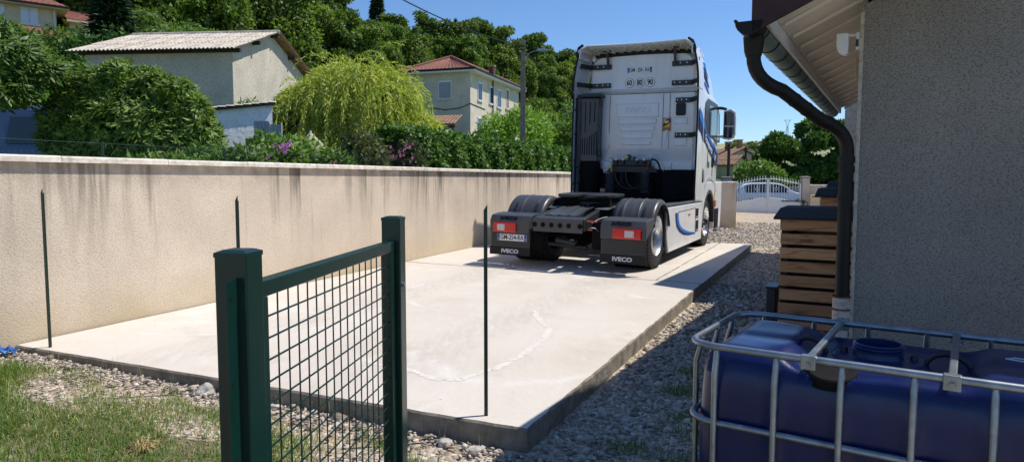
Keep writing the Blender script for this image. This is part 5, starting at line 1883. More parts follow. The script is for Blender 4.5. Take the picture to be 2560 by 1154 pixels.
# ---------------------------------------------------------------- houses
def window_part(par, frame, x, z, w, h, face, sh='shutter_grey', sill=True, name='window', two=False):
    """face: function (a, depth, z) -> local point; a along the wall"""
    def slab(a0, a1, z0, z1, d0, d1, nm, mt, p):
        m = MB(); vs = [face(a, d, zz) for d in (d0, d1) for a, zz in ((a0, z0), (a1, z0), (a1, z1), (a0, z1))]
        m.add(vs, [(0, 1, 2, 3), (7, 6, 5, 4), (0, 4, 5, 1), (1, 5, 6, 2), (2, 6, 7, 3), (3, 7, 4, 0)])
        return m.build(nm, mt, p)
    if two:
        o = slab(x - w / 2, x - .01, z, z + h, .01, .05, name, sh, par)
        slab(x + .01, x + w / 2, z, z + h, .01, .05, 'shutter', sh, o)
        for s_ in (-1, 1):
            for zz in (.15, .85):
                slab(x + s_ * w * .26 - w * .2, x + s_ * w * .26 + w * .2, z + h * zz - .03, z + h * zz + .03, .05, .07, 'batten', sh, o)
    else:
        o = slab(x - w / 2, x + w / 2, z, z + h, .004, .02, name, sh, par)
        slab(x - w / 2 - .04, x + w / 2 + .04, z + h, z + h + .12, .004, .06, 'shutter_box', frame, o)
        for s_ in (-1, 1):
            slab(x + s_ * (w / 2 + .025) - .025, x + s_ * (w / 2 + .025) + .025, z, z + h, .003, .045, 'frame', frame, o)
    if sill:
        slab(x - w / 2 - .12, x + w / 2 + .12, z - .13, z - .002, .0, .10, 'sill', 'coping', o)
    return o

def tile_rows(fn, nu, nv, wave=.03, lap=.025):
    """roof slope clad in lapped tiles: fn(s,t) -> point, s along the eave 0..1, t up the slope 0..1"""
    m = MB()
    for j in range(nv):
        for i in range(nu):
            q = []
            for (a, b, up) in ((0, 0, lap), (.5, 0, lap + wave), (1, 0, lap), (1, 1, 0), (.5, 1, wave), (0, 1, 0)):
                p = Vector(fn((i + a) / nu, (j + b) / nv)); p.z += up
                q.append(p)
            m.add(q, [(0, 1, 4, 5), (1, 2, 3, 4)])
            a_, b_ = q[0].copy(), q[2].copy(); a_.z -= .06; b_.z -= .06
            m.add([q[0], q[1], q[2], b_, a_], [(4, 3, 2, 1, 0)])
    return m

# two-storey house in the middle
CH = thing('village_house', 'two-storey beige roughcast house with red hipped tile roof, right of the golden willow', 'house', (-3.03, 50, 2.2), R(-18.5))
hw_, hl_ = 5.3, 11.4
ez = 7.15
MB().box((-hw_, 0, -1), (0, hl_, ez)).build('wall', 'village_render', CH)
o_ = .55
e = [(-hw_ - o_, -o_, ez), (o_, -o_, ez), (o_, hl_ + o_, ez), (-hw_ - o_, hl_ + o_, ez)]
rx = -hw_ / 2
rh = ez + 1.45
r1, r2 = (rx, 2.6, rh), (rx, hl_ - 2.6, rh)
m = MB(); m.prism([(x, y, z - .16) for x, y, z in e], (0, 0, .14)); m.build('soffit', 'white_satin', CH)
def tri(a, b, c): return lambda s, t: tuple(a[k] * (1 - s) * (1 - t) + b[k] * s * (1 - t) + c[k] * t for k in range(3))
def quadf(a, b, c, d): return lambda s, t: tuple((a[k] * (1 - s) + b[k] * s) * (1 - t) + (d[k] * (1 - s) + c[k] * s) * t for k in range(3))
rt_ = tile_rows(tri(e[0], e[1], r1), 18, 10, .05).build('roof_tiles', 'tile_red', CH); rt_['kind'] = 'stuff'
rt_ = tile_rows(quadf(e[1], e[2], r2, r1), 36, 10, .05).build('roof_tiles', 'tile_red', CH); rt_['kind'] = 'stuff'
rt_ = tile_rows(quadf(e[3], e[0], r1, r2), 36, 10, .05).build('roof_tiles', 'tile_red', CH); rt_['kind'] = 'stuff'
rt_ = tile_rows(tri(e[2], e[3], r2), 18, 10, .05).build('roof_tiles', 'tile_red', CH); rt_['kind'] = 'stuff'
m = MB()
for a, b in ((e[0], r1), (e[1], r1), (e[2], r2), (e[3], r2), (r1, r2)):
    m.tube([Vector(a) + Vector((0, 0, .06)), Vector(b) + Vector((0, 0, .08))], .11, 6)
m.build('hip_tiles', 'tile_red', CH)
m = MB()
for a, b in ((e[0], e[1]), (e[1], e[2])):
    m.bar(Vector(a) + Vector((0, 0, .03)), Vector(b) + Vector((0, 0, .03)), .14, .14)
m.build('gutter', 'anthracite', CH)
MB().tube([(.08, 4.6, ez - .1), (.08, 4.6, 0)], .05, 6).build('downpipe', 'anthracite', CH)
ch = MB().box((-.9, 6.3, ez + .2), (-.5, 6.7, ez + 1.25)).build('chimney', 'timber_brown', CH); MB().box((-.95, 6.25, ez + 1.25), (-.45, 6.75, ez + 1.33)).build('chimney_cap', 'grey_render', ch)
ff = lambda a, d, z: (-a, -d, z)
fr_ = lambda a, d, z: (d, a, z)
zz = 5.2
window_part(CH, 'white_satin', 2.0, zz, .95, 1.15, ff, 'shutter_grey')
window_part(CH, 'white_satin', 4.55, zz, .95, 1.15, ff, 'shutter_grey')
window_part(CH, 'frame_grey', 1.9, .2, .9, 2.0, ff, 'shutter_grey', False, 'door')
for a in (1.9, 4.35): window_part(CH, 'white_satin', a, zz, .8, 1.2, fr_, 'dark_glass')
window_part(CH, 'white_satin', 6.2, zz - .1, .9, 1.3, fr_, 'blue_glass')
window_part(CH, 'white_satin', 8.3, zz, .6, 1.5, fr_, 'tile_old')
window_part(CH, 'white_satin', 1.9, 1.9, .9, 1.9, fr_, 'blue_glass', False, 'door')
bal = MB().box((.02, .3, 1.55), (1.2, 4.2, 1.75)).build('balcony', 'coping', CH)
for i in range(20):
    MB().bar((1.15, .35 + i * .2, 1.75), (1.15, .35 + i * .2 + (.1 if i % 2 else -.1), 2.7), .03, .03).build('baluster', 'letter_black', bal)
m = MB(); m.bar((1.15, .3, 2.72), (1.15, 4.2, 2.72), .05, .05); m.bar((.05, .32, 2.72), (1.15, .32, 2.72), .05, .05); m.build('handrail', 'letter_black', bal)
m = MB(); m.tube([(-3.2, -.03, 4.55), (-2, -.03, 4.35), (-.8, -.03, 4.45), (.02, -.03, 4.75), (.03, 3, 4.6)], .03, 4); m.build('wall_cable', 'cable', CH)
# tiled porch and slatted screen in front of it
po = thing('porch', 'small porch with brown tiled roof and timber posts beside the village house', 'porch', (-5.1, 45.6, 2.1), R(-18.5))
m = tile_rows(quadf((-1.6, -.2, 3.0), (1.5, -.2, 3.0), (1.3, 1.6, 3.7), (-1.4, 1.6, 3.7)), 12, 6, .04); rr = m.build('roof_tiles', 'tile_old', po); rr['kind'] = 'stuff'
for x in (-1.3, 1.2):
    MB().box((x - .08, -.05, -.5), (x + .08, .11, 2.9)).build('post', 'timber_brown', po)
MB().box((-1.5, -.08, 2.75), (1.45, .12, 2.95)).build('beam', 'timber_brown', po)
fsn = thing('slat_screen', 'dark blue-grey slatted screen below the tiled porch', 'fence', (-5.35, 44.3, 2.0), R(-18.5))
for i in range(9):
    MB().box((.0, 0, .35 + i * .105), (2.6, .03, .43 + i * .105)).build('slat', 'fence_blue', fsn)
for x in (0, 1.3, 2.6):
    MB().box((x - .04, -.02, -.4), (x + .04, .05, 1.35)).build('post', 'fence_blue', fsn)
bn = thing('garden_wall', 'white garden wall with red marks below the slatted screen', 'wall', (-4.9, 43.2, 1.4), R(-18.5))
MB().box((0, 0, -.5), (3.3, .15, .78)).build('panel', 'white_render', bn)
for x in (.4, 1.3, 2.2): MB().box((x, -.012, .35), (x + .5, .0, .6)).build('mark', 'sticker_red', bn)

# barn with corrugated roof
BN = thing('barn', 'old barn with grey corrugated roof and sunlit roughcast gable', 'barn', (-8.9, 22, 1.0), R(-5.3))
bw, bd_ = 4.95, 5.7
bz, br_ = 4.6, 5.62
m = MB()
m.prism([(0, 0, -.5), (0, bd_, -.5), (0, bd_, bz), (0, bd_ / 2, br_), (0, 0, bz)], (-bw, 0, 0))
m.build('wall', 'barn_render', BN)
slope = (br_ - bz) / (bd_ / 2)
sheet_me = {}
for side in (0, 1):
    n_sh = 7; wsh = (bw + .62) / n_sh
    for row in range(3):
        for i in range(n_sh):
            y0, y1 = -.42 + row * 1.08, -.42 + (row + 1) * 1.08 + .14
            if row == 2: y1 = bd_ / 2 + .03
            x0 = -bw - .30 + i * wsh
            rows = []
            for y in (y0, y1):
                z = bz + y * slope + .07 + .02 * (2 - row) * 0 + (.022 if y == y0 else .0) 
                yy = y if side == 0 else bd_ - y
                rows.append([(x0 + wsh * 1.03 * k / 24, yy, z + .026 * math.sin(2 * PI * k / 4 + PI / 2)) for k in range(25)])
            MB().thick(rows, (0, 0, .012)).build('roof_sheet', 'fibre_cement' if not (side == 1) else 'tile_old', BN, smooth=60)
m = MB(); m.tube([(-bw - .30, bd_ / 2, br_ + .09), (.32, bd_ / 2, br_ + .09)], .07, 8); m.build('ridge_cap', 'fibre_cement', BN)
for y in (.0, 1.4, 2.85, 4.3, 5.7):
    z = bz + min(y, bd_ - y) * slope - .06
    MB().box((-bw - .25, y - .05, z - .06), (.28, y + .05, z + .06)).build('purlin', 'timber_dark', BN)
# white annex with lean-to roof
AN = thing('annex', 'white rendered lean-to annex with sloping tiled roof beside the barn', 'shed', (-7.84, 16.04, 1.0), R(35))
m = MB(); m.prism([(0, 0, -.4), (2.2, 0, -.4), (2.2, 0, 2.36), (0, 0, 2.02)], (0, 2.0, 0)); m.build('wall', 'white_render', AN)
rr = tile_rows(lambda s, t: (-.1 + 2.38 * t, -.12 + 2.2 * s, 2.02 + .37 * t), 14, 12, .03, .018).build('roof_tiles', 'fibre_cement', AN); rr['kind'] = 'stuff'
MB().prism([(-.1, -.1, 1.96), (2.27, -.1, 2.33), (2.27, -.1, 2.37), (-.1, -.1, 2.0)], (0, 2.15, 0)).build('roof_deck', 'timber_dark', AN)
sg = thing('yard_door', 'pair of grey boarded doors standing beside the white annex', 'door', (-6.30, 16.75, 1.0), R(5))
for x0, w in ((0, .36), (.38, .26)):
    k = 4 if w > .3 else 3
    for i in range(k):
        MB().box((x0 + i * w / k, 0, -.2), (x0 + (i + 1) * w / k - .008, .04, 1.88 if w > .3 else 1.80)).build('board', 'shutter_grey', sg)
    MB().box((x0 + w, -.02, -.2), (x0 + w + .02, .06, 1.84)).build('post', 'frame_grey', sg)
# things half hidden by the flowering shrubs
pa = thing('garden_parasol', 'folded beige garden parasol showing above the flowering shrubs', 'parasol', (-4.0, 13.6, .82))
m = MB(); m.loft([[(.34 * math.cos(2 * PI * k / 8), .34 * math.sin(2 * PI * k / 8), 1.15 + .04 * (k % 2)) for k in range(8)], [(.24 * math.cos(2 * PI * k / 8), .24 * math.sin(2 * PI * k / 8), 1.35) for k in range(8)], [(.03 * math.cos(2 * PI * k / 8), .03 * math.sin(2 * PI * k / 8), 1.55) for k in range(8)]])
m.build('canopy', 'tarp_beige', pa); MB().tube([(0, 0, 0), (0, 0, 1.6)], .025, 6).build('pole', 'letter_white', pa)
pl = thing('garden_pool', 'blue garden pool wall glimpsed behind the flowering shrubs', 'pool', (-3.0, 12.2, 1.05))
MB().lathe([(1.0, 0), (1.0, .70), (.95, .72), (.93, .70), (.93, .02)], 28, (0, 0, 0)).build('wall', 'tarp_blue', pl, smooth=40)
MB().lathe([(1.02, .70), (1.06, .72), (1.02, .74)], 28, (0, 0, 0)).build('rim', 'letter_white', pl, smooth=40)

# house at the top left
TL = thing('hillside_house', 'cream house with red tiled roof and white shutters on the hillside, top left', 'house', (-27.5, 41.9, 6.6), R(40))
MB().box((-7.0, 0, -3), (0, 6, 5.12)).build('wall', 'cream_render', TL)
rr = tile_rows(quadf((-7.5, -.55, 5.16), (.6, -.55, 5.16), (-2.2, 3, 6.9), (-7.5, 3, 6.9)), 28, 12, .05).build('roof_tiles', 'tile_red', TL); rr['kind'] = 'stuff'
rr = tile_rows(quadf((.6, -.55, 5.16), (.6, 6.6, 5.16), (-2.2, 3.01, 6.9), (-2.2, 3, 6.9)), 26, 12, .05).build('roof_tiles', 'tile_red', TL); rr['kind'] = 'stuff'
m = MB(); m.prism([(-7.5, -.55, 5.0), (.6, -.55, 5.0), (.6, 6.6, 5.0), (-7.5, 6.6, 5.0)], (0, 0, .13)); m.build('soffit', 'cream_render', TL)
m = MB(); m.bar((-7.5, -.6, 5.12), (.6, -.6, 5.12), .12, .12); m.build('gutter', 'anthracite', TL)
MB().tube([(-.12, -.10, 5.0), (-.12, -.10, 1)], .05, 6).build('downpipe', 'cream_plastic', TL)
fl2 = lambda a, d, z: (a, -d, z)
for x in (-2.95, -1.35):
    window_part(TL, 'white_satin', x, 4.05, .86, .92, fl2, 'shutter_white', True, 'window', True)
TL2 = thing('hillside_house', 'lower cream wing with red hipped roof right of the hillside house', 'house', (-27.55, 43.2, 6.4), R(40))
MB().box((0, 0, -3), (2.1, 5, 4.85)).build('wall', 'cream_render', TL2)
rr = tile_rows(quadf((-.2, -.5, 4.9), (2.6, -.5, 4.9), (1.0, 2.5, 6.0), (-.2, 2.5, 6.0)), 12, 10, .05).build('roof_tiles', 'tile_red', TL2); rr['kind'] = 'stuff'
rr = tile_rows(quadf((2.6, -.5, 4.9), (2.6, 5.5, 4.9), (1.0, 2.51, 6.0), (1.0, 2.5, 6.0)), 18, 10, .05).build('roof_tiles', 'tile_red', TL2); rr['kind'] = 'stuff'
m = MB(); m.prism([(-.2, -.5, 4.76), (2.6, -.5, 4.76), (2.6, 5.5, 4.76), (-.2, 5.5, 4.76)], (0, 0, .13)); m.build('soffit', 'cream_render', TL2)
lt = thing('porch', 'small red tiled porch roof below the hillside house windows', 'porch', (-26.2, 38.9, 7.75), R(40))
rr = tile_rows(quadf((-1.6, 0, 1.8), (1.9, 0, 1.8), (1.7, 1.4, 2.35), (-1.6, 1.4, 2.35)), 12, 5, .05).build('roof_tiles', 'tile_red', lt); rr['kind'] = 'stuff'
MB().box((-1.5, .15, -1.5), (1.8, 1.5, 1.78)).build('wall', 'white_render', lt)

# far houses right of the lorry
def gable_house(label, loc, rz, w, l, ez, rh, wallm, roofm, wins=(), ch=None, group=None):
    t = thing('village_house', label, 'house', loc, R(rz), group)
    m = MB(); m.prism([(0, 0, -4), (w, 0, -4), (w, 0, ez), (w / 2, 0, rh), (0, 0, ez)], (0, l, 0)); m.build('wall', wallm, t)
    for s in (0, 1):
        f = (lambda a: a) if s == 0 else (lambda a: w - a)
        sl = (rh - ez) / (w / 2)
        r_ = tile_rows(quadf((f(-.4), -.4, ez - .4 * sl + .1), (f(-.4), l + .4, ez - .4 * sl + .1), (f(w / 2), l + .4, rh + .1), (f(w / 2), -.4, rh + .1)), int(l / .5), int(w / .9), .05).build('roof_tiles', roofm, t); r_['kind'] = 'stuff'
        m = MB(); m.prism([(f(-.38), -.38, ez - .4 * sl), (f(w / 2), -.38, rh + .0), (f(w / 2), -.38, rh + .08), (f(-.38), -.38, ez - .4 * sl + .08)], (0, l + .76, 0)); m.build('roof_deck', 'timber_brown', t)
    for face, x, z, a, b in wins:
        fc = (lambda q, d, zz: (q, -d, zz)) if face == 'g' else ((lambda q, d, zz: (w + d, q, zz)) if face == 'r' else (lambda q, d, zz: (-d, q, zz)))
        window_part(t, 'coping', x, z, a, b, fc, 'shutter_grey' if face == 'g' else 'dark_glass')
    if ch:
        c = MB().box((ch[0], ch[1], ez), (ch[0] + .7, ch[1] + .7, rh + 1.1)).build('chimney', 'tile_old', t)
        MB().box((ch[0] - .1, ch[1] - .1, rh + 1.1), (ch[0] + .8, ch[1] + .8, rh + 1.22)).build('chimney_cap', 'grey_render', c)
    return t
gable_house('small cream house with brown tiled roof just right of the lorry', (24.0, 74, -1.3), 35, 2.3, 6.5, 4.5, 5.3, 'cream_render', 'tile_old', (('g', 1.3, 1.6, .7, 1.6),))
gable_house('long pinkish house with brown roof behind the small cream house', (28.6, 92, -2.4), 10, 5.0, 11, 6.7, 7.9, 'pink_render', 'tile_old', (('g', 1.4, 3.4, .8, 1.4), ('g', 3.5, 3.4, .8, 1.4)), (2.2, 3.5))
gable_house('tall dull house with chimney standing farthest along the road', (36.4, 112, -2.4), 8, 4.5, 9, 8.0, 9.2, 'barn_render', 'tile_old', (('g', 2, 4.5, .9, 1.5),), (1.2, 1))
for (px, y, zt, lab) in ((1819, 47.5, 3.9, 'dark wooden line pole behind the gate pillar, nearest the lorry'), (1861, 66, 4.6, 'dark wooden line pole beside the pinkish house'), (1890, 84, 5.2, 'thin wooden line pole left of the big round tree')):
    x = (px - 1280) / 1700 * y
    t = thing('line_pole', lab, 'pole', (x, y, -.6), 0, 'line poles along the village road')
    MB().tube([(0, 0, -2), (0, 0, zt + .6)], [.14, .10], 8).build('shaft', 'timber_dark', t)
    MB().box((-.3, -.05, zt + .3), (.3, .05, zt + .4)).build('cross_arm', 'timber_dark', t)

# pylon on the far hill
py = thing('pylon', 'lattice power pylon on the skyline of the far hill', 'pylon', (483, 1203, far_fn(483, 1203)[2] - 2))
m = MB()
Hh = 36
def leg(s, q, z): k = 3.4 * (1 - min(1, z / 26)) + .7; return (s * k, q * k, z)
for s in (-1, 1):
    for q in (-1, 1):
        m.bar(leg(s, q, 0), leg(s, q, 26), .35, .35); m.bar(leg(s, q, 26), (s * 3.4, q * .7, Hh), .3, .3)
for i in range(6):
    z0, z1 = i * 4.3, (i + 1) * 4.3
    for q in (-1, 1):
        m.bar(leg(-1, q, z0), leg(1, q, z1), .22, .22); m.bar(leg(1, q, z0), leg(-1, q, z1), .22, .22)
m.build('tower', 'pylon_grey', py)
m = MB(); m.bar((-6.5, 0, Hh), (6.5, 0, Hh), .5, .5); m.bar((-6.5, 0, Hh), (-3.2, 0, Hh - 3), .3, .3); m.bar((6.5, 0, Hh), (3.2, 0, Hh - 3), .3, .3); m.build('cross_arm', 'pylon_grey', py)

# street pole with lamp, and its cables
pz = 1.05
PO = thing('utility_pole', 'tall grey-brown concrete utility pole carrying a street lamp and cables', 'utility pole', (.445, 28, pz))
MB().loft([[(s * a, q * b, z) for s, q in ((-1, -1), (1, -1), (1, 1), (-1, 1))] for a, b, z in ((.13, .17, -.5), (.085, .12, 6.0))]).build('shaft', 'pole_concrete', PO, bev=.01)
MB().tube(bez([(.08, 0, 5.25), (.2, 0, 5.55), (.45, -.05, 5.58), (.62, -.08, 5.58)], 8), .022, 6).build('lamp_arm', 'galvanised', PO, smooth=50)
m = MB(); m.loft([[(.55, -.14, 5.57), (.55, -.02, 5.57), (.55, -.02, 5.64), (.55, -.14, 5.64)], [(.75, -.20, 5.55), (.75, .04, 5.55), (.75, .04, 5.66), (.75, -.20, 5.66)], [(1.12, -.16, 5.57), (1.12, .0, 5.57), (1.12, .0, 5.61), (1.12, -.16, 5.61)]])
m.build('lamp_head', 'galvanised', PO, smooth=40)
for z in (5.75, 5.6):
    MB().tube([(-.1, -.12, z), (.1, -.12, z)], .03, 6).build('clamp', 'cable', PO)
def cable(label, a, b, sag, r_=.018):
    t = thing('overhead_cable', label, 'cable', a)
    a, b = Vector(a), Vector(b)
    MB().tube([(b - a) * (i / 24) + Vector((0, 0, -4 * sag * (i / 24) * (1 - i / 24))) for i in range(25)], r_, 5).build('strand', 'cable', t, smooth=60)
cable('black overhead cable running from the pole to the top of the picture', (.40, 27.9, pz + 5.78), (-5.2, 13.5, 6.75), .42, .019)
cable('black overhead cable falling from the pole towards the lorry roof', (.50, 28.1, pz + 5.6), (8.5, 58, 7.9), .7, .02)

# van behind the bushes, far left
VN = thing('parked_van', 'dark blue-grey van half hidden by bushes behind the boundary wall', 'van', (-9.62, 13.4, .95), R(3))
rings = []
for x, w, zt, zb in ((-3.4, .8, 1.2, .3), (-3.3, .86, 1.75, .25), (-2.6, .88, 1.84, .25), (-1, .88, 1.86, .25), (1.0, .88, 1.85, .25), (1.28, .86, 1.80, .25), (1.36, .84, 1.05, .27), (1.40, .82, .8, .32)):
    tw = w - .14
    rings.append([(x, -w + .04, zb), (x, -w, zb + .2), (x, -w - .01, 1.0), (x, -w + .02, 1.12), (x, -tw, zt - .06), (x, -tw + .1, zt), (x, tw - .1, zt), (x, tw, zt - .06), (x, w - .02, 1.12), (x, w + .01, 1.0), (x, w, zb + .2), (x, w - .04, zb)])
vb = MB().loft(rings).build('body', 'van_blue', VN, smooth=30)
for x0, x1 in ((-2.0, -.95), (-.78, .12), (.30, 1.16)):
    MB().prism([(x0, -.872, 1.16), (x1, -.872, 1.16), (x1 - .04, -.775, 1.66), (x0 + .04, -.775, 1.66)], (0, -.006, .0)).build('window', 'blue_glass', vb)
MB().thick([[(1.372, -.70, 1.12), (1.372, .70, 1.12)], [(1.30, -.64, 1.68), (1.30, .64, 1.68)]], (.008, 0, 0)).build('rear_window', 'blue_glass', vb)
for x in (-2.3, .75):
    w_ = MB().lathe(tyre_prof(.31, .2), 24, (x, -.80, .31), 'Y').build('wheel', 'tyre', VN, smooth=40)
    MB().lathe([(.2, 0), (.19, -.02), (0, -.03)], 16, (x, -.9, .31), 'Y').build('rim', 'silver', w_)
MB().box((-.3, -.90, .92), (-.1, -.885, .97)).build('door_handle', 'van_blue', vb); MB().box((.5, -.90, .92), (.7, -.885, .97)).build('door_handle', 'van_blue', vb)
m = MB(); m.box((-2.4, -.62, 1.86), (1.0, -.58, 1.90)); m.build('roof_rail', 'silver', vb)
gl_ = thing('garden_lamp', 'white globe garden lamp among the far left bushes', 'lamp', (-13.35, 18.6, 1.2))
MB().tube([(0, 0, -.3), (0, 0, 3.05)], .03, 6).build('post', 'letter_black', gl_); MB().lathe([(0, -.11), (.08, -.08), (.11, 0), (.08, .08), (0, .11)], 16, (0, 0, 3.15)).build('globe', 'letter_white', gl_, smooth=60)

# ---------------------------------------------------------------- trees and shrubs
def plant(name, label, cat, loc, crown_me, trunk_me=None, rz=0, s=1, group=None, cname='crown'):
    t = thing(name, label, cat, loc, rz, group)
    t.scale = (s, s, s) if not hasattr(s, '__len__') else s
    link(cname, crown_me, t)
    if trunk_me: link('trunk', trunk_me, t)
    return t
def to_mesh(mb, name, matn):
    o = mb.build(name, matn, None, smooth=50)
    me = o.data
    bpy.data.objects.remove(o)
    return me

# forest trees: crown meshes about 11 m tall
def forest_crown(seed, n, matn, tall=11., r=3.6, lw=(.36, .23)):
    global rng
    rng = np.random.default_rng(seed); random.seed(seed)
    blobs = []
    for k in range(30):
        t = random.uniform(.18, .96)
        a = random.uniform(0, 2 * PI)
        env = math.sin(PI * min(1, .14 + t * .84)) ** .7
        d = r * env * random.uniform(.3, .95)
        rr = r * random.uniform(.16, .36) * (1.1 - .35 * t)
        blobs.append((d * math.cos(a), d * math.sin(a), tall * t, rr * random.uniform(.8, 1.3), rr * random.uniform(.8, 1.3), rr * random.uniform(.6, 1.1)))
    blobs.append((0, 0, tall * .55, r * .6, r * .6, tall * .32))
    return crown_mesh('crown', blobs, n, lw[0], lw[1], matn, lo=.5, droop=.15, jit=1.1)
FC = [forest_crown(s, 10500, mt) for s, mt in ((1, 'leaf_forest'), (2, 'leaf_forest'), (3, 'leaf_forest_light'), (4, 'leaf_forest'), (5, 'leaf_forest_light'))]
FT = [to_mesh(trunk_mb(9, .22, 5, 1.8, .8), 'trunk', 'bark') for _ in range(2)]
def conifer_mesh(seed, tall=13., r=2.2, n=5000, matn='leaf_conifer'):
    global rng
    rng = np.random.default_rng(seed)
    t = rng.uniform(.06, 1, n) ** .8
    lay = np.round(t * 22) / 22 + rng.normal(0, .008, n)
    a = rng.uniform(0, 2 * PI, n)
    br = np.round(a / (2 * PI) * 11 + lay * 37) / 11 * 2 * PI + rng.normal(0, .12, n)
    rad = r * (1.02 - lay) * rng.uniform(.15, 1, n) ** .6
    p = np.stack([rad * np.cos(br), rad * np.sin(br), tall * lay - rad * .28], 1)
    D = np.stack([np.cos(br), np.sin(br), np.full(n, -.35)], 1) + rng.normal(0, .45, (n, 3))
    U = rng.normal(size=(n, 3))
    V, F = leaves(p, D, U, rng.uniform(.35, .7, n), rng.uniform(.12, .2, n))
    return np_mesh('crown', V, F, matn)
CFM = conifer_mesh(11)
CFT = to_mesh(MB().tube([(0, 0, -.3), (0, 0, 6), (0, 0, 12.9)], [.2, .13, .02], 6), 'trunk', 'bark')

rnd = random.Random(5)
def clear_of(x, y):
    for cx, cy, r_ in ((-3.5, 55, 9), (-27, 42, 5.5), (-21.5, 45, 4.5), (-11, 25, 6), (.4, 28, 3)):
        if math.hypot(x - cx, y - cy) < r_: return False
    return True
# ray through each column of the hill up to the ridge
def ridge_depth(px):
    t = (px - 1280) / 1700
    # HA + HD*s = (t*d, d)
    s = (HA.x - t * HA.y) / (t * HD.y - HD.x)
    return HA.y + HD.y * s
def where(px, fr):
    h = 'on the ridge' if fr > 1 else ('high on the slope' if fr > .9 else ('half way up the slope' if fr > .8 else 'low on the slope'))
    if px < 240: w = 'above the hillside house'
    elif px < 520: w = 'behind the weeping tree'
    elif px < 700: w = 'above the barn roof'
    elif px < 900: w = 'above the golden willow'
    elif px < 1010: w = 'left of the village house'
    elif px < 1190: w = 'above the village house roof'
    elif px < 1310: w = 'just left of the utility pole'
    else: w = 'between the utility pole and the lorry'
    return h + ' ' + w
ntree = 0
for fr, step in ((1.03, 30), (.93, 36), (.82, 44), (.71, 56)):
    px = -120 + rnd.uniform(0, 30)
    while px < 1470:
        d = ridge_depth(px) * fr * rnd.uniform(.975, 1.025)
        x = (px - 1280) / 1700 * d
        if clear_of(x, d):
            z = garden_z(x, d)
            k = rnd.randrange(5)
            tall = rnd.uniform(.88, 1.2) * (.86 + .08 * smooth01((px - 1000) / 300) if px > 830 else 1.12)
            if fr < .8: tall *= .8
            s = (tall * rnd.uniform(.9, 1.15), tall * rnd.uniform(.9, 1.15), tall)
            if rnd.random() < .07 and px < 800:
                plant('conifer', 'dark conifer ' + where(px, fr), 'tree', (x, d, z - .3), CFM, CFT, rnd.uniform(0, 6), rnd.uniform(.8, 1.05), 'conifers ' + where(px, fr))
            else:
                lt_ = 1 if k in (2, 4) else 0
                plant('hillside_tree', ('lighter green tree ' if lt_ else 'broad-leaved tree ') + where(px, fr), 'tree', (x, d, z - .3), FC[k], FT[k % 2], rnd.uniform(0, 6), s, ('lighter trees ' if lt_ else 'trees ') + where(px, fr))
            ntree += 1
        px += step * rnd.uniform(.75, 1.25) * (1.35 if px < 500 else 1)
# undergrowth closing the foot of the wood
def brush_mesh(seed, matn):
    global rng
    rng = np.random.default_rng(seed); random.seed(seed)
    bl = [(random.uniform(-2.2, 2.2), random.uniform(-1.5, 1.5), random.uniform(.4, 1.6), random.uniform(.8, 1.4), random.uniform(.8, 1.3), random.uniform(.7, 1.2)) for _ in range(9)]
    return crown_mesh('foliage', bl, 2600, .34, .2, matn, lo=.7, bottom=-.2)
BR = [brush_mesh(21, 'leaf_forest'), brush_mesh(22, 'leaf_laurel'), brush_mesh(23, 'leaf_forest_light')]
rnd = random.Random(9)
for fr, step in ((.86, 60), (.74, 60), (.62, 60), (.52, 75)):
    px = -100
    while px < 1500:
        d = ridge_depth(px) * fr * rnd.uniform(.96, 1.04)
        x = (px - 1280) / 1700 * d
        if clear_of(x, d):
            plant('undergrowth_bush', 'leafy bush under the trees ' + where(px, fr + .05), 'bush', (x, d, garden_z(x, d) - .2), BR[rnd.randrange(3)], None, rnd.uniform(0, 6), rnd.uniform(.9, 1.5), 'bushes ' + where(px, fr + .05), 'foliage')
        px += step * rnd.uniform(.8, 1.2)
# the tall spruce breaking the skyline
d = 92; x = (950 - 1280) / 1700 * d
plant('spruce', 'tall dark spruce rising above the skyline left of the cable', 'tree', (x, d, garden_z(x, d) + .3), CFM, CFT, 0, (1.15, 1.15, 1.05))
d = 104; x = (1142 - 1280) / 1700 * d
plant('spruce', 'slender spruce tip on the skyline above the village house', 'tree', (x, d, garden_z(x, d) + 1.0), CFM, CFT, 1, (.55, .55, .86))

# named trees on the slope above the barn
d = 36; x = (300 - 1280) / 1700 * d
plant('spruce', 'dark spruce between the hillside house and the clipped bush', 'tree', (x, d, garden_z(x, d) - 1), CFM, CFT, 2, (1.1, 1.1, .72))
d = 33; x = (215 - 1280) / 1700 * d
rng = np.random.default_rng(31)
plant('clipped_bush', 'round clipped yellow-green bush above the barn roof', 'bush', ((382 - 1280) / 1700 * 33, 33, garden_z(-17.4, 33) - .2),
      crown_mesh('foliage', [(0, 0, 2.9, 1.15, 1.1, .95), (-.3, 0, 2.3, 1.1, 1, 1.3), (.4, 0, 2.2, 1., 1, 1.2)], 5200, .16, .09, 'leaf_lime', lo=.9, jit=.6), None, 0, .95, None, 'foliage')

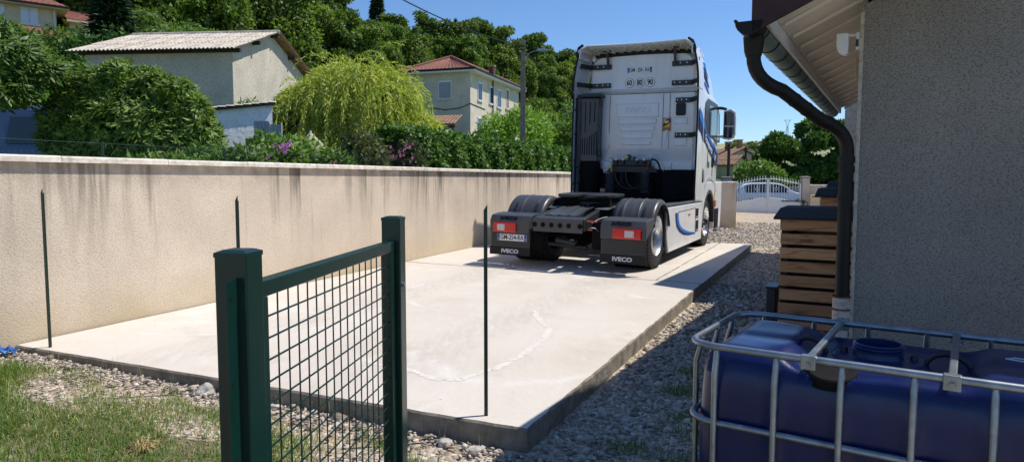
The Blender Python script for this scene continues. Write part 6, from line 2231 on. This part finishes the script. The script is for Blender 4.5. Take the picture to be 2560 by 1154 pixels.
# weeping crowns
def weeping(seed, blobs, n_str, ln, matn, leaf=(.15, .028), per=22):
    global rng
    rng = np.random.default_rng(seed)
    p, nn = blob_points(blobs, n_str, lo=.85, hi=1.0, bottom=-.25)
    P, D = [], []
    for i in range(n_str):
        q = p[i].copy(); dr = nn[i] * .9 + np.array([0, 0, .02]); dr += rng.normal(0, .2, 3); dr[2] = min(dr[2], .35)
        L = ln * rng.uniform(.5, 1.25); st = L / per
        for k in range(per):
            dr = dr + np.array([0, 0, -.17]); dr /= np.linalg.norm(dr)
            q = q + dr * st
            P.append(q.copy()); P.append(q.copy())
            s_ = rng.normal(0, .45, 3)
            D.append(dr + s_); D.append(dr - s_)
    P, D = np.array(P), np.array(D)
    n = len(P)
    V, F = leaves(P, D, rng.normal(size=(n, 3)), rng.uniform(.7, 1.3, n) * leaf[0], rng.uniform(.8, 1.3, n) * leaf[1])
    return np_mesh('crown', V, F, matn)
WL = weeping(41, [(0, 0, 2.75, 1.5, 1.3, 1.05), (-1.0, -.2, 2.3, 1.2, 1.1, .95), (1.05, -.1, 1.6, 1.2, 1.1, .9), (-1.7, 0, 1.5, .9, 1, .9), (2.0, -.2, .9, .75, .9, .7), (.5, -.5, 1.6, 1.2, .9, .9), (-.6, -.6, 1.5, 1.1, .9, .8)], 2100, 1.2, 'leaf_willow', (.16, .030), 17)
w_ = plant('golden_willow', 'big golden-green weeping willow between the barn and the village house', 'tree', (-4.35, 19.5, 1.05), WL, to_mesh(trunk_mb(3.2, .18, 6, 1.3, .9), 'trunk', 'bark'), 0, (.97, .88, .95))
MBc = MB(); rng = np.random.default_rng(43)
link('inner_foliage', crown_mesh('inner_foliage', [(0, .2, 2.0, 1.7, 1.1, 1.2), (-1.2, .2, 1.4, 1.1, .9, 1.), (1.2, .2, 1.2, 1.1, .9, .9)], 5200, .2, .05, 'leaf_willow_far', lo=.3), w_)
d = 38; x = (455 - 1280) / 1700 * d
WL2 = weeping(44, [(0, 0, 5.6, 1.6, 1.5, 1.2), (-.9, 0, 4.6, 1.3, 1.2, 1.2), (1.1, 0, 4.5, 1.4, 1.2, 1.1), (0, -.4, 3.6, 1.6, 1, 1.2)], 700, 2.0, 'leaf_willow_far', (.3, .07), 16)
plant('weeping_tree', 'grey-green weeping tree on the slope above the barn roof', 'tree', (x, d, garden_z(x, d) - 1.0), WL2, to_mesh(trunk_mb(5, .2, 5, 1.2, .9), 'trunk', 'bark'))

# fig-like bush with long leaves in whorls
def whorl_bush(seed, blobs, nw, per, L, W, matn):
    global rng
    rng = np.random.default_rng(seed)
    p, nn = blob_points(blobs, nw, lo=.72, hi=1.03, bottom=-.7)
    n = nw * per
    P = np.repeat(p, per, 0); Nn = np.repeat(nn + np.array([0, 0, .35]), per, 0)
    Nn /= np.linalg.norm(Nn, axis=1, keepdims=True)
    T = np.cross(Nn, rng.normal(size=(n, 3))); T /= np.linalg.norm(T, axis=1, keepdims=True)
    D = T * rng.uniform(.6, 1.0, (n, 1)) + Nn * rng.uniform(.1, .7, (n, 1)); D[:, 2] -= .12
    U = np.cross(D, Nn)
    s = rng.uniform(.6, 1.2, n)
    P = P + rng.normal(0, .03, (n, 3))
    V, F = leaves(P, D, U, L * s, W * s, .2)
    return np_mesh('crown', V, F, matn)
FB = whorl_bush(51, [(0, 0, 1.35, 1.15, 1.0, 1.05), (-.75, -.1, 1.0, .8, .8, .9), (.8, -.1, .95, .75, .8, .95), (.3, .1, 1.75, .75, .7, .62), (-.4, .1, 1.7, .7, .7, .65), (1.05, -.2, .5, .5, .6, .6)] + [(1.35 * math.cos(a) * q, -.35, 1.15 + 1.15 * math.sin(a) * q, r0, r0, r0 * .9) for a, q, r0 in ((.2, .95, .34), (.55, 1.0, .3), (.9, 1.02, .32), (1.25, 1.0, .28), (1.6, 1.06, .3), (1.95, 1.0, .33), (2.3, 1.04, .3), (2.7, .98, .34), (3.05, .95, .3), (1.4, .6, .3), (.4, .55, .3), (2.4, .6, .32))], 4600, 7, .165, .042, 'leaf_fig')
stems = MB()
for k in range(9):
    a = 2 * PI * k / 9
    stems.tube(bez([(.1 * math.cos(a), .1 * math.sin(a), -.2), (.3 * math.cos(a), .3 * math.sin(a), .8), (.8 * math.cos(a), .7 * math.sin(a), 1.6)], 6), [.04, .035, .03, .026, .022, .018, .012], 5)
ST = to_mesh(stems, 'trunk', 'bark')
plant('fig_bush', 'large dark green long-leaved bush in front of the barn wall', 'bush', (-6.35, 11.7, 1.02), FB, ST, 0, (.92, .95, .90))
plant('fig_bush', 'long-leaved bush overhanging the van at the left edge', 'bush', (-8.05, 10.4, 2.5), whorl_bush(52, [(0, 0, 1.0, .95, .8, .75), (.6, 0, .8, .6, .6, .5), (-.6, 0, .6, .8, .7, .8), (.1, -.1, .35, .55, .6, .4)], 1900, 7, .155, .04, 'leaf_fig'), ST, 1, (1.0, 1, .8))
rng = np.random.default_rng(53); random.seed(53)
def shrub(seed, rx, ry, h, n, L, W, matn, nb=9):
    global rng
    rng = np.random.default_rng(seed); r_ = random.Random(seed)
    bl = [(r_.uniform(-1, 1) * rx * .6, r_.uniform(-1, 1) * ry * .6, h * r_.uniform(.3, .78), rx * r_.uniform(.35, .55), ry * r_.uniform(.4, .6), h * r_.uniform(.22, .34)) for _ in range(nb)]
    return crown_mesh('foliage', bl, n, L, W, matn, lo=.6, bottom=-.6, jit=1.0)
plant('laurel_bush', 'yellow-green bush filling the gap left of the big long-leaved bush', 'bush', (-9.9, 15.0, 1.05), shrub(54, 1.8, 1., 2.75, 5200, .16, .075, 'leaf_lime'), ST, 0, 1, None, 'foliage')
plant('oleander_bush', 'dark bush between the white annex and the golden willow', 'bush', (-6.2, 19.0, 1.05), shrub(55, 1.35, 1., 2.4, 5200, .22, .06, 'leaf_laurel'), ST, 0, 1, None, 'foliage')
plant('oleander_bush', 'spiky oleander against the sunlit barn gable', 'bush', (-7.8, 20.6, 1.05), whorl_bush(56, [(0, 0, 2.0, .5, .5, .75), (.4, 0, 1.4, .5, .5, .7), (-.4, 0, 1.5, .5, .5, .6)], 260, 6, .3, .05, 'leaf_laurel'), ST, 0, 1, None, 'foliage')
plant('ornamental_tree', 'bright light green feathery tree in front of the village house', 'tree', (.25, 33.5, 1.0), shrub(57, 1.9, 1.8, 3.7, 8500, .26, .07, 'leaf_lime', 13), to_mesh(trunk_mb(3, .14, 6, 1.2), 'trunk', 'bark'), 0, 1)
plant('ornamental_tree', 'darker round tree behind the light feathery tree', 'tree', (3.4, 37, 1.15), shrub(58, 2.0, 1.8, 3.4, 6000, .26, .12, 'leaf_forest_light', 12), to_mesh(trunk_mb(3, .14, 6, 1.2), 'trunk', 'bark'), 0, 1)
plant('ornamental_tree', 'blue-grey feathery tree beside the lorry, behind the hedge', 'tree', (4.3, 45, 1.4), shrub(59, 1.6, 1.6, 5.0, 4500, .3, .1, 'leaf_willow_far', 11), to_mesh(trunk_mb(3, .14, 6, 1.2), 'trunk', 'bark'), 0, 1)
# ivy bank and hedges below the hillside house
rnd = random.Random(3)
for i, (px, d, zt, w) in enumerate(((20, 21, 5.6, 2.6), (110, 23, 5.9, 2.4), (190, 26, 6.0, 2.2), (40, 30, 8.2, 2.8), (130, 31, 8.6, 2.6), (215, 33, 9.0, 2.4), (-30, 17, 4.6, 2.0), (300, 28, 6.5, 2.4), (250, 30, 8.4, 2.0))):
    x = (px - 1280) / 1700 * d
    z = garden_z(x, d)
    plant('hedge_bush', ['broad leafy bush of the green bank below the hillside house', 'dark leafy bush of the hedge in front of the hillside house'][1 if d > 29 else 0], 'bush', (x, d, z - .1),
          shrub(60 + i, w, 1.4, max(1.4, zt - z - .35), 4200, .22, .12, ['leaf_laurel', 'leaf_forest_light', 'leaf_laurel'][i % 3]), None, 0, 1, 'bank bushes' if d <= 29 else 'hedge bushes', 'foliage')
plant('hedge_bush', 'bright sunlit bush at the left edge behind the overhanging bush', 'bush', (-10.6, 14.2, 1.3), shrub(75, 1.4, 1., 2.6, 4800, .15, .075, 'leaf_lime'), None, 0, 1, None, 'foliage')

# hedge along the garden side of the wall
def hedge_mesh(seed, L, th, h, n, lw, matn):
    global rng
    rng = np.random.default_rng(seed)
    s = rng.uniform(0, L, n)
    face = rng.choice(3, n, p=[.5, .3, .2])
    y = np.where(face == 0, -th / 2 + rng.uniform(-.06, .05, n), np.where(face == 1, rng.uniform(-th / 2, th / 2, n), th / 2 + rng.uniform(-.05, .06, n)))
    wob = .05 * np.sin(s * 5.1) + .04 * np.sin(s * 11.7 + 1) + .03 * np.sin(s * 2.3)
    z = np.where(face == 1, h + wob + rng.uniform(-.06, .08, n), rng.uniform(.0, 1, n) * (h + wob))
    y = y + .05 * np.sin(s * 7 + z * 6) + .03 * np.sin(s * 17 + z * 3)
    p = np.stack([s, y, z], 1)
    nn = np.stack([np.zeros(n), np.where(face == 0, -1., np.where(face == 2, 1., 0.)), np.where(face == 1, 1., .15)], 1)
    D = nn * .4 + rng.normal(0, .7, (n, 3)); D[:, 2] -= .45
    V, F = leaves(p, D, np.cross(D, nn + rng.normal(0, .4, (n, 3))), rng.uniform(.7, 1.3, n) * lw[0], rng.uniform(.7, 1.3, n) * lw[1])
    return np_mesh('foliage', V, F, matn)
def hedge(label, s0, s1, h, seed, matn, lw=(.095, .06), dens=3000, off=.85):
    a = wallpt(s0, off, 1.02)
    t = thing('hedge', label, 'hedge', a, math.atan2(WDIR.y, WDIR.x))
    L = s1 - s0
    link('foliage', hedge_mesh(seed, L, .6, h, int(L * dens), lw, matn), t)
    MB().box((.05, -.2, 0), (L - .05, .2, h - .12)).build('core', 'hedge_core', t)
hedge('dense ivy-green hedge running behind the wall towards the lorry', 6.6, 17.5, 1.20, 81, 'leaf_hedge')
# flowering shrubs along the wall
def flowering(label, s, off, h, w, seed, matn, fl, nf):
    p = wallpt(s, off, 1.02)
    t = plant('flowering_shrub', label, 'shrub', p, shrub(seed, w, .5, h, 2600, .085, .042, matn, 10), None, math.atan2(WDIR.y, WDIR.x), 1, None, 'foliage')
    r_ = random.Random(seed)
    m = MB()
    nf = int(nf * .7)
    cl = [(r_.uniform(-.8, .8), r_.uniform(.35, .95)) for _ in range(max(2, nf // 6))]
    for i in range(nf):
        q0 = r_.choice(cl); c = Vector(((q0[0] + r_.gauss(0, .1)) * w, -.42 + r_.uniform(-.1, .12), h * (q0[1] + r_.gauss(0, .06))))
        for k in range(6):
            a = 2 * PI * k / 6 + r_.uniform(0, 1); q = r_.uniform(.018, .034)
            m.add([c, c + Vector((math.cos(a - .4) * q, -.01, math.sin(a - .4) * q)), c + Vector((math.cos(a) * q * 1.2, -.025, math.sin(a) * q * 1.2)), c + Vector((math.cos(a + .4) * q, -.01, math.sin(a + .4) * q))], [(0, 1, 2, 3)])
    m.build('blossom', fl, t)
for s, off, h, w, seed, mt, fl, nf, lab in (
        (2.15, .8, .72, .5, 91, 'leaf_shrub', 'flower_mauve', 4, 'leafy shrub at the right foot of the big long-leaved bush'),
        (3.0, .7, .86, .6, 92, 'leaf_shrub', 'flower_mauve', 34, 'shrub with mauve blossom in front of the white annex'),
        (3.9, .75, .98, .6, 93, 'leaf_hedge', 'flower_pink', 22, 'bright green shrub with a few pink blossoms behind the wall'),
        (4.7, .7, .84, .55, 94, 'leaf_shrub', 'flower_pink', 26, 'low shrub with pink blossom in front of the pool'),
        (5.5, .8, 1.16, .6, 95, 'leaf_purple', 'flower_pink', 44, 'tall purple-tinged shrub with clusters of pink blossom'),
        (6.25, .7, 1.08, .6, 96, 'leaf_purple', 'flower_pink', 46, 'purple-tinged shrub with pink blossom where the ivy hedge starts')):
    flowering(lab, s, off, h, w, seed, mt, fl, nf)

# trees beyond the road, right of the lorry
def big_crown(seed, n, L, W, matn, blobs): 
    global rng
    rng = np.random.default_rng(seed)
    return crown_mesh('crown', blobs, n, L, W, matn, lo=.66, droop=.3, jit=.8)
r_ = random.Random(4)
bl = []
for k in range(22):
    a = r_.uniform(0, 2 * PI); t = r_.uniform(.1, .95)
    R0 = 3.3 * math.sin(PI * (.18 + .72 * t)) ** .8
    bl.append((R0 * r_.uniform(.4, .8) * math.cos(a), R0 * r_.uniform(.4, .8) * math.sin(a), .6 + 6.0 * t, r_.uniform(.7, 1.25), r_.uniform(.7, 1.25), r_.uniform(.5, .85)))
BT = big_crown(101, 21000, .40, .24, 'leaf_right', bl)
TK = to_mesh(trunk_mb(5, .22, 7, 1.8), 'trunk', 'bark')
plant('roadside_tree', 'large round dark green tree beyond the road, beside the house wing', 'tree', (26.2, 57.5, -1.0), BT, TK, 0, (1.0, 1.0, 1.1))
plant('roadside_tree', 'round tree on the left flank of the large roadside tree', 'tree', (22.0, 56, -1.0), BT, TK, 2.3, (.78, .78, .86))
rng = np.random.default_rng(103)
plant('roadside_bush', 'low rounded bush behind the white gate, left of the large tree', 'bush', (18.0, 50.5, -.5), shrub(104, 2.1, 1.6, 3.3, 5200, .26, .16, 'leaf_hedge', 13), None, 0, 1, None, 'foliage')
plant('roadside_tree', 'conifer tip behind the wall at the right of the gate', 'tree', (22.0, 44, -.4), CFM, CFT, 0, (.22, .22, .145))
for i, (px, d, s) in enumerate(((1795, 150, 1.05), (1822, 158, 1.0), (1846, 172, .95), (1868, 200, .9), (1905, 230, .7), (1925, 240, .62), (1885, 130, .62), (1905, 120, .55))):
    x = (px - 1280) / 1700 * d
    plant('far_tree', 'distant tree on the slope behind the roadside houses', 'tree', (x, d, far_fn(x, d)[2] - .8), FC[i % 5], FT[0], i, s, 'distant trees beyond the road')
for i, (px, d, s) in enumerate(((1885, 760, 2.0), (1872, 700, 2.2), (1858, 640, 2.2), (1844, 600, 2.2), (1830, 560, 2.2), (1944, 1120, 1.1), (1990, 620, .9), (2012, 600, 1.0), (1925, 560, .8), (1950, 580, .8), (1970, 640, .8))):
    x = (px - 1280) / 1700 * d
    plant('far_tree', 'tiny tree on the far pasture hill', 'tree', (x, d, far_fn(x, d)[2] - .5), FC[i % 5], FT[0], i, s, 'trees on the far hill')

# ---------------------------------------------------------------- loose stones, grass, small things
def ico():
    t = (1 + 5 ** .5) / 2
    V = np.array([(-1, t, 0), (1, t, 0), (-1, -t, 0), (1, -t, 0), (0, -1, t), (0, 1, t), (0, -1, -t), (0, 1, -t), (t, 0, -1), (t, 0, 1), (-t, 0, -1), (-t, 0, 1)], float)
    V /= np.linalg.norm(V[0])
    F = np.array([(0, 11, 5), (0, 5, 1), (0, 1, 7), (0, 7, 10), (0, 10, 11), (1, 5, 9), (5, 11, 4), (11, 10, 2), (10, 7, 6), (7, 1, 8), (3, 9, 4), (3, 4, 2), (3, 2, 6), (3, 6, 8), (3, 8, 9), (4, 9, 5), (2, 4, 11), (6, 2, 10), (8, 6, 7), (9, 8, 1)])
    return V, F
IV, IF = ico()
def stones(name, pts, size, label, flat=.55):
    n = len(pts)
    s = np.asarray(size).reshape(-1, 1, 1)
    V = np.repeat(IV[None], n, 0) * (1 + rng.normal(0, .16, (n, 12, 1)))
    V = V * np.stack([rng.uniform(.8, 1.5, n), rng.uniform(.7, 1.1, n), rng.uniform(.35, .8, n) * flat / .55], 1)[:, None, :]
    a = rng.uniform(0, 2 * PI, n); c, q = np.cos(a), np.sin(a)
    x = V[..., 0] * c[:, None] - V[..., 1] * q[:, None]; y = V[..., 0] * q[:, None] + V[..., 1] * c[:, None]
    z = V[..., 2] + x * rng.normal(0, .25, (n, 1)) + y * rng.normal(0, .25, (n, 1))
    V = np.stack([x, y, z], -1) * s + np.asarray(pts)[:, None, :]
    F = (IF[None] + 12 * np.arange(n)[:, None, None]).reshape(-1, 3)
    o = np_obj(name, V.reshape(-1, 3), F, 'stone', smooth=True)
    return tag(o, label, 'gravel', kind='stuff')
rng = np.random.default_rng(201)
def on_slab(u, v): return (v > -6.52 + .055 * (u + 3)) & (u < .95 - .03 * (v + 6.4)) & (v < 4.72)
def scatter(n, x0, x1, y0, y1, dens):
    """dens(x,y) in 0..1, arrays"""
    x = rng.uniform(x0, x1, n); y = rng.uniform(y0, y1, n)
    k = rng.uniform(0, 1, n) < dens(x, y)
    return x[k], y[k]
def uv_arr(x, y):
    dx, dy = x - W0.x, y - W0.y
    return dx * RT.x + dy * RT.y, dx * FW.x + dy * FW.y
def lump(x, y):
    return (np.sin(x * 3.1 + 1.3 * np.sin(y * 2.2)) + np.sin(y * 4.3 + 1.7 * np.sin(x * 2.9 + .6)) + .8 * np.sin(x * 7.7 + y * 5.1)) / 2.8
# gravel right of the slab (in the shade of the house) and along its front edge
def d_right(x, y):
    u, v = uv_arr(x, y)
    near = np.clip(1.15 - (y - 2.6) / 7.5, .16, 1)
    return np.where((u > 1.0 - .0195 * (v + 6.54)) | (v < -6.58), near, 0) * (x > -.12)
gx_, gy2 = scatter(62000, -.2, 4.6, 2.55, 9.4, d_right)
keep = (gx_ - .2) < (gy2 * .75)
gx_, gy2 = gx_[keep], gy2[keep]
gz_ = np.array([yard_z(a, b) for a, b in zip(gx_, gy2)])
sz = rng.lognormal(-4.78, .42, len(gx_)) * np.clip(gy2 / 4.2, 1, 1.7)
stones('gravel', np.stack([gx_, gy2, gz_ + sz * .25], 1), sz, 'grey gravel between the slab and the house')
def lawn_edge_arr(x): return 3.548 - .394 * x
def d_front(x, y):
    e = lawn_edge_arr(x) - y                # distance in front of the slab edge
    u, v = uv_arr(x, y)
    m_ = np.clip(1.05 - np.abs(e - .10) / .20 + .45 * lump(x * 2, y * 2), 0, 1)
    return np.where((v < -6.575 + .082 * (u - .988)) & (e > -.2), m_, 0)
fx, fy = scatter(36000, -4.4, .5, 2.6, 5.6, d_front)
fz = np.array([yard_z(a, b) for a, b in zip(fx, fy)])
sz = rng.lognormal(-4.75, .45, len(fx))
stones('pebble_strip', np.stack([fx, fy, fz + sz * .3 + .012], 1), sz, 'pale pebbles along the front edge of the slab')
# scattered stones showing through the lawn
def d_lawn(x, y):
    return np.clip(-(lump(x, y) + .12) * 1.5, 0, 1) * (lawn_edge_arr(x) - y > .2)
lx, ly = scatter(16000, -3.2, .6, 1.5, 4.6, d_lawn)
lz = np.array([yard_z(a, b) for a, b in zip(lx, ly)])
sz = rng.lognormal(-5.0, .4, len(lx))
stones('lawn_stones', np.stack([lx, ly, lz + .018], 1), sz, 'small stones showing through bare patches of the lawn')
# sunlit gravel of the drive beyond the slab
def d_drive(x, y):
    u, v = uv_arr(x, y)
    return ((v > 4.7) | (u > .8)) * np.clip(1.1 - (y - 9) / 18, .2, 1) * (x > .30 * y - 2)
dx_, dy_ = scatter(42000, 2.5, 10.0, 9.2, 24, d_drive)
dz_ = np.array([yard_z(a, b) for a, b in zip(dx_, dy_)])
sz = rng.lognormal(-3.85, .3, len(dx_)) * np.clip(dy_ / 16, .7, 1.3)
stones('drive_gravel', np.stack([dx_, dy_, dz_ + sz * .12], 1), sz, 'sunlit gravel of the drive leading to the white gate', .4)

# grass
def grass(name, label, x, y, hgt, wid, matn, lean=.5, zo=.01):
    n = len(x)
    z = np.array([yard_z(a, b) for a, b in zip(x, y)]) + zo
    a = rng.uniform(0, 2 * PI, n)
    d = np.stack([np.cos(a), np.sin(a)], 1) * (rng.uniform(.1, 1, n) * lean)[:, None]
    h = hgt * rng.lognormal(0, .35, n); w = wid * rng.uniform(.7, 1.3, n)
    b = a + PI / 2 + rng.normal(0, .5, n)
    sx, sy = np.cos(b) * w / 2, np.sin(b) * w / 2
    base = np.stack([x, y, z], 1)
    S = np.stack([sx, sy, np.zeros(n)], 1)
    mid = base + np.stack([d[:, 0] * h * .35, d[:, 1] * h * .35, h * .62], 1)
    tip = base + np.stack([d[:, 0] * h, d[:, 1] * h, h * (1 - .35 * np.hypot(d[:, 0], d[:, 1]))], 1)
    V = np.stack([base - S, base + S, mid + S * .75, tip, mid - S * .75], 1).reshape(-1, 3)
    k = 5 * np.arange(n)[:, None]
    F = np.concatenate([k + np.array([[0, 1, 2]]), k + np.array([[0, 2, 4]]), k + np.array([[4, 2, 3]])], 0)
    # keep each blade one island, in order
    F = F.reshape(3, n, 3).transpose(1, 0, 2).reshape(-1, 3)
    return tag(np_obj(name, V, F, matn), label, 'grass', kind='stuff')
def d_grass(x, y):
    e = lawn_edge_arr(x) - y
    fall = np.clip((e - .22 + .16 * lump(x * 1.7, y * 1.7)) / .12, 0, 1)
    leftb = np.clip((-x - 1.2) * .3, 0, .55)
    return fall * np.clip(.42 + lump(x, y) * 1.7 + leftb * 1.2, .0, 1)
x, y = scatter(190000, -3.7, .75, 1.35, 5.0, d_grass)
grass('grass', 'short green lawn grass in front of the slab', x, y, .030, .0042, 'blade', 1.3)
x, y = scatter(60000, -3.7, .75, 1.35, 5.0, lambda x, y: d_grass(x, y) * (lump(x * .8 + 3, y * .8) > .15))
grass('long_grass', 'longer tufted lawn grass in front of the slab', x, y, .062, .0042, 'blade', .9)
x, y = scatter(26000, -3.7, .75, 1.35, 5.0, lambda x, y: d_grass(x, y) * .6 + .6 * (np.abs(lump(x, y) + .2) < .25) * (lawn_edge_arr(x) - y > .25))
grass('dry_grass', 'straw-coloured dead grass scattered through the lawn', x, y, .036, .0035, 'blade_dry', 1.5)
# weeds in the shaded gravel
cxs = [(1.02, 3.75), (1.05, 4.0), (.62, 3.55), (1.1, 4.5), (1.2, 4.6), (.16, 3.02), (.3, 2.95), (.42, 3.0), (.9, 3.4), (1.35, 5.0)]
x = np.concatenate([rng.normal(a, .07, 130) for a, b in cxs]); y = np.concatenate([rng.normal(b, .06, 130) for a, b in cxs])
grass('weeds', 'low green weeds growing in the shaded gravel', x, y, .035, .005, 'blade', 1.2)
x = rng.uniform(-3.4, .1, 90); y = lawn_edge_arr(x) - rng.uniform(.0, .07, 90)
grass('edge_weeds', 'thin dry stalks along the slab edge', x, y, .09, .0022, 'blade_dry', .4)

# a few larger rocks at the slab corner
def rock(x, y, s, seed):
    r_ = random.Random(seed)
    bm = bmesh.new(); bmesh.ops.create_icosphere(bm, subdivisions=3, radius=1)
    ph = [r_.uniform(0, 6) for _ in range(6)]
    for v in bm.verts:
        c = v.co
        k = 1 + .16 * math.sin(3 * c.x + ph[0]) + .14 * math.sin(4 * c.y + ph[1]) + .12 * math.sin(5 * c.z + ph[2]) + .07 * math.sin(9 * c.x + 7 * c.y + ph[3]) + .05 * math.sin(13 * c.z + 11 * c.y + ph[4])
        v.co = Vector((c.x * k * 1.25 * s, c.y * k * s, c.z * k * .72 * s))
    me = bpy.data.meshes.new('rock'); bm.to_mesh(me); bm.free()
    me.polygons.foreach_set('use_smooth', [True] * len(me.polygons)); me.materials.append(MATS['rock'])
    o = bpy.data.objects.new('rock', me); COL.objects.link(o)
    o.location = (x, y, yard_z(x, y) + s * .35); o.rotation_euler = (0, 0, r_.uniform(0, 6))
    return o
for i, (x, y, s, lab) in enumerate(((-.06, 3.19, .062, 'largest pale rock below the front corner of the slab'), (-.24, 3.22, .040, 'pale rock left of the largest rock by the slab corner'), (-.19, 3.52, .036, 'rock lying against the slab front below the fence post'),
                                    (.10, 3.27, .045, 'shaded rock right of the largest rock by the slab corner'), (-1.95, 4.24, .055, 'flat brown stone lying against the slab front'), (-.36, 3.60, .032, 'small rounded rock against the slab front near the gate post'))):
    tag(rock(x, y, s, i), lab, 'rock', 'rocks along the slab')
# uprooted dry tufts on the lawn
for (x, y, s, lab) in ((-1.72, 2.52, .075, 'clump of dry brown roots lying at the bottom left of the lawn'), (-1.88, 3.35, .08, 'uprooted straw tuft lying on the lawn')):
    t = thing('dry_tuft', lab, 'dry grass', (x, y, yard_z(x, y) + .02))
    m = MB(); r_ = random.Random(int(s * 1000))
    for k in range(110):
        a = r_.uniform(0, 2 * PI); L = s * r_.uniform(.4, 1.25); e = r_.uniform(-.1, .9)
        b = Vector((r_.uniform(-.3, .3) * s, r_.uniform(-.3, .3) * s, 0))
        d = Vector((math.cos(a), math.sin(a) * .7, e)).normalized()
        m.tube([b, b + d * L * .6 + Vector((0, 0, .01)), b + d * L - Vector((0, 0, .2 * L))], [.0028, .002, .0008], 3, caps=False)
    m.build('straw', 'straw', t)
# blue plastic scrap by the wall foot
bs = thing('plastic_scrap', 'crumpled blue plastic sheet at the foot of the wall by the slab corner', 'plastic sheet', (-3.66, 4.84, yard_z(-3.66, 4.84) + .02))
rows = [[(-.08 + .14 * i / 6, -.06 + .11 * j / 5, .03 + .022 * math.sin(i * 2.1 + j * 1.7) + .012 * math.sin(i * 4.3 - j)) for i in range(7)] for j in range(6)]
MB().thick(rows, (0, 0, .003)).build('sheet', 'tarp_blue', bs)
# pale rope on the shaded gravel
rp = thing('rope', 'thin pale rope lying on the shaded gravel beside the slab', 'rope', (0, 0, 0))
pts = bez([(4.2, 11.2, 0), (4.35, 10.0, 0), (4.0, 9.3, 0), (4.25, 8.3, 0), (4.0, 7.6, 0)], 30)
MB().tube([(p.x, p.y, yard_z(p.x, p.y) + .03) for p in pts], .010, 5).build('strand', 'rope', rp, smooth=60)
# chalky tide mark dried on the slab
tide = [(-.28, -3.65), (-.06, -4.06), (.17, -4.33), (.27, -4.66), (.30, -4.99), (.34, -5.38), (.31, -5.61), (.28, -5.81), (.23, -5.98), (.12, -6.03), (-.03, -6.0), (-.19, -5.94), (-.38, -5.97), (-.6, -5.9)]
mat('chalk', (.665, .615, .55), .9, var=.09, vs=20)
r_ = random.Random(12)
fine = []
for (a, b), (c, d) in zip(tide, tide[1:]):
    for k in range(8):
        t = k / 8
        fine.append((a + (c - a) * t + r_.gauss(0, .008), b + (d - b) * t + r_.gauss(0, .008)))
rowA, rowB = [], []
for i, (u, v) in enumerate(fine):
    w = .012 + .02 * abs(math.sin(i * .23)) + r_.uniform(-.006, .012)
    (u0, v0), (u1, v1) = fine[max(0, i - 1)], fine[min(len(fine) - 1, i + 1)]
    L = math.hypot(u1 - u0, v1 - v0) + 1e-6
    nx, ny = -(v1 - v0) / L, (u1 - u0) / L
    rowA.append(slab_pt(u + nx * w, v + ny * w, .0015)); rowB.append(slab_pt(u - nx * w * .7, v - ny * w * .7, .0015))
MB().sheet([rowA, rowB]).build('chalk_mark', 'chalk', sb)
